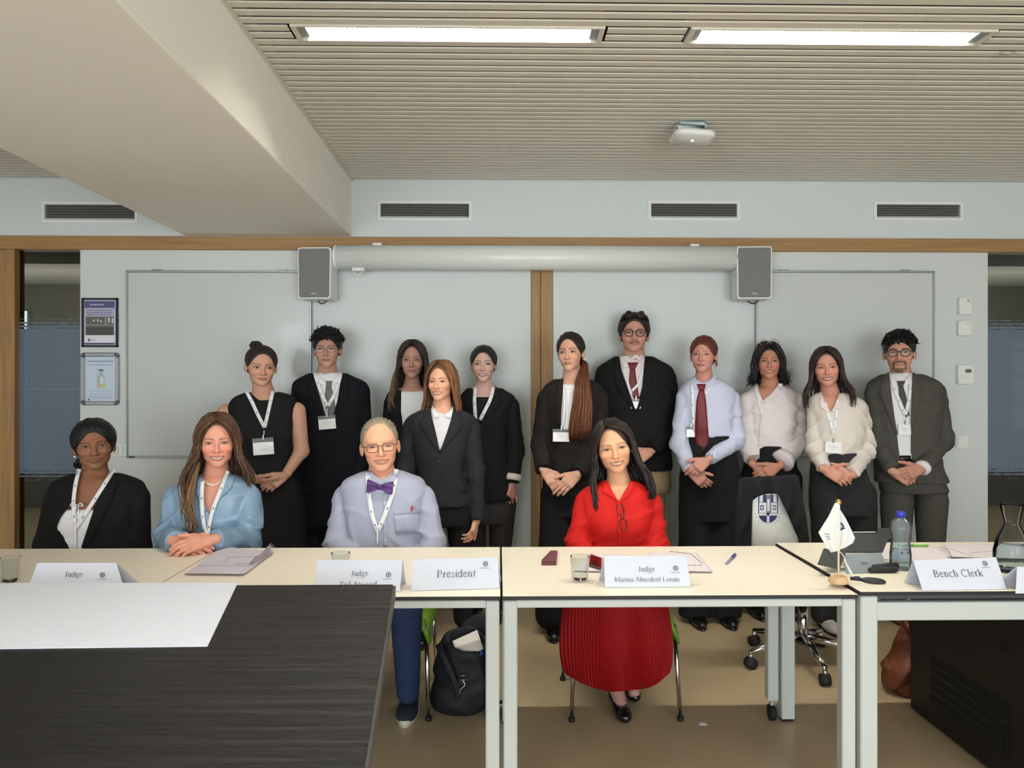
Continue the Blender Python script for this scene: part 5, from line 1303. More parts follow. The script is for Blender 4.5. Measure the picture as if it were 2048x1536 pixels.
lanyard(p, fsh, [(1247, 738), (1255, 765), (1263, 790)], [(1285, 738), (1278, 765), (1264, 782)], (1263, 786), (1271, 808), (20, 18), 0, wp=5, lift=.011, dots=False, txt=False)
watch(p, 1)
# 8 red hair, lavender shirt, burgundy tie
p = make_person(dict(label='person with red hair in a lavender shirt and long burgundy tie', Y=4.68, nb=(1408, 762), nr=.048,
    head=dict(eye=(1402.5, 709), s=.98, yaw=-10, pitch=0, roll=-1, sm=0, skin=(206, 148, 134), blush=.8, hair=(104, 48, 36), brow=(140, 92, 74), jaw=.1, wid=.96, lip=(168, 92, 90), lash=(90, 60, 52), open=.85),
    rows=[(754, 1384, 1432, .05), (766, 1370, 1452, .08), (780, 1360, 1468, .10), (810, 1362, 1468, .115), (850, 1366, 1466, .12), (872, 1370, 1464, .112), (900, 1366, 1470, .115), (960, 1360, 1478, .12), (1060, 1360, 1482, .125)],
    skin_to=790, arms=[dict(sh=(1370, 797), el=(1358, 888, -.03), wr=(1382, 945, -.17)), dict(sh=(1462, 797), el=(1472, 880, -.03), wr=(1416, 920, -.19))],
    hands=[dict(arm=0, to=(1416, 972, -.2), n=(0, -1, -.1), side=-1, s=.92, curl=CL1, spread=.05), dict(arm=1, to=(1376, 950, -.23), n=(0, -1, .3), side=1, s=.95, curl=CL1)],
    wear=[dict(name='shirt', m=m_lav, hem=874, topz=752, no=.002, collar_ring=757, amp=.0062, r=(.064, .06, .044), cuff=.05, h=.0082, cut=[(1390, 745), (1425, 745), (1418, 760), (1405, 766), (1394, 760)], cy=.1)],
    legs=dict(p=[[(1392, 960), (1392, 1100), (1390, 1225)], [(1450, 960), (1452, 1100), (1450, 1225)]], m=m_trk, r=(.10, .105, .10), rows=[(866, 1369, 1465, .112), (900, 1364, 1472, .118), (960, 1360, 1480, .125), (1040, 1358, 1484, .125)]),
    hair=dict(th=.006, top=.060, hw=.058, nape=-.06, side=.6, locks=[comb_back(46, .0036, 12, .062, (0, .10, .0), th=.006), clump((.01, .105, -.02), 26, .026, .006, 6), free([[(.07, .0, -.03), (.076, -.01, -.05), (.072, -.004, -.075)], [(.074, .01, -.03), (.082, .0, -.06), (.078, .01, -.085)]], 8, .0025, .004, 61, .003, 1)])))
f = p.F['shirt_full']
lapels(p, f, [([(1384, 754), (1394, 765), (1402, 771)], [(1383, 767), (1389, 779), (1400, 775)]), ([(1427, 750), (1418, 762), (1407, 771)], [(1433, 764), (1419, 776), (1409, 774)])], m_lav, 'collar', .008)
tie(p, f, [(1399, 778), (1393, 800), (1390, 850), (1390, 882), (1403, 902)], [(1408, 778), (1412, 800), (1416, 850), (1418, 884), (1404, 903)], m_burg, knot=[(1393, 768), (1412, 768), (1409, 780), (1398, 780)])
lanyard(p, f, [(1384, 768), (1385, 800), (1386, 850)], [(1430, 752), (1422, 770), (1411, 788)], (1386, 852), (1381, 864), (18, 20), 0, wp=6, lift=.006, txt=False)
watch(p, 1, .1, m_gold, .030)
# 9 curly dark bob with glasses on the head
p = make_person(dict(label='person with dark curly hair, spectacles pushed up on it and loose white shirt', Y=4.85, nb=(1540, 772), nr=.049,
    head=dict(eye=(1539, 722.5), s=1.0, yaw=0, pitch=-2, roll=0, sm=1, skin=(198, 138, 116), blush=.9, hair=(32, 26, 26), brow=(44, 32, 30), jaw=.12, wid=.96, lip=(170, 86, 80), lash=(50, 34, 30)),
    rows=[(768, 1514, 1562, .05), (778, 1500, 1580, .08), (792, 1490, 1594, .10), (825, 1490, 1594, .12), (860, 1492, 1590, .128), (892, 1496, 1582, .118), (930, 1490, 1590, .12), (1000, 1486, 1596, .125), (1060, 1484, 1600, .125)],
    skin_to=812, arms=[dict(sh=(1496, 803), el=(1490, 880, -.02), wr=(1508, 930, -.13)), dict(sh=(1588, 803), el=(1596, 885, -.03), wr=(1556, 933, -.16))],
    hands=[dict(arm=0, to=(1545, 955, -.17), n=(0, -1, .1), side=-1, s=.95, curl=CL1), dict(arm=1, to=(1510, 958, -.2), n=(0, -1, .2), side=1, s=.97, curl=CL1)],
    wear=[dict(name='shirt', m=m_pinkw, hem=894, no=.010, topz=768, amp=.0075, r=(.072, .074, .056), cuff=.22, h=.0082, cut=[(1512, 755), (1560, 755), (1553, 772), (1540, 788), (1524, 802), (1517, 785)], cy=.1)],
    legs=dict(p=[[(1512, 960), (1512, 1100), (1508, 1226)], [(1572, 960), (1574, 1100), (1574, 1226)]], m=m_trk, r=(.10, .09, .075), rows=[(886, 1495, 1583, .118), (930, 1488, 1592, .12), (1000, 1484, 1598, .125), (1040, 1484, 1600, .125)]),
    hair=dict(th=.010, top=.072, hw=.060, nape=-.06, side=.6, ears=False, curl=.003, freq=80, locks=[side_hair(-1, .085, .104, -.02, 46, .0055, .016, 71, .012, 3.2, jit=.010), side_hair(1, .075, .104, -.02, 46, .0055, .016, 72, .012, 3.2, jit=.010), clump((0, .105, .05), 30, .03, .006, 8)]),
    specs=dict(kind='round', c=(120, 88, 52), r=.0018, z=.118, y=-.062, arms=False)))
f = p.F['shirt_full']
lapels(p, f, [([(1515, 766), (1518, 784), (1526, 803)], [(1507, 772), (1510, 790), (1522, 806)]), ([(1557, 766), (1546, 785), (1528, 803)], [(1566, 768), (1556, 790), (1531, 806)])], m_pinkw, 'collar', .006)
lapels(p, f, [([(1524, 805), (1519, 850), (1516, 892)], [(1530, 806), (1527, 850), (1525, 892)])], m_pinkw, 'placket', .004, .002)
buttons(p, f, [(1527, 815), (1525, 832), (1522, 848), (1521, 858), (1520, 868), (1520, 879)], m_whitec, .0035)
lanyard(p, f, [(1512, 775), (1516, 800), (1524, 830)], None, (1524, 834), None, wp=4, dots=False)
q = p.arms[1]; d_ = nrm(q[1]-q[2]); mb = MB(); mb.tube([q[2]+d_*.045, q[2]+d_*.06, q[2]+d_*.10], [.070, .073, .064], 22); mb.build('turned_cuff', m_pinkw, p.root, True)
# 10 long brown hair, cream satin shirt
p = make_person(dict(label='person with long straight brown hair in a cream satin shirt and dark grey trousers', Y=4.55, nb=(1660, 788), nr=.047,
    head=dict(eye=(1654, 735.5), s=1.0, yaw=0, pitch=0, roll=4, sm=1, skin=(208, 148, 128), blush=.9, hair=(52, 36, 32), brow=(64, 44, 38), jaw=.1, wid=.98, lip=(176, 92, 84), lash=(56, 40, 34)),
    rows=[(784, 1636, 1684, .05), (792, 1624, 1708, .08), (806, 1616, 1728, .10), (840, 1618, 1730, .12), (880, 1622, 1726, .13), (906, 1628, 1720, .118), (940, 1624, 1728, .12), (1010, 1620, 1744, .13), (1060, 1620, 1748, .13)],
    skin_to=828, arms=[dict(sh=(1632, 817), el=(1630, 895, -.03), wr=(1650, 940, -.15)), dict(sh=(1720, 820), el=(1732, 900, -.03), wr=(1700, 950, -.16))],
    hands=[dict(arm=0, to=(1694, 962, -.21), n=(0, -1, .15), side=-1, s=.97, curl=(.35, .5, .3), thumb=(.55, .9, -.1)), dict(arm=1, to=(1660, 950, -.17), n=(.1, -1, .0), side=1, s=.92, curl=CL2)],
    wear=[dict(name='shirt', m=m_cream, hem=908, topz=783, no=.009, amp=.0068, r=(.060, .060, .046), cuff=.08, h=.0082, cut=[(1644, 775), (1677, 775), (1675, 795), (1668, 812), (1661, 824), (1652, 808), (1646, 795)], cy=.1)],
    legs=dict(p=[[(1655, 990), (1656, 1110), (1650, 1228)], [(1718, 990), (1722, 1110), (1716, 1228)]], m=m_trg, shoe_m=mat('white_sneaker', (206, 202, 196), .6), r=(.10, .09, .08), rows=[(898, 1629, 1720, .118), (940, 1622, 1730, .122), (1000, 1620, 1746, .13), (1030, 1622, 1750, .13)]),
    hair=dict(th=.009, top=.078, hw=.059, nape=-.09, side=1.2, ears=False, locks=[side_hair(-1, .24, .118, .02, 76, .0066, .010, 81, .0, 1.6, inn=-.003, var=.28), side_hair(1, .25, .120, .03, 76, .0066, .010, 82, .0, 1.6, inn=-.003, var=.28)])))
f = p.F['shirt_full']
lapels(p, f, [([(1645, 790), (1650, 806), (1660, 823)], [(1638, 798), (1640, 816), (1655, 824)]), ([(1677, 790), (1672, 806), (1663, 823)], [(1686, 800), (1684, 816), (1668, 824)])], m_cream, 'collar', .006)
lanyard(p, f, [(1650, 806), (1658, 835), (1666, 868)], [(1676, 800), (1673, 830), (1668, 868)], (1667, 872), (1665, 895), (33, 22), 4, wp=7, band=False)
# 11 grey suit, goatee
p = make_person(dict(label='person in a grey checked suit with black rimmed glasses and goatee, standing rightmost', Y=4.72, nb=(1802, 755), nr=.057,
    head=dict(eye=(1798.5, 705), s=1.1, yaw=-3, pitch=0, roll=1, sm=1, skin=(204, 152, 130), blush=.5, hair=(26, 21, 22), brow=(34, 26, 26), beard='goatee', jaw=.12, wid=.98, lip=(158, 88, 82), teeth=.5, browt=1.3),
    rows=[(742, 1775, 1828, .06), (754, 1756, 1856, .09), (768, 1738, 1880, .11), (800, 1738, 1884, .125), (850, 1744, 1878, .125), (900, 1750, 1876, .12), (940, 1752, 1884, .125), (966, 1752, 1896, .13), (974, 1752, 1900, .13)],
    skin_to=790, arms=[dict(sh=(1750, 788), el=(1752, 885, -.02), wr=(1788, 944, -.16)), dict(sh=(1872, 786), el=(1888, 880, 0), wr=(1843, 938, -.17))],
    hands=[dict(arm=0, to=(1835, 968, -.18), n=(0, -1, 0), side=-1, s=1.02, curl=CL1), dict(arm=1, to=(1792, 952, -.22), n=(0, -1, .3), side=1, s=1.05, curl=CL1, c=(196, 138, 118))],
    wear=[dict(name='shirt', m=m_whitec, o=-.012, sleeves=False, topz=742, hem=918, amp=.0015, collar_ring=744, no=.003, h=.0082),
          dict(name='jacket', m=m_grey_c, hem=968, topz=748, no=.015, cut=[(1774, 725), (1829, 725), (1824, 770), (1822, 840), (1822, 905), (1838, 990), (1792, 990), (1800, 920), (1794, 868), (1783, 800), (1777, 755)], r=(.070, .064, .054), amp=.0048, cuff=.05, h=.0082)],
    legs=dict(p=[[(1794, 1000), (1792, 1100), (1786, 1226)], [(1862, 1000), (1862, 1100), (1858, 1226)]], m=m_grey_c, rows=[(915, 1762, 1872, .10), (945, 1758, 1880, .12), (985, 1762, 1896, .125)], r=(.098, .078, .07)),
    hair=dict(th=.008, top=.056, hw=.064, nape=-.035, side=.3, tall=.006, locks=[short_top(620, .0028, 90, .020, (.4, -.7, .1), .050, -.088, lift=.004, jr=.35, th=.011)]),
    specs=dict(kind='round', c=(28, 26, 36), r=.0027, w_=.0235, h_=.0190)))
f = p.F['jacket_full']; fsh = p.F['shirt_full']
lapels(p, f, [([(1778, 745), (1783, 790), (1790, 840), (1795, 868)], [(1766, 750), (1757, 790), (1766, 806), (1793, 872)]), ([(1825, 744), (1824, 790), (1822, 830), (1822, 850)], [(1836, 750), (1845, 795), (1840, 808), (1823, 872)])], m_grey_c)
lapels(p, fsh, [([(1779, 743), (1789, 755), (1799, 764)], [(1779, 755), (1786, 770), (1797, 769)]), ([(1826, 741), (1816, 754), (1805, 764)], [(1825, 754), (1818, 769), (1807, 769)])], m_whitec, 'collar', .011)
tie(p, fsh, [(1797, 771), (1798, 790), (1804, 812), (1812, 835)], [(1806, 771), (1812, 790), (1816, 812), (1819, 830)], m_tdark, knot=[(1793, 762), (1811, 762), (1806, 773), (1797, 773)])
lanyard(p, fsh, [(1783, 752), (1790, 780), (1800, 805), (1810, 830)], [(1823, 752), (1821, 780), (1817, 805), (1811, 830)], (1811, 836), (1808, 859), (27, 22), 0, wp=7, lift=.011, band=False)
mb = MB(); strip(mb, [(1798, 911), (1822, 911)], [(1798, 922), (1822, 922)], fsh, 4.72, .004, .004, 6, 2); mb.build('belt', m_shoe, p.root, True)
q = p.arms[1]; d_ = nrm(q[1]-q[2]); mb = MB(); mb.tube([q[2]-d_*.002, q[2]+d_*.03], [.046, .048], 20); mb.build('shirt_cuff', m_whitec, p.root, True)
# ---------------------------------------------------------------- seated, from the left
# 1 black blazer, dark skin
SK1 = (146, 100, 74)
p = make_person(dict(label='seated person in a black blazer over a white top, at the left end', Y=3.92, nb=(190, 955), nr=.058,
    head=dict(eye=(187.5, 893.5), s=1.07, yaw=2, pitch=2, roll=5, sm=1, skin=SK1, neckt=.98, blush=.25, hair=(24, 22, 25), brow=(40, 26, 22), jaw=.04, wid=1.04, lip=(128, 70, 62), teeth=.25, nosew=1.25, sclera=(170, 158, 148), iris=(30, 20, 16), lash=(20, 14, 12)),
    rows=[(944, 154, 226, .065), (954, 126, 258, .09), (968, 104, 284, .11), (1000, 100, 288, .13), (1040, 104, 286, .15, -.01), (1080, 104, 288, .15), (1130, 98, 292, .15), (1180, 92, 298, .16)],
    skin_to=1050, arms=[dict(sh=(118, 996), el=(96, 1090, -.06), wr=(130, 1150, -.30)), dict(sh=(272, 996), el=(276, 1100, -.04), wr=(240, 1150, -.30))],
    hands=[dict(arm=0, to=(175, 1160, -.42), n=(0, -.3, 1), side=-1, s=.95), dict(arm=1, to=(200, 1160, -.42), n=(0, -.3, 1), side=1, s=.95)],
    wear=[dict(name='blouse', m=m_whitec, o=-.004, sleeves=False, topz=1012, hem=1180, amp=.003, no=-.01, h=.0082),
          dict(name='jacket', m=m_black_c, hem=1180, topz=948, no=.018, cut=[(151, 915), (229, 915), (226, 945), (206, 980), (188, 1015), (176, 1055), (160, 1110), (148, 1110), (130, 1076), (113, 1052), (119, 1036), (145, 1004), (150, 960)], r=(.078, .072, .056), amp=.003)],
    legs=dict(p=[[(150, 1190), (140, 1230, -.45), (140, 1390, -.42)], [(240, 1190), (250, 1230, -.45), (250, 1390, -.42)]], m=m_trk, rows=[(1150, 96, 296, .15), (1215, 96, 296, .16)]),
    hair=dict(th=.010, top=.066, hw=.058, nape=-.05, side=.8, locks=[comb_back(60, .0046, 101, .066, (-.02, .09, -.04), th=.011), clump((-.055, .06, -.085), 30, .028, .007, 7)])))
f = p.F['jacket_full']; fb = p.F['blouse_full']
lapels(p, f, [([(152, 950), (146, 1002), (120, 1036), (114, 1052)], [(140, 955), (126, 995), (104, 1030), (112, 1060)]), ([(226, 945), (207, 979), (189, 1014), (162, 1095)], [(238, 950), (228, 990), (208, 1030), (172, 1098)])], m_black_c)
lanyard(p, lambda P, a=f, b=fb: np.minimum(a(P), b(P)), [(158, 938), (150, 975), (147, 1008), (149, 1050)], [(228, 938), (208, 970), (186, 1004), (152, 1056)], None, None, wp=8, lift=.008, tail=[(150, 1050), (150, 1100)])
mb = MB(); c = hit(fb, 157, 1010, 3.92)
for k in (-1, 1): mb.tube(bez([c+V3(0, -.01, 0), c+V3(k*.02, -.02, .012), c+V3(k*.03, -.015, -.002), c+V3(k*.005, -.012, -.004), c+V3(k*.012, -.012, -.04)], 14), .0028, 6)
mb.build('tie_bow', m_whitec, p.root, True); earring(p)
# 2 blue satin blouse
p = make_person(dict(label='seated person with long wavy brown hair and light blue satin blouse', Y=3.58, nb=(432, 952), nr=.050,
    head=dict(eye=(433.5, 887), s=1.03, yaw=0, pitch=2, roll=1, sm=1, skin=(226, 160, 136), blush=1., hair=(92, 62, 44), brow=(96, 66, 52), jaw=.1, wid=.98, lip=(182, 96, 88), iris=(70, 84, 78), lash=(60, 44, 38)),
    rows=[(946, 404, 460, .055), (956, 378, 486, .085), (970, 352, 505, .105), (1000, 348, 508, .12), (1040, 352, 502, .135, -.01), (1080, 352, 502, .14), (1130, 345, 510, .14), (1200, 340, 520, .15)],
    skin_to=1030, arms=[dict(sh=(356, 997), el=(338, 1080, -.08), wr=(352, 1083, -.33)), dict(sh=(496, 997), el=(494, 1078, -.08), wr=(424, 1080, -.33))],
    hands=[dict(arm=0, to=(400, 1094, -.38), n=(0, -.7, .7), side=-1, s=.98, curl=(.25, .4, .3)), dict(arm=1, to=(372, 1090, -.40), n=(0, -.7, .7), side=1, s=.98, curl=(.25, .4, .3))],
    wear=[dict(name='blouse', m=m_satin, hem=1200, topz=945, no=.012, amp=.0085, r=(.074, .072, .052), cuff=.03, h=.0076, cut=[(402, 930), (458, 930), (452, 955), (438, 990), (420, 1030), (408, 1010), (402, 975)], cy=.12)],
    legs=dict(p=[[(395, 1210), (395, 1235, -.42), (400, 1420, -.38)], [(465, 1210), (465, 1235, -.42), (460, 1420, -.38)]], m=m_trg, rows=[(1180, 345, 512, .15), (1225, 345, 515, .16)]),
    hair=dict(th=.010, top=.079, hw=.059, nape=-.09, side=1.2, ears=False, locks=[side_hair(-1, .38, .125, .085, 76, .0078, .014, 111, -.004, 2.2, inn=-.002, var=.3, jit=.007), side_hair(1, .30, .120, .03, 76, .0078, .014, 112, -.004, 2.2, inn=-.002, var=.3, jit=.007),
        free([[(.07, -.05, -.08), (.09, -.11, -.17), (.10, -.150, -.26), (.085, -.165, -.34), (.095, -.17, -.40)], [(.085, -.03, -.08), (.12, -.09, -.17), (.135, -.14, -.26), (.11, -.155, -.34), (.12, -.16, -.38)]], 26, .008, .012, 113, .006, -1, .3, 2.2, .5, (118, 88, 62))])))
f = p.F['blouse_full']
lapels(p, f, [([(404, 950), (403, 975), (412, 1024)], [(394, 958), (392, 990), (408, 1020)]), ([(455, 946), (440, 985), (421, 1028)], [(472, 954), (462, 978), (452, 974)])], m_satin, 'collar', .007, .004)
lanyard(p, f, [(405, 962), (403, 1000), (406, 1040), (413, 1074)], [(455, 942), (441, 980), (424, 1025), (414, 1074)], None, None, wp=8, lift=.010, tail=[(413, 1068), (413, 1090)])
mb = MB(); sk_ = lambda P, p_=p: np.minimum(cap(at(432, 952, 3.592), p_.H, .052, .05)(P), f(P)+.02)
pts = hits(sk_, bez([(404, 957, 0), (412, 965, 0), (426, 970, 0), (437, 966, 0), (446, 955, 0)], 26)[:, :2], 3.58)+V3(0, -.003, 0)
mb.tube(pts, .0032, 8); mb.build('necklace', m_pearl, p.root, True); earring(p, 'gold')
q = p.arms[1]; mb = MB(); c = q[2]+nrm(q[2]-q[1])*.06+V3(0, -.03, .012)
# 3 bow tie
p = make_person(dict(label='seated person with thin grey hair, glasses and a purple bow tie', Y=3.66, nb=(765, 958), nr=.058,
    head=dict(eye=(760.5, 893.5), s=1.09, yaw=2, pitch=0, roll=5, sm=1, skin=(232, 172, 142), blush=.7, hair=(160, 146, 126), scalp=.3, brow=(170, 130, 108), browa=.4, jaw=.08, wid=1.0, lip=(196, 100, 92), teeth=.7, lash=(110, 76, 64), nose=1.3),
    rows=[(940, 732, 798, .06), (950, 708, 826, .09), (964, 684, 850, .11), (995, 680, 856, .13), (1040, 686, 852, .14), (1085, 690, 850, .15), (1140, 688, 856, .155), (1200, 684, 860, .16)],
    skin_to=985, arms=[dict(sh=(692, 994), el=(676, 1085, -.05), wr=(720, 1150, -.28)), dict(sh=(846, 996), el=(866, 1088, -.05), wr=(826, 1150, -.28))],
    hands=[dict(arm=0, to=(760, 1165, -.42), n=(0, -.3, 1), side=-1), dict(arm=1, to=(785, 1165, -.42), n=(0, -.3, 1), side=1)],
    wear=[dict(name='shirt', m=m_chamb, topz=941, no=.002, collar_ring=947, amp=.0075, r=(.070, .068, .052), h=.0082, cut=[(742, 930), (784, 930), (778, 950), (764, 960), (750, 950)], cy=.1)],
    legs=dict(p=[[(735, 1205), (740, 1215, -.40), (740, 1390, -.30)], [(808, 1205), (812, 1200, -.42), (816, 1385, -.28)]], m=m_jean, rows=[(1180, 692, 852, .15), (1225, 690, 856, .16)], r=(.088, .072, .050), shoes=False, amp=.004, h=.009),
    hair=dict(th=.0028, top=.094, hw=.069, y0=.012, nape=-.05, side=.3, locks=[short_top(420, .0014, 120, .020, (.35, .9, -.1), .072, -.050, lift=.0002, jr=.18, th=.0016, var=.25)]),
    specs=dict(kind='square', c=(92, 48, 36), r=.0017, w_=.0235, h_=.0165)))
f = p.F['shirt_full']
lapels(p, f, [([(737, 941), (746, 953), (756, 962)], [(733, 956), (740, 972), (754, 968)]), ([(792, 938), (782, 952), (769, 962)], [(796, 952), (786, 966), (771, 968)])], m_chamb, 'collar', .008)
m_bow = mat('purple_bow_silk', (76, 44, 110), .5, noise=(60, .5), spec=.5); c = hit(f, 761, 973, 3.66)+V3(0, -.02, 0); mb = MB()
for k in (-1, 1):
    V = []
    for t in np.linspace(0, 1, 9):
        h_ = .010+.022*t**.8-(.004 if t > .9 else 0); x = k*(.006+.054*t); y = -.004-.006*math.sin(t*PI)
        for u in np.linspace(-1, 1, 7): V.append(c+np.array(Matrix.Rotation(math.radians(5), 3, 'Y'))@V3(x, y+.004*math.cos(u*5+t*2), h_*u))
    F_ = [(i*7+j, i*7+j+1, (i+1)*7+j+1, (i+1)*7+j) for i in range(8) for j in range(6)]; n_ = len(V)
    V2 = V+[v+V3(0, .007, 0) for v in V]; F2 = F_+[tuple(n_+q for q in f_[::-1]) for f_ in F_]
    ring = [j for j in range(7)]+[i*7+6 for i in range(1, 9)]+[8*7+j for j in range(5, -1, -1)]+[i*7 for i in range(7, 0, -1)]
    F2 += [(ring[a], ring[(a+1) % len(ring)], n_+ring[(a+1) % len(ring)], n_+ring[a]) for a in range(len(ring))]
    mb.add(V2, F2)
mb.box(c+V3(-.012, -.014, -.012), c+V3(.012, .002, .012), .004); mb.build('bow_tie', m_bow, p.root, True)
lanyard(p, f, [(735, 945), (738, 990), (744, 1030), (755, 1062)], [(792, 938), (788, 975), (772, 1025), (756, 1062)], None, None, wp=9, lift=.008)
mb = MB(); ribbon(mb, [(755, 1058), (755, 1090)], 4, f, 3.66, .008, .002, 5); mb.build('lanyard_tail', m_strap, p.root, True)
lapels(p, f, [([(786, 1022), (842, 1019)], [(787, 1029), (842, 1026)]), ([(787, 1030), (841, 1027)], [(792, 1068), (838, 1066)])], m_chamb, 'chest_pocket', .003, .002)
lapels(p, f, [([(767, 985), (767, 1095)], [(774, 985), (775, 1095)])], m_chamb, 'placket', .003, .002)
c = hit(f, 825, 1017, 3.66); tag(MB().tube([c+V3(-.004, -.006, -.012), c+V3(.0, -.007, .012)], .004, 8).build('pen', mat('red_pen', (190, 60, 60), .3), None), 'red and white pen clipped in the grey blue shirt pocket', 'pen')
buttons(p, f, [(770, 1005), (770, 1045), (771, 1080)], m_whitec, .0045)
m_suede = mat('navy_suede', (30, 40, 52), .9, bump=(300, .2)); m_sole = mat('white_sole', (186, 184, 170), .6)
sh = atz(815, 1435, .0); shoe_at(V3(sh[0], sh[1]+.10, 0), (0.0, -1), m_suede, p.root, 1.08, m_sole)
sh = atz(735, 1430, .0); shoe_at(V3(sh[0], sh[1]+.10, 0), (-.1, -1), m_suede, p.root, 1.08, m_sole)
# 4 red shirt and pleated skirt
p = make_person(dict(label='seated person in a red shirt and red pleated skirt with glasses hung at the neck', Y=3.62, nb=(1238, 968), nr=.048,
    head=dict(eye=(1229, 898), s=1.06, yaw=3, pitch=0, roll=10, sm=1, skin=(222, 168, 132), blush=.6, hair=(36, 26, 24), brow=(84, 60, 48), browa=.6, jaw=.12, wid=1.02, lip=(176, 84, 80), nosew=1.15, open=.9, lash=(40, 28, 24), nose=.9),
    rows=[(958, 1212, 1264, .055), (968, 1190, 1286, .085), (982, 1164, 1306, .105), (1010, 1162, 1310, .125), (1045, 1168, 1304, .14, -.01), (1080, 1174, 1298, .135), (1130, 1178, 1300, .135), (1190, 1172, 1306, .14)],
    skin_to=1010, arms=[dict(sh=(1172, 1006), el=(1156, 1088, -.05), wr=(1205, 1185, -.30)), dict(sh=(1300, 1006), el=(1312, 1088, -.05), wr=(1290, 1185, -.30))],
    hands=[dict(arm=0, to=(1262, 1212, -.38), n=(0, -.6, .8), side=-1, s=.92), dict(arm=1, to=(1235, 1214, -.38), n=(0, -.6, .8), side=1, s=.92)],
    wear=[dict(name='shirt', m=m_red, topz=958, no=.010, amp=.0068, r=(.066, .064, .046), cuff=.06, h=.0076, hem=1200, cut=[(1214, 940), (1266, 940), (1260, 965), (1248, 985), (1238, 1004), (1226, 985), (1217, 965)], cy=.1)],
    hair=dict(th=.011, top=.084, hw=.058, slant=-.35, nape=-.09, side=1.2, ears=False, locks=[side_hair(-1, .25, .106, .055, 84, .0074, .008, 131, .022, 1.8, inn=-.004, var=.35, tail=.25), side_hair(1, .24, .112, .04, 76, .0074, .008, 132, -.018, 1.8, inn=.004, var=.35, tail=.25, fy=.016)])))
f = p.F['shirt_full']
lapels(p, f, [([(1216, 962), (1224, 982), (1237, 1004)], [(1206, 966), (1204, 984), (1220, 990)]), ([(1262, 962), (1250, 984), (1240, 1004)], [(1270, 966), (1262, 988), (1246, 1000)])], m_red, 'collar', .008)
lapels(p, f, [([(1234, 1006), (1236, 1093)], [(1242, 1006), (1245, 1093)])], m_red, 'placket', .004, .002)
buttons(p, f, [(1240, 1030), (1241, 1082)], m_red, .0045)
# spectacles hanging from the neckline: own thing
m_tort = mat('tortoiseshell', (70, 16, 16), .3, coat=.4); c = hit(f, 1243, 1034, 3.62)+V3(0, -.016, 0); gl = empty('spectacles', c, 'dark red rimmed spectacles hanging from the red shirt neckline', 'glasses')
Rg = np.array(Matrix.Rotation(math.radians(80), 3, 'Y')); mb = MB(); ln_ = MB()
for s_ in (-1, 1):
    a = np.linspace(0, 2*PI, 24, endpoint=False); P = np.stack([s_*.034+.026*np.sign(np.cos(a))*np.abs(np.cos(a))**.75, 0*a, .0165*np.sign(np.sin(a))*np.abs(np.sin(a))**.75], 1)@Rg.T+c
    mb.tube(P, .0022, 6, closed=True); ln_.add(np.vstack([P, P.mean(0)]), [(i, (i+1) % 24, 24) for i in range(24)])
mb.tube(np.array([(-.008, 0, .004), (0, -.002, .008), (.008, 0, .004)])@Rg.T+c, .002, 6); mb.build('frame', m_tort, gl, True); ln_.build('lens', m_lens, gl)
for s_ in (-1, 1):
    mb = MB(); mb.tube(np.array([(s_*.060, 0, .008), (s_*.058, .008, .012), (-.02, .012, .012)])@Rg.T+c, .0018, 6); mb.build('temple_arm', m_tort, gl, True)
# pleated skirt: lap, then the fall over the knees
def skirt():
    nA, nZ = 150, 20; V = []; kY = 3.17
    zl = [.53, .545, .54, .50, .44, .37, .30, .24, .205]
    for i in range(nZ):
        t = i/(nZ-1)
        for j in range(nA):
            u = j/(nA-1)*2-1; pl = (abs(((j/(nA-1)*38) % 1)*2-1)-.5)
            if t < .3:
                k = t/.3; hw = .17+.055*k; y = 3.56-(3.56-kY-.02)*k; z = .575-.02*k-.05*abs(u)**3+ .008*pl*k; x = .50+u*hw
                y += .0
            else:
                k = (t-.3)/.7; hw = .225+.022*math.sin(k*PI*.9)-.010*k; z = .555-.36*k**.92-.05*abs(u)**3*(1-k)+ .0
                if k > .8: z += .022*abs(u)**2.0*(k-.8)/.2*1.6
                bulge = .055*math.sin(min(k*2.2, 1)*PI/2); y = kY+.02-bulge+.10*abs(u)**2.6+.010*pl*(.35+k)+.02*k*math.sin(u*7)*.4; x = .50+u*hw+.004*math.sin(k*4+u*9)
            V.append((x, y, z))
    F_ = [(i*nA+j, i*nA+j+1, (i+1)*nA+j+1, (i+1)*nA+j) for i in range(nZ-1) for j in range(nA-1)]
    n_ = len(V); V2 = V+[(x*.985+.50*.015, y+.012, z-.004) for x, y, z in V]
    F2 = F_+[tuple(n_+q for q in f_[::-1]) for f_ in F_]
    ring = [j for j in range(nA)]+[i*nA+nA-1 for i in range(1, nZ)]+[(nZ-1)*nA+j for j in range(nA-2, -1, -1)]+[i*nA for i in range(nZ-2, 0, -1)]
    F2 += [(ring[a], ring[(a+1) % len(ring)], n_+ring[(a+1) % len(ring)], n_+ring[a]) for a in range(len(ring))]
    return mesh_obj('skirt', V2, F2, m_redsk, p.root, False)
skirt()
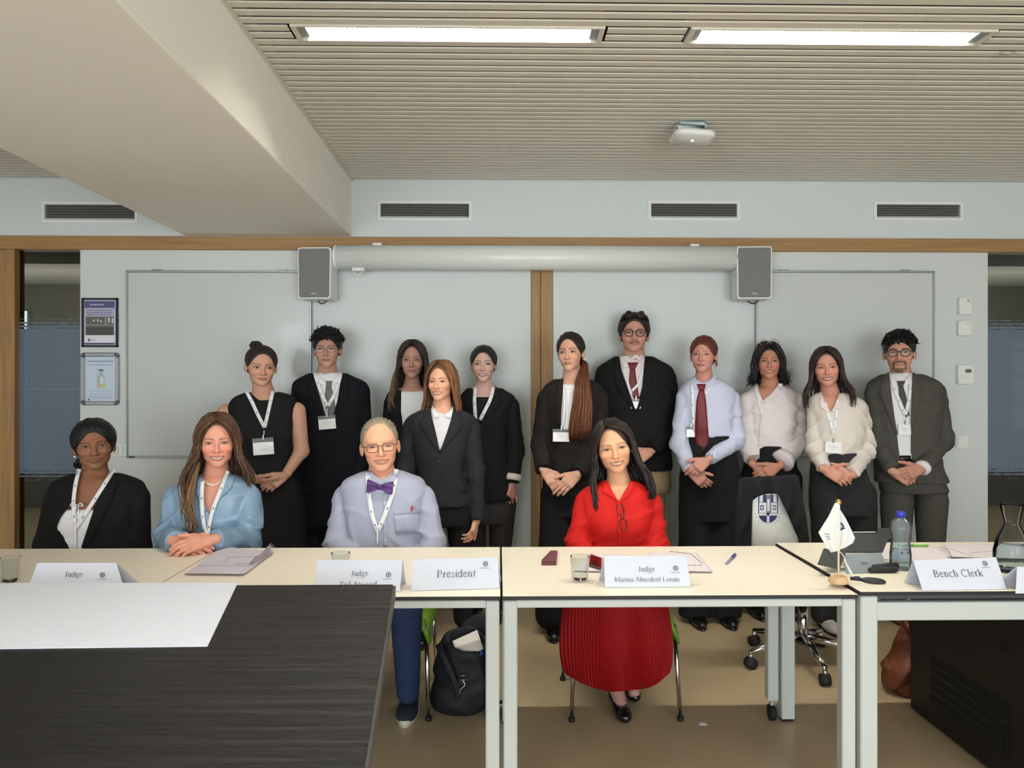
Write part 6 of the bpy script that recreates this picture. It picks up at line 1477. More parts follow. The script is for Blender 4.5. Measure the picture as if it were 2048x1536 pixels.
# lower legs and court shoes
sk = np.array(lin((176, 132, 122)))
a1, a2 = atz(1240, 1440, .0), atz(1268, 1408, .0)
lg = uni([uni([cap((.44, 3.22, .46), (a1[0]-.0, a1[1]+.11, .10), .052, .032), (cap((a1[0]-.0, a1[1]+.11, .10), (a1[0]+.01, a1[1]+.02, .04), .033, .028), .02)]),
          (uni([cap((.56, 3.24, .46), (a2[0]-.0, a2[1]+.11, .12), .052, .032), (cap((a2[0], a2[1]+.11, .12), (a2[0], a2[1]+.0, .05), .033, .028), .02)]), .004), ])
V_, Q_ = nets(lg, (.3, 3.0, .0), (.75, 3.75, .55), .009); mesh_obj('lower_legs', V_, Q_, m_skin, p.root, True, np.tile(sk, (len(V_), 1)))
def court(c, d, lift=.0):
    d = nrm((*d, 0)); t = V3(-d[1], d[0], 0); Rz = np.array([t, d, [0, 0, 1]]).T; c = V3(c[0], c[1], lift)
    fo = uni([ell(c+V3(0, 0, .035), (.036, .06, .032), Rz), (ell(c-d*.07+V3(0, 0, .045), (.032, .05, .04), Rz), .03), (ell(c-d*.13+V3(0, 0, .06), (.030, .035, .042), Rz), .03)])
    fc = lambda P: smax(fo(P), -uni([ell(c-d*.075+V3(0, 0, .09), (.028, .085, .045), Rz)])(P), .006)
    o = sdf_obj('court_shoe', halfz(fc, lift+.006, None), c-.2, c+V3(.2, .2, .16), .0065, m_shoe, p.root)
    mb = MB(); mb.tube([c-d*.14+V3(0, 0, .045), c-d*.145+V3(0, 0, .001)], [.02, .012], 12); mb.build('heel', m_shoe, o, True)
court((a1[0]+.01, a1[1]-.02), (.12, -1)); court((a2[0], a2[1]+.03), (.1, -1))
# ================================================================== TABLES
m_top = mat('cream_laminate', (250, 240, 222), .38, spec=.4, noise=(1.5, .015)); m_edge = mat('black_edge', (20, 19, 18), .5)
m_leg = mat('white_powder_steel', (184, 190, 188), .4); m_rub = mat('rubber', (20, 20, 20), .7); m_chrome = mat('chrome', (200, 200, 198), .12, metal=1)
ZT = .745
def table(x0, x1, y0, y1, zt, lb, leg=.046, ap=.026, gap=.004, tray=False, caster=None):
    e = empty('meeting_table', ((x0+x1)/2, (y0+y1)/2, 0), lb, 'table', 'white topped meeting tables')
    MB().box((x0, y0, zt-.014), (x1, y1, zt-.0015), .001).build('tabletop', m_edge, e)
    MB().box((x0+.0012, y0+.0012, zt-.0016), (x1-.0012, y1-.0012, zt)).build('laminate', m_top, e)
    zu = zt-.014-gap; a = .012
    if tray: MB().box((x0+.06, y0+.05, zu-.022), (x1-.02, y0+.09, zu)).build('cable_tray', mat('tray_grey', (70, 72, 72), .5), e); za = zu-.022
    else: za = zu
    MB().box((x0+leg, y0+a, za-ap), (x1-leg, y0+a+.03, za), .003).build('apron', m_leg, e)
    MB().box((x0+leg, y1-a-.03, za-ap), (x1-leg, y1-a, za), .003).build('apron', m_leg, e)
    for x in (x0+a, x1-a-.03): MB().box((x, y0+leg, za-ap), (x+.03, y1-leg, za), .003).build('apron', m_leg, e)
    for i, (x, y) in enumerate(((x0+.004, y0+.006), (x1-.004-leg, y0+.006), (x0+.004, y1-.006-leg), (x1-.004-leg, y1-.006-leg))):
        zb = .09 if i == caster else .012
        l = MB().box((x, y, zb), (x+leg, y+leg, zu), .004).build('leg', m_leg, e)
        if i == caster:
            c = MB(); c.tube([(x+leg*.28, y+leg/2, .034), (x+leg*.72, y+leg/2, .034)], .034, 18); c.build('caster_wheel', m_rub, l, True)
            MB().box((x+leg*.3, y+leg*.3, .05), (x+leg*.7, y+leg*.7, .1), .003).build('caster_fork', m_alu, l)
        else: MB().box((x+.006, y+.006, 0), (x+leg-.006, y+leg-.006, .014), .002).build('foot', m_rub, l)
    return e
XB0 = atz(1003, 1192, ZT)[0]; YF = atz(1003, 1192, ZT)[1]; YK = atz(1003, 1094, ZT)[1]; XB1 = XB0+1.195
table(XB0-2.405, XB0-1.205, YF, YK, ZT, 'white topped table farthest to the left, before the seated person in black')
table(XB0-1.203, XB0-.003, YF, YK, ZT, 'white topped table under the President card, left of the middle')
table(XB0+.003, XB1, YF, YK, ZT, 'white topped table in the middle, before the person in red', caster=3)
XC0 = XB1+.004
table(XC0, XC0+1.2, YF-.01, YK+.01, ZT+.012, 'white topped table on the right, carrying the Bench Clerk card and water bottle', leg=.058, ap=.062, tray=True)
# black table in front on the left, seen from above
HB = .86
BR = atz(786, 1169, HB); FRc = atz(727, 1536, HB); dv = FRc-BR; FRc = BR+dv*1.35
BL = BR+V3(-1.9, 0, 0); FL = FRc+V3(-1.9, 0, 0)
m_blk = mat('black_stained_ash', (40, 38, 38), .5, spec=.28)
def grain(m):
    nt = m.node_tree; N = nt.nodes; L = nt.links; b = N['Principled BSDF']; tc = N.new('ShaderNodeTexCoord'); mp = N.new('ShaderNodeMapping'); mp.inputs['Scale'].default_value = (.9, 24, 1)
    L.new(tc.outputs['Object'], mp.inputs[0]); nz = N.new('ShaderNodeTexNoise'); nz.inputs['Scale'].default_value = 2.2; nz.inputs['Detail'].default_value = 3; nz.inputs['Distortion'].default_value = .5
    L.new(mp.outputs[0], nz.inputs['Vector']); rp = N.new('ShaderNodeValToRGB'); rp.color_ramp.elements[0].position = .42; rp.color_ramp.elements[1].position = .6; L.new(nz.outputs[0], rp.inputs[0])
    sx = N.new('ShaderNodeSeparateXYZ'); L.new(tc.outputs['Object'], sx.inputs[0]); mr = N.new('ShaderNodeMapRange'); ox = (BR[0]+FL[0])/2; mr.inputs[1].default_value = BR[0]-.62-ox; mr.inputs[2].default_value = BR[0]-.10-ox; L.new(sx.outputs['X'], mr.inputs[0])
    bp = N.new('ShaderNodeBump'); bp.inputs['Distance'].default_value = .012; L.new(rp.outputs[0], bp.inputs['Height']); ml = N.new('ShaderNodeMath'); ml.operation = 'MULTIPLY'; ml.inputs[1].default_value = .8; L.new(mr.outputs[0], ml.inputs[0]); L.new(ml.outputs[0], bp.inputs['Strength'])
    L.new(bp.outputs[0], b.inputs['Normal'])
    cr = N.new('ShaderNodeMix'); cr.data_type = 'RGBA'; cr.inputs[6].default_value = (*lin((22, 21, 21)), 1); cr.inputs[7].default_value = (*lin((40, 38, 36)), 1)
    m2 = N.new('ShaderNodeMath'); m2.operation = 'MULTIPLY'; L.new(rp.outputs[0], m2.inputs[0]); L.new(mr.outputs[0], m2.inputs[1]); L.new(m2.outputs[0], cr.inputs[0]); L.new(cr.outputs[2], b.inputs['Base Color'])
grain(m_blk)
e = empty('black_table', ((BR+FL)/2*V3(1, 1, 0)), 'black stained wood grain table in the left foreground with a white sheet on it', 'table')
def poly_slab(name, pts, z0, z1, m, parent):
    n = len(pts); V = [(q[0], q[1], z0) for q in pts]+[(q[0], q[1], z1) for q in pts]
    F_ = [tuple(range(n))[::-1], tuple(range(n, 2*n))]+[(i, (i+1) % n, n+(i+1) % n, n+i) for i in range(n)]
    return mesh_obj(name, V, F_, m, parent)
poly_slab('tabletop', [FL, FRc, BR, BL], HB-.004, HB, m_blk, e)
poly_slab('edge_band', [FL+V3(-.002, -.002, 0), FRc+V3(.006, -.002, 0), BR+V3(.008, .002, 0), BL+V3(-.002, .002, 0)], HB-.032, HB-.0045, mat('black_table_edge', (66, 64, 60), .4), e)
for q in (BR+V3(-.09, -.10, 0), FRc+V3(-.09, .06, 0), BL+V3(.1, -.1, 0), FL+V3(.1, .1, 0)):
    l = MB().box((q[0]-.03, q[1]-.03, .07), (q[0]+.03, q[1]+.03, HB-.032), .004).build('leg', m_black, e)
    MB().tube([(q[0]-.015, q[1], .035), (q[0]+.015, q[1], .035)], .035, 16).build('caster_wheel', m_rub, l, True)
sheet_m = mat('white_sheet', (236, 240, 255), .5)
tag(poly_slab('paper_sheet', [atz(-260, 1300, HB+.002), atz(415, 1292, HB+.002), atz(475.5, 1165.5, HB+.002), atz(-260, 1166, HB+.002)], HB+.0005, HB+.002, sheet_m, None), 'large blank white sheet lying on the black foreground table', 'paper')
# ================================================================== NAME CARDS
m_cardw = mat('name_card', (206, 211, 224), .28, coat=.5, noise=(3, .02)); m_txt = mat('name_card_ink', (84, 86, 98), .5)
def cardM(TL, TR, BRp, BLp, zt=ZT, lean=.045):
    bl, br = atz(*BLp, zt+.0012), atz(*BRp, zt+.0012); Yb = (bl[1]+br[1])/2
    tl, tr = at(*TL, bl[1]+lean), at(*TR, br[1]+lean); return tl, tr, br, bl
def tent(lb, TL, TR, BRp, BLp, lines, zt=ZT, logo=None, group='name cards on the white tables', size_k=1., wrap=True):
    tl, tr, br, bl = cardM(TL, TR, BRp, BLp, zt); e = empty('name_card', (bl+br)/2, lb, 'name card', group)
    nrm_ = nrm(np.cross(br-bl, tl-bl)); mb = MB()
    def panel(a, b, c, d, n, name):
        t = n*.0006; m_ = MB(); m_.add([a-t, b-t, c-t, d-t, a+t, b+t, c+t, d+t], [(3, 2, 1, 0), (4, 5, 6, 7), (0, 1, 5, 4), (1, 2, 6, 5), (2, 3, 7, 6), (3, 0, 4, 7)]); m_.build(name, m_cardw, e)
    panel(bl, br, tr, tl, nrm_, 'front_panel')
    kb = (bl*V3(1, 0, 1)+V3(0, bl[1]+.10, 0)), (br*V3(1, 0, 1)+V3(0, br[1]+.10, 0))
    panel(kb[1]+V3(.008, 0, 0), kb[0]-V3(.008, 0, 0), tl+V3(0, .002, 0), tr+V3(0, .002, 0), nrm(np.cross(kb[0]-kb[1], tr-kb[1])), 'back_panel')
    up = nrm((tl+tr)/2-(bl+br)/2); xx = nrm(br-bl); nn = np.cross(xx, up); nn = nn if nn[1] < 0 else -nn
    H_ = np.linalg.norm((tl+tr)/2-(bl+br)/2); k = bl[1]/F
    def M_at(u, v):
        c = (bl*(1-u)+br*u)*(1-v)+(tl*(1-u)+tr*u)*v+nn*.0022; M = np.eye(4); M[:3, 0] = xx; M[:3, 1] = up; M[:3, 2] = nn; M[:3, 3] = c; return M
    for (t, u, v, wpx) in lines:
        sz = wpx*k/sum(GL[c][0] for c in t); mb = MB(); M = M_at(u, v); M[:3, 3] -= up*sz*.3; lettering(mb, t, M, sz); mb.build('lettering', m_txt, e)
    if logo:
        M = M_at(*logo); mb = MB(); r = 5.2*k
        for rr_ in (r, r*.78):
            a = np.linspace(0, 2*PI, 20, endpoint=False); P = np.concatenate([np.stack([np.cos(a)*q, np.sin(a)*q, a*0+.0004], 1) for q in (rr_, rr_*.82)])@M[:3, :3].T+M[:3, 3]
            mb.add(P, [(i, (i+1) % 20, 20+(i+1) % 20, 20+i) for i in range(20)])
        d = np.array([(0, r*.42, .0005), (r*.42, 0, .0005), (0, -r*.42, .0005), (-r*.42, 0, .0005)])@M[:3, :3].T+M[:3, 3]; mb.add(d, [(0, 1, 2, 3)])
        d = np.array([(-2.*r, -r*1.75, .0004), (1.6*r, -r*1.75, .0004), (1.6*r, -r*1.6, .0004), (-2.*r, -r*1.6, .0004)])@M[:3, :3].T+M[:3, 3]; mb.add(d, [(0, 1, 2, 3)])
        mb.build('emblem', m_txt, e)
    return e
tent('pale folded name card reading Judge, leftmost, half hidden by the white sheet', (75, 1126), (233, 1126), (250, 1184), (52, 1186), [('Judge', .47, .60, 35)], logo=(.80, .58))
tent('pale folded name card reading Judge, left of the President card', (635, 1120), (805, 1120), (800, 1183), (627, 1186), [('Judge', .51, .57, 35), ('Del Atwood', .51, .23, 74)], logo=(.85, .53))
tent('pale folded name card reading President', (826, 1119), (996, 1115), (998, 1177), (822, 1182), [('President', .51, .5, 80)], logo=(.85, .80))
tent('pale glossy name card reading Judge, in front of the person in red', (1208, 1112), (1373, 1112), (1381, 1174), (1210, 1175), [('Judge', .5, .57, 34), ('Marina Almodvel Lorain', .5, .24, 132)], logo=(.85, .60))
tent('pale folded name card reading Bench Clerk', (1826, 1121), (1992, 1115), (2013, 1178), (1845, 1181), [('Bench Clerk', .48, .52, 106)], ZT+.012, logo=(.84, .82))
tent('pale name card cut off by the right edge of the photo', (2034, 1134), (2180, 1134), (2180, 1187), (2031, 1187), [], ZT+.012)
# ================================================================== PAPERS AND SMALL THINGS
m_paper = mat('office_paper', (238, 228, 232), .6); m_paper2 = mat('office_paper_shade', (214, 206, 220), .6)
def stack(lb, poly, zt, n=6, th=.0016, group=None, extra=None, seed=1, jit=.006):
    c = np.mean([atz(*q, zt) for q in poly], 0); e = empty('paper_stack', (c[0], c[1], zt), lb, 'papers', group); rg = np.random.RandomState(seed)
    for i in range(n):
        P = np.array([atz(*q, zt+.0006+i*th) for q in poly]); P = (P-P.mean(0))@np.array(Matrix.Rotation(rg.randn()*.012, 3, 'Z')).T+P.mean(0)+V3(rg.randn()*jit, rg.randn()*jit*.5, 0)
        poly_slab('sheet', P, zt+.0006+i*th, zt+.0006+(i+1)*th-.0003, m_paper if i % 2 else m_paper2, e)
    return e, zt+.0006+n*th
e, zz = stack('thick white paper booklet with curled corner on the table before the blue blouse', [(371, 1146), (487, 1147), (545, 1104), (448, 1094)], ZT, 7)
for k in range(4):
    a, b = atz(505-4*k, 1133, zz), atz(543-3*k, 1104, zz); V = [a, b, b+V3(.012, .02, .014+.006*k), a+V3(.004, .012, .002)]
    MB().add(V+[v+V3(0, .001, .001) for v in V], [(0, 1, 2, 3), (7, 6, 5, 4), (0, 4, 5, 1), (1, 5, 6, 2), (2, 6, 7, 3), (3, 7, 4, 0)]).build('curled_page', m_paper, e)
m_teal = mat('teal_print', (38, 86, 90), .5); m_line = mat('grey_print', (150, 140, 150), .6)
poly_slab('teal_print', [atz(*q, zz+.0006) for q in ((497, 1128), (506, 1128), (520, 1112), (512, 1112))], zz, zz+.0006, m_teal, e)
for a, b in (((398, 1131), (495, 1131)), ((470, 1127), (500, 1127)), ((452, 1115), (508, 1113)), ((446, 1127), (458, 1115))):
    A, B_ = atz(*a, zz+.0004), atz(*b, zz+.0004); MB().tube([A, B_], .0009, 5).build('print_line', m_line, e)
e, zz = stack('white papers under the glass tumbler and the middle Judge card', [(1153, 1142), (1250, 1144), (1262, 1110), (1176, 1108)], ZT, 4, seed=3)
e, zz = stack('white booklet with a dark pencil line, right of the middle Judge card', [(1290, 1141), (1424, 1143), (1392, 1106), (1298, 1104)], ZT, 6, seed=4)
MB().tube([atz(1340, 1103, zz), atz(1382, 1108, zz), atz(1405, 1127, zz)], .0014, 6).build('print_line', m_ink, e)
for k in range(3): MB().box(atz(1372+k*12, 1131, zz), atz(1380+k*12, 1130, zz)+V3(0, .002, .0006)).build('print_line', m_line, e)
e, zz = stack('loose white papers at the back of the right table behind the Bench Clerk card', [(1800, 1124), (1925, 1122), (1925, 1094), (1808, 1096)], ZT+.012, 4, seed=5)
MB().tube([atz(1880, 1100, zz), atz(1945, 1113, zz)], .001, 5).build('print_line', m_line, e)
e, zz = stack('overlapping white papers at the far right under the carafe', [(1905, 1114), (2080, 1118), (2060, 1088), (1890, 1090)], ZT+.0205, 6, seed=6)
for a, b in (((1860, 1093), (1900, 1098)), ((1938, 1106), (2000, 1101)), ((1900, 1098), (1945, 1112))): MB().tube([atz(*a, zz), atz(*b, zz)], .001, 5).build('print_line', mat('warm_print', (205, 170, 150), .6), e)
e, zz = stack('crumpled white paper left of the water bottle', [(1763, 1118), (1800, 1122), (1800, 1100), (1775, 1098)], ZT+.012, 2, seed=8)
A, B_ = atz(1797, 1091, ZT+.017), atz(1856, 1091, ZT+.017)
e = empty('marker', A, 'green and teal marker at the back edge of the right table', 'marker')
MB().tube([A, (A+B_)/2], .005, 10).build('barrel', mat('marker_teal', (96, 160, 130), .4), e, True); MB().tube([(A+B_)/2, B_], .0052, 10).build('cap', mat('marker_lime', (150, 200, 90), .4), e, True)
# tumblers
def glass_m(name, c=(244, 247, 247), rough=.0, ior=1.45, haze=.0):
    if name in MATS: return MATS[name]
    m = bpy.data.materials.new(name); m.use_nodes = True; nt = m.node_tree; N = nt.nodes; L = nt.links
    tr = N.new('ShaderNodeBsdfTransparent'); tr.inputs[0].default_value = (*lin(c), 1); g = N.new('ShaderNodeBsdfGlossy'); g.inputs['Roughness'].default_value = .03
    fr = N.new('ShaderNodeFresnel'); fr.inputs[0].default_value = ior; mx = N.new('ShaderNodeMixShader'); L.new(fr.outputs[0], mx.inputs[0]); df = N.new('ShaderNodeBsdfDiffuse'); m0 = N.new('ShaderNodeMixShader'); m0.inputs[0].default_value = haze; L.new(tr.outputs[0], m0.inputs[1]); L.new(df.outputs[0], m0.inputs[2]); L.new(m0.outputs[0], mx.inputs[1]); L.new(g.outputs[0], mx.inputs[2]); L.new(mx.outputs[0], N['Material Output'].inputs[0]); MATS[name] = m; return m
m_gl = glass_m('tumbler_glass', ior=1.22)
def tumbler(px, py_rim, lb, r=.035, h=.088):
    P = atz(px, py_rim, ZT+h); pr = [(0, .006), (r*.70, .006), (r*.78, .012), (r*.97, h-.001), (r, h), (r, h-.002), (r*.82, .004), (r*.78, 0), (0, 0)]
    e = tag(MB().lathe([(q[0]+1e-5, q[1]) for q in pr], (P[0], P[1], ZT), 40).build('glass_tumbler', m_gl, None, True), lb, 'glass', 'water tumblers'); return e
tumbler(1160, 1112, 'clear glass tumbler left of the middle Judge card'); tumbler(681, 1105, 'clear glass tumbler behind the Judge card before the bow tie'); tumbler(20, 1114, 'clear glass tumbler at the far left behind the white sheet')
# maroon case, maroon phone, pen
m_mar = mat('maroon_leather', (96, 40, 46), .45)
def boxpx(name, pts, zt, h, m, lb, cat, parent=None, bev=0):
    P = [atz(*q, zt+h) for q in pts]; o = poly_slab(name, P, zt+.0005, zt+h, m, parent)
    if lb: tag(o, lb, cat)
    return o
e = empty('glasses_case', atz(1098, 1125, ZT), 'narrow maroon spectacle case on the middle table', 'case')
boxpx('case_body', [(1083, 1124), (1112, 1124), (1115, 1103), (1101, 1103)], ZT, .014, m_mar, None, None, e); boxpx('lid', [(1083, 1120), (1112, 1120), (1115, 1101), (1101, 1101)], ZT+.0145, .006, mat('maroon_lid', (120, 66, 78), .4), None, None, e)
e = empty('phone', atz(1190, 1128, ZT), 'maroon cased phone beside the glass tumbler', 'phone')
boxpx('phone_case', [(1177, 1127), (1203, 1135), (1204, 1116), (1181, 1108)], ZT+.009, .010, mat('maroon_case', (84, 18, 22), .3, coat=.4), None, None, e); boxpx('screen', [(1179, 1126), (1201, 1133), (1202, 1117), (1183, 1109.5)], ZT+.0192, .0008, mat('screen_off', (60, 14, 18), .15), None, None, e)
A, B_ = atz(1453, 1127, ZT+.006), atz(1470, 1109, ZT+.006); e = empty('pen', A, 'short blue pen lying on the middle table', 'pen')
MB().tube([A, A*.4+B_*.6], .0055, 10).build('barrel', mat('pen_white', (150, 140, 180), .3), e, True); MB().tube([A*.4+B_*.6, B_], .0062, 10).build('cap', mat('pen_blue', (44, 66, 130), .3), e, True)
# table flag
b0 = atz(1677, 1166, ZT+.012); e = empty('table_flag', b0, 'small white table flag on a wooden stand between the middle and right tables', 'flag')
m_pine = mat('pine', (206, 172, 130), .5, noise=(20, .1, (1, 6, 1)))
MB().lathe([(1e-4, 0), (.030, 0), (.034, .006), (.028, .022), (.022, .026), (1e-4, .026)], b0, 28).build('base', m_pine, e, True)
tp = at(1677, 1008, b0[1]); k = b0[1]/F
MB().tube([b0+V3(0, 0, .02), tp], .0032, 10).build('pole', mat('pale_pole', (228, 214, 196), .45), e, True)
MB().lathe([(1e-4, -.010), (.006, -.008), (.009, -.003), (.010, 0), (.0085, .005), (.005, .009), (1e-4, .0105)], tp+V3(0, 0, .006), 20).build('finial', m_gold, e, True)
def cloth_panel(poly, folds, yoff, name='cloth'):
    """white cloth hanging from the pole: rows of picture points left to right"""
    V = []; n = len(poly); m_ = 12
    for i, (a, b) in enumerate(poly):
        for j in range(m_):
            u = j/(m_-1); q = at(a[0]*(1-u)+b[0]*u, a[1]*(1-u)+b[1]*u, b0[1]+yoff+.007*math.sin(u*folds*PI+i*.3)*(.3+i/n)); V.append(q)
    F_ = [(i*m_+j, i*m_+j+1, (i+1)*m_+j+1, (i+1)*m_+j) for i in range(n-1) for j in range(m_-1)]; N_ = len(V)
    V2 = V+[v+V3(0, .0012, 0) for v in V]; o = mesh_obj(name, V2, F_+[tuple(N_+q for q in f_[::-1]) for f_ in F_], mat('flag_cloth', (226, 228, 226), .75), e, True); return o
cloth_panel([((1670, 1006), (1680, 1006)), ((1657, 1033), (1680, 1033)), ((1645, 1052), (1680, 1052)), ((1637, 1065), (1680, 1065)), ((1645, 1080), (1680, 1080)), ((1655, 1095), (1680, 1095)), ((1662, 1105), (1680, 1101))], 2.2, -.006)
cloth_panel([((1676, 1012), (1681, 1020)), ((1676, 1030), (1692, 1038)), ((1676, 1050), (1703, 1060)), ((1676, 1064), (1710, 1076)), ((1676, 1080), (1706, 1086)), ((1676, 1100), (1690, 1096))], 2.6, .006)
mb = MB()
for a in ((1681, 1047, 1686, 1059),): mb.tube([at(1682, 1046, b0[1]-.004), at(1687, 1052, b0[1]-.004), at(1683, 1059, b0[1]-.004)], .003, 6)
mb.tube([at(1681, 1060, b0[1]-.006), at(1690, 1056, b0[1]-.004)], .002, 5); mb.build('crest', mat('navy_print', (40, 44, 110), .6), e)
mb = MB()
for (x, y, dx) in ((1650, 1068, 10), (1652, 1073, 8), (1655, 1078, 6)): mb.tube([at(x, y, b0[1]-.014), at(x+dx, y+1, b0[1]-.014)], .001, 5)
mb.build('print_line', m_ink, e)
mb = MB(); mb.tube(bez([tp*.4+b0*.6+V3(.003, 0, 0), b0+V3(.02, 0, .09), b0+V3(.045, .01, .03)], 10), .0014, 5); mb.build('cord', m_strap, e)
# tablet with folding keyboard stand
zc_ = ZT+.0125; e = empty('tablet_computer', atz(1730, 1130, zc_), 'grey tablet computer in a dark folding stand on the right table', 'tablet')
m_tabd = mat('dark_case', (58, 60, 60), .5); m_tabg = mat('grey_case', (128, 136, 140), .4)
def slab_px(name, pts, Ys, m, th=.006):
    P = [at(q[0], q[1], y) for q, y in zip(pts, Ys)]; n = nrm(np.cross(P[1]-P[0], P[2]-P[0])); n = n if n[1] > 0 else -n
    V = P+[q+n*th for q in P]; k_ = len(P); F_ = [tuple(range(k_)), tuple(range(k_, 2*k_))[::-1]]+[(i, k_+i, k_+(i+1) % k_, (i+1) % k_) for i in range(k_)]
    return mesh_obj(name, V, F_, m, e)
yb = atz(1700, 1148, zc_)[1]
slab_px('stand_front', [(1683, 1108), (1763, 1105), (1776, 1140), (1693, 1148)], [yb+.10, yb+.10, yb+.02, yb], m_tabg)
slab_px('screen_back', [(1660, 1104), (1766, 1104), (1778, 1074), (1752, 1066), (1705, 1065)], [yb+.13, yb+.13, yb+.17, yb+.18, yb+.18], m_tabd, .008)
slab_px('side_flap', [(1636, 1127), (1680, 1137), (1692, 1104), (1654, 1098), (1648, 1096)], [yb+.02, yb+.02, yb+.1, yb+.1, yb+.08], m_tabd)
slab_px('hinge_block', [(1754, 1073), (1783, 1074), (1782, 1056), (1757, 1056)], [yb+.17, yb+.17, yb+.19, yb+.19], m_tabd, .012)
mb = MB(); mb.tube([at(1706, 1064.5, yb+.178), at(1751, 1064, yb+.178)], .0016, 5); mb.build('bright_edge', m_white, e)
for k_ in range(2): A = at(1722, 1126+3*k_, yb+.05); MB().box(A+V3(0, -.003, 0), A+V3(.024, -.001, .002)).build('maker_mark', m_ink, e)
# black pouch, cable plug and disc in front of it
zq = ZT+.0125
m_pch = mat('black_nylon', (34, 34, 38), .6)
c = atz(1768, 1140, zq)+V3(0, -.012, 0); tag(sdf_obj('pencil_pouch', halfz(uni([cap(c+V3(-.045, -.01, .012), c+V3(.045, .012, .016), .014, .012), (cap(c+V3(-.07, -.03, .010), c+V3(.02, -.028, .012), .011, .012), .008)]), zq, None), c-.14, c+.14, .004, m_pch, None), 'black soft pencil pouch in front of the grey tablet', 'pouch')
c = atz(1747, 1163, zq); e = empty('magnifier', c, 'flat black oval mirror with a grey face in front of the pouch', 'mirror')
MB().lathe([(1e-4, 0), (.038, 0), (.040, .003), (.037, .006), (1e-4, .006)], c, 30).build('rim', m_pch, e, True); MB().lathe([(1e-4, .0062), (.030, .0062), (.030, .0068), (1e-4, .0068)], c+V3(-.003, -.002, 0), 26).build('mirror_face', mat('dim_mirror', (120, 122, 118), .15, metal=.8), e)
MB().tube([c+V3(-.036, .012, .004), c+V3(-.07, .026, .005)], .006, 8).build('handle', m_pch, e, True)
A, B_ = atz(1693, 1142, zq+.004), atz(1708, 1156, zq+.004); e = empty('stylus', A, 'white stylus with a dark tip beside the flag stand', 'pen')
MB().tube([atz(1688, 1120, zq+.05), B_], .0035, 8).build('barrel', m_white, e, True); MB().tube([B_, B_+V3(.018, -.004, 0)], .0065, 8).build('cap', m_pch, e, True)
# water bottle
c = atz(1801, 1137, zq); k = c[1]/F; e = empty('water_bottle', c, 'clear plastic water bottle with a blue screw cap', 'bottle')
m_pet = glass_m('bottle_plastic', (232, 240, 242), .02, 1.25, .10)
hh = 115*k; r = 21*k
pr = [(1e-4, .004), (r*.5, .003), (r*.85, .0), (r*.96, .006), (r*.98, hh*.25), (r*.86, hh*.45), (r*.82, hh*.52), (r*.9, hh*.60), (r, hh*.68), (r*.97, hh*.76), (r*.80, hh*.83), (r*.5, hh*.88), (r*.36, hh*.905), (r*.36, hh*.93)]
pi = [(q[0]*.955, q[1]) for q in pr[::-1]]; pi[-1] = (1e-4, .006)
MB().lathe(pr+pi, c, 36).build('bottle_body', m_pet, e, True)
MB().lathe([(1e-4, hh*1.0), (r*.42, hh*1.0), (r*.46, hh*.985), (r*.46, hh*.905), (r*.40, hh*.90), (1e-4, hh*.90)], c, 28).build('cap', mat('blue_cap', (44, 52, 168), .35), e, True)
MB().lathe([(1e-4, .005), (r*.92, .006), (r*.945, hh*.25), (r*.9, hh*.33), (1e-4, hh*.33)], c, 32).build('water', glass_m('water', (240, 246, 248), 0, 1.15), e, True)
mb = MB()
for dx in (-.014, .010): mb.tube([c+V3(dx-.004, -r*.97, hh*.31), c+V3(dx+.004, -r*.97, hh*.31)], .003, 6)
mb.build('print_mark', m_ink, e)
# carafe
c = atz(2024, 1142, zq); k = c[1]/F; e = empty('carafe', c, 'waisted clear glass carafe of water at the right edge', 'carafe')
hh = 137*k; pr = [(1e-4, .006), (30*k, .004), (33*k, .0), (34*k, .012), (33.5*k, hh*.30), (27*k, hh*.50), (14.5*k, hh*.68), (13.5*k, hh*.71), (14.5*k, hh*.74), (22*k, hh*.97), (23*k, hh)]
pi = [(q[0]-.0022, q[1]) for q in pr[::-1]]; pi[-1] = (1e-4, .010)
MB().lathe(pr+pi, c, 44).build('glass_body', m_gl, e, True)
MB().lathe([(1e-4, .011), (30*k, .011), (31*k, hh*.28), (30*k, hh*.38), (1e-4, hh*.38)], c, 40).build('water', MATS['water'], e, True)
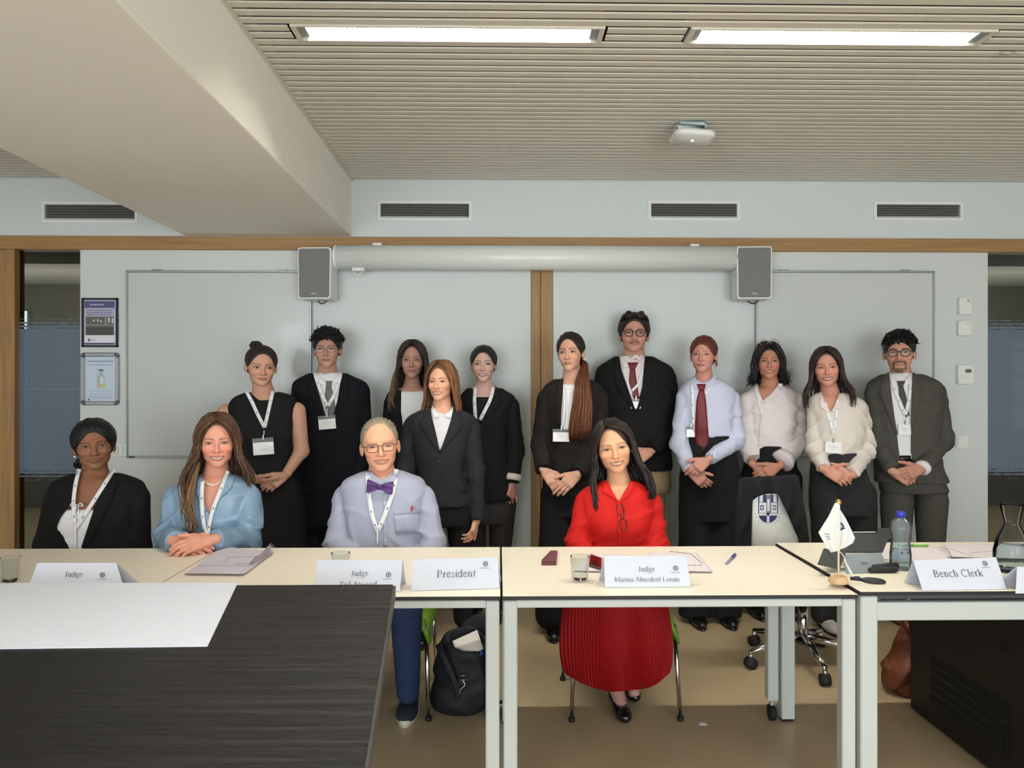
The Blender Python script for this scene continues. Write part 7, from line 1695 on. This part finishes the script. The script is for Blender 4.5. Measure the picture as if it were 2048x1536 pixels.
# ================================================================== CHAIRS
m_green = mat('lime_green_plastic', (118, 168, 50), .4)
def chair(cx, yf, lb, sx=1.0):
    """four legged shell chair; yf = front edge of the seat"""
    e = empty('shell_chair', (cx, yf+.24, 0), lb, 'chair', 'green shell chairs behind the tables'); w2 = .235*sx
    def shell(fn, name, nu=14, nv=10, th=.012):
        V = [fn(i/(nu-1)*2-1, j/(nv-1)) for j in range(nv) for i in range(nu)]; N_ = len(V)
        F_ = [(j*nu+i, j*nu+i+1, (j+1)*nu+i+1, (j+1)*nu+i) for j in range(nv-1) for i in range(nu-1)]
        V = np.array(V); me_n = np.zeros_like(V)
        for f_ in F_:
            n_ = np.cross(V[f_[1]]-V[f_[0]], V[f_[3]]-V[f_[0]])
            for q in f_: me_n[q] += n_
        me_n /= np.linalg.norm(me_n, axis=1)[:, None]
        V2 = np.concatenate([V, V-me_n*th]); F2 = F_+[tuple(N_+q for q in f_[::-1]) for f_ in F_]
        ring = list(range(nu))+[j*nu+nu-1 for j in range(1, nv)]+[(nv-1)*nu+i for i in range(nu-2, -1, -1)]+[j*nu for j in range(nv-2, 0, -1)]
        F2 += [(ring[(a+1) % len(ring)], ring[a], N_+ring[a], N_+ring[(a+1) % len(ring)]) for a in range(len(ring))]
        return mesh_obj(name, V2, F2, m_green, e, True)
    shell(lambda u, v: (cx+u*w2, yf+.44*v-.0+(.03*(1-v)*abs(u)**4), .455-.02*v-(.085*max(0, abs(u)-.86)/.14)-(.05*max(0, .12-v)/.12)), 'seat', 20, 14, .014)
    shell(lambda u, v: (cx+u*w2*(.82-.12*v), yf+.45+.05*v+.03*(1-u*u)*.8, .50+.29*v), 'backrest', 14, 10, .010)
    for sx_ in (-1, 1):
        for (y0, y1) in ((yf+.05, yf-.0), (yf+.38, yf+.46)):
            l = MB().tube([(cx+sx_*(w2-.02), y0, .40), (cx+sx_*(w2-.005), y1, .012)], .0095, 12).build('leg', m_chrome, e, True)
            MB().tube([(cx+sx_*(w2-.005), y1, .0), (cx+sx_*(w2-.005), y1, .016)], .014, 12).build('foot_cap', m_rub, l, True)
        MB().tube([(cx+sx_*(w2-.03), yf+.36, .42), (cx+sx_*(w2-.03), yf+.49, .55)], .009, 10).build('back_support', m_chrome, e, True)
    return e
xg = atz(858, 1441, 0); chair(xg[0]-.232, xg[1], 'lime green shell chair under the person in the bow tie')
xr_ = atz(1363, 1441, 0); xl_ = atz(1140, 1437, 0); chair((xr_[0]+xl_[0])/2, xr_[1], 'shell chair under the person in the red skirt', 1.02)
q = at(190, 1000, 3.92); chair(q[0], 3.52, 'shell chair under the seated person at the left end')
q = at(428, 1000, 3.6); chair(q[0], 3.26, 'shell chair under the person in the blue blouse', .8)
# ================================================================== BACKPACK
m_bag = mat('black_nylon_bag', (20, 21, 27), .7, bump=(120, .15), noise=(8, .2))
c = atz(925, 1440, 0); c = V3(c[0], c[1]+.13, 0); e = empty('backpack', c, 'open dark backpack on the floor beside the green chair, papers inside', 'backpack')
def bag(P):
    d = uni([ell(c+V3(0, 0, .17), (.135, .11, .20)), (ell(c+V3(-.02, -.02, .06), (.13, .11, .085)), .05), (ell(c+V3(.03, -.09, .13), (.09, .045, .12)), .02)])(P)
    d = d-.006*np.sin(P[:, 0]*40+3*np.sin(P[:, 2]*22))*np.sin(P[:, 2]*31); d = smax(d, -ell(c+V3(.02, -.03, .35), (.085, .07, .11))(P), .01); return d
sdf_obj('bag_body', halfz(bag, .002, None), c+V3(-.2, -.2, -.02), c+V3(.2, .2, .42), .0085, m_bag, e)
sdf_obj('top_flap', lambda P: ell(c+V3(.07, .07, .33), (.085, .03, .07))(P)-.004*np.sin(P[:, 0]*60), c+V3(-.1, -.05, .2), c+V3(.2, .16, .45), .008, m_bag, e)
for i, (col, dz, dy) in enumerate((((44, 84, 170), .0, 0), ((226, 214, 206), .022, .004))):
    mb = MB(); M = np.array(Matrix.Translation(Vector(c+V3(.02, -.055+dy, .275+dz)))@Matrix.Rotation(math.radians(-24), 4, 'Y')@Matrix.Rotation(math.radians(-38), 4, 'X')); mb.box((-.06, -.003, -.045), (.06, .003, .045), .001, M=M)
    mb.build('folder' if i == 0 else 'papers', mat('folder_%d' % i, col, .5), e)
mb = MB(); mb.tube(bez([c+V3(-.11, -.08, .31), c+V3(-.07, -.13, .25), c+V3(-.02, -.135, .12), c+V3(-.04, -.12, .05)], 16), .014, 8, flat=(.3, (0, -1, 0))); mb.build('strap', m_bag, e, True)
mb = MB(); mb.tube([c+V3(-.015, -.15, .20), c+V3(.02, -.15, .20), c+V3(.02, -.15, .18), c+V3(-.015, -.15, .18)], .003, 6, closed=True); mb.tube(bez([c+V3(0, -.15, .18), c+V3(.012, -.152, .16), c+V3(-.008, -.15, .14), c+V3(-.012, -.15, .12)], 10), .003, 6); mb.build('buckle', m_steel, e, True)
# pale wheels of a trolley case behind the table leg
c2 = atz(988, 1448, 0); e = empty('trolley_wheels', c2, 'pair of pale grey wheels on a dark axle behind the white table leg', 'trolley')
for dx in (-.01, .07): MB().tube([c2+V3(dx-.012, .1, .052), c2+V3(dx+.012, .1, .052)], .052, 26).build('wheel', mat('pale_wheel', (150, 148, 144), .5), e, True)
MB().tube([c2+V3(-.01, .1, .052), c2+V3(.07, .1, .052)], .008, 8).build('axle', m_black, e)
# ================================================================== OFFICE CHAIR with a draped gown
cc = atz(1606, 1322, 0); oc = V3(cc[0]-.01, 3.98, 0); e = empty('office_chair', oc, 'swivel chair with white back, chrome star base and casters before the curly haired person', 'chair')
MB().tube([oc+V3(0, 0, .10), oc+V3(0, 0, .30)], .028, 18).build('column', m_chrome, e, True); MB().tube([oc+V3(0, 0, .28), oc+V3(0, 0, .44)], .018, 14).build('gas_lift', m_chrome, e, True)
for k_ in range(5):
    a = math.radians(-93+72*k_); d = V3(math.cos(a), math.sin(a), 0); t = oc+d*.31
    ar = MB().tube([oc+V3(0, 0, .135), oc+d*.15+V3(0, 0, .12), t+V3(0, 0, .085)], [.024, .019, .013], 12, flat=(1, (0, 0, 1))).build('base_arm', m_chrome, e, True)
    n_ = V3(-d[1], d[0], 0); MB().tube([t+n_*-.022+V3(0, 0, .03), t+n_*.022+V3(0, 0, .03)], .029, 18).build('caster', m_rub, ar, True); MB().tube([t+V3(0, 0, .045), t+V3(0, 0, .085)], .011, 10).build('caster_stem', m_chrome, ar, True)
sdf_obj('seat', ell(oc+V3(0, .02, .46), (.24, .24, .045)), oc+V3(-.3, -.3, .38), oc+V3(.3, .3, .54), .012, m_black, e)
yb = 3.74; tl, br = at(1502, 985, yb), at(1600, 1100, yb); cx = at(1548, 1000, yb)[0]
prism(MB(), [(x+(cx), y+.80) for x, y in rr(.125, .19, .05)], -.012, .012, np.array([[1, 0, 0, 0], [0, 0, -1, yb+.012], [0, 1, 0, 0], [0, 0, 0, 1.]]), .004).build('backrest', m_white, e, True)
MB().tube([oc+V3(cx-oc[0], -.16, .44), V3(cx, yb+.05, .52), V3(cx, yb+.03, .66)], .018, 10).build('back_bar', m_chrome, e, True)
# printed crest on the white back
mb = MB(); ctr = at(1536, 1016, yb); kk = yb/F; navy = lin((40, 48, 96)); gry = lin((120, 124, 140)); wht = lin((222, 224, 224))
def crest(u0, u1, v0, v1, c, l=0): 
    P = [(u0, v0), (u1, v0), (u1, v1), (u0, v1)]; mb.add([(ctr[0]+u*kk, yb-.0012-l*.0004, ctr[2]-v*kk) for u, v in P], [(0, 1, 2, 3)], c)
def crestp(P, c, l=0): mb.add([(ctr[0]+u*kk, yb-.0012-l*.0004, ctr[2]-v*kk) for u, v in P], [tuple(range(len(P)))], c)
crestp([(-20, -27)]+[(20*math.cos(a), 8+22*math.sin(a)) for a in np.linspace(PI, 0, 12)][::1]+[(20, -27)], navy, 0)
for x in (-14, 0, 14): crest(x-3.5, x+3.5, -27, -12, wht, 1)
crest(-18, 18, -11, 10, wht, 1); crest(-4, 6, -26, 10, gry, 2); crest(-2, 3, -18, 6, wht, 3); crest(-16, -9, -6, 4, navy, 2); crest(-14, -11, -4, 2, wht, 3); crest(9, 16, -6, 4, gry, 2); crest(10, 14, -3, 1, wht, 3); crest(-19, 19, 11, 15, wht, 1); crest(-2.5, 2.5, 11, 29, wht, 1)
for i in range(15):
    a = math.radians(200-i*15.7); x, y = 26*math.cos(a), 6+28*math.sin(a); crest(x-1.1, x+1.1, y-1.4, y+1.4, lin((190, 186, 196)), 0)
mb.build('crest', mat('crest_print', (255, 255, 255), .5, attr=True), e, cols=True)
m_gown = cloth('black_gown', (24, 24, 26))
gp = [(1476, 960), (1482, 955), (1590, 949), (1598, 954), (1612, 1030), (1622, 1110), (1462, 1110), (1468, 1030)]
gc = at(1540, 1030, yb)
def gown(P):
    d = np.abs(P[:, 1]-(yb-.005)-.018*np.sin(P[:, 0]*34+3*P[:, 2]))-.030; d = d-.005*np.sin(P[:, 0]*70+4*np.sin(P[:, 2]*12)); return d
gf = cutp(keepp(gown, gp, .02), [(1505, 1001), (1516, 993), (1530, 988), (1556, 987), (1563, 1003), (1576, 1030), (1597, 1078), (1603, 1125), (1502, 1125)], 9, .006)
tag(sdf_obj('black_gown', gf, gc+V3(-.27, -.08, -.24), gc+V3(.27, .09, .2), .0075, m_gown, None), 'black gown draped over the white office chair back', 'gown')
# ================================================================== BROWN BAG, CABINET, SCRAP
m_brn = mat('brown_leather', (104, 54, 30), .55, noise=(14, .3), bump=(30, .4))
cb = atz(1800, 1400, 0); cb = V3(cb[0]+.055, cb[1]+.08, 0); e = empty('leather_bag', cb, 'slouching brown leather bag against the black cabinet', 'bag')
def lb_(P):
    d = uni([ell(cb+V3(0, 0, .09), (.095, .09, .10)), (ell(cb+V3(.025, 0, .22), (.058, .06, .12)), .04)])(P)
    return d-.013*np.sin(P[:, 2]*44+5*np.sin(P[:, 0]*19))*np.sin(P[:, 0]*30+P[:, 1]*22)
sdf_obj('bag_body', halfz(lb_, .002, None), cb+V3(-.17, -.17, -.02), cb+V3(.17, .17, .4), .0085, m_brn, e)
mb = MB(); mb.tube(bez([cb+V3(.03, -.03, .30), cb+V3(-.0, -.05, .36), cb+V3(-.05, -.05, .355), cb+V3(-.03, -.05, .34), cb+V3(.02, -.05, .28)], 18), .010, 8, flat=(.5, (0, -1, 0))); mb.build('handle', m_brn, e, True)
XK = atz(1821, 1420, 0); xk = XK[0]; zk = .655
e = empty('black_cabinet', (xk+.4, 3.0, 0), 'black equipment cabinet standing under the right table', 'cabinet')
m_cab = mat('black_laminate', (27, 26, 24), .45, spec=.3, noise=(20, .15)); yk0, yk1 = YF+.075, XK[1]
MB().box((xk, yk0, .012), (xk+.75, yk1, zk), .002).build('carcass', m_cab, e)
MB().box((xk-.003, yk0+.10, .10), (xk+.001, yk1-.16, .30)).build('vent_recess', mat('deep_black', (8, 8, 8), .8), e)  # near-black plate on the side stands in for the recess shade
vs = MB()
for i in range(5): MB().box((xk-.006, yk0+.10, .112+i*.038), (xk-.002, yk1-.16, .124+i*.038)).build('vent_slat', m_cab, e)
for (yy, zz_) in ((yk1-.06, .54), (yk0+.12, .50)): MB().tube([(xk-.003, yy, zz_), (xk+.001, yy, zz_)], .026, 20).build('cable_port', MATS['deep_black'], e)  # near-black discs paint in the darkness of the cable holes
for x in (xk+.03, xk+.68):
    for y in (yk0+.03, yk1-.07): MB().box((x, y, 0), (x+.04, y+.04, .014)).build('foot', m_rub, e)
q = atz(1405, 1448, 0); tag(poly_slab('paper_scrap', [q+V3(-.016, -.01, 0), q+V3(.018, -.012, 0), q+V3(.012, .014, 0), q+V3(-.013, .012, 0)], .0005, .002, m_paper, None), 'small torn scrap of white paper on the floor', 'paper')
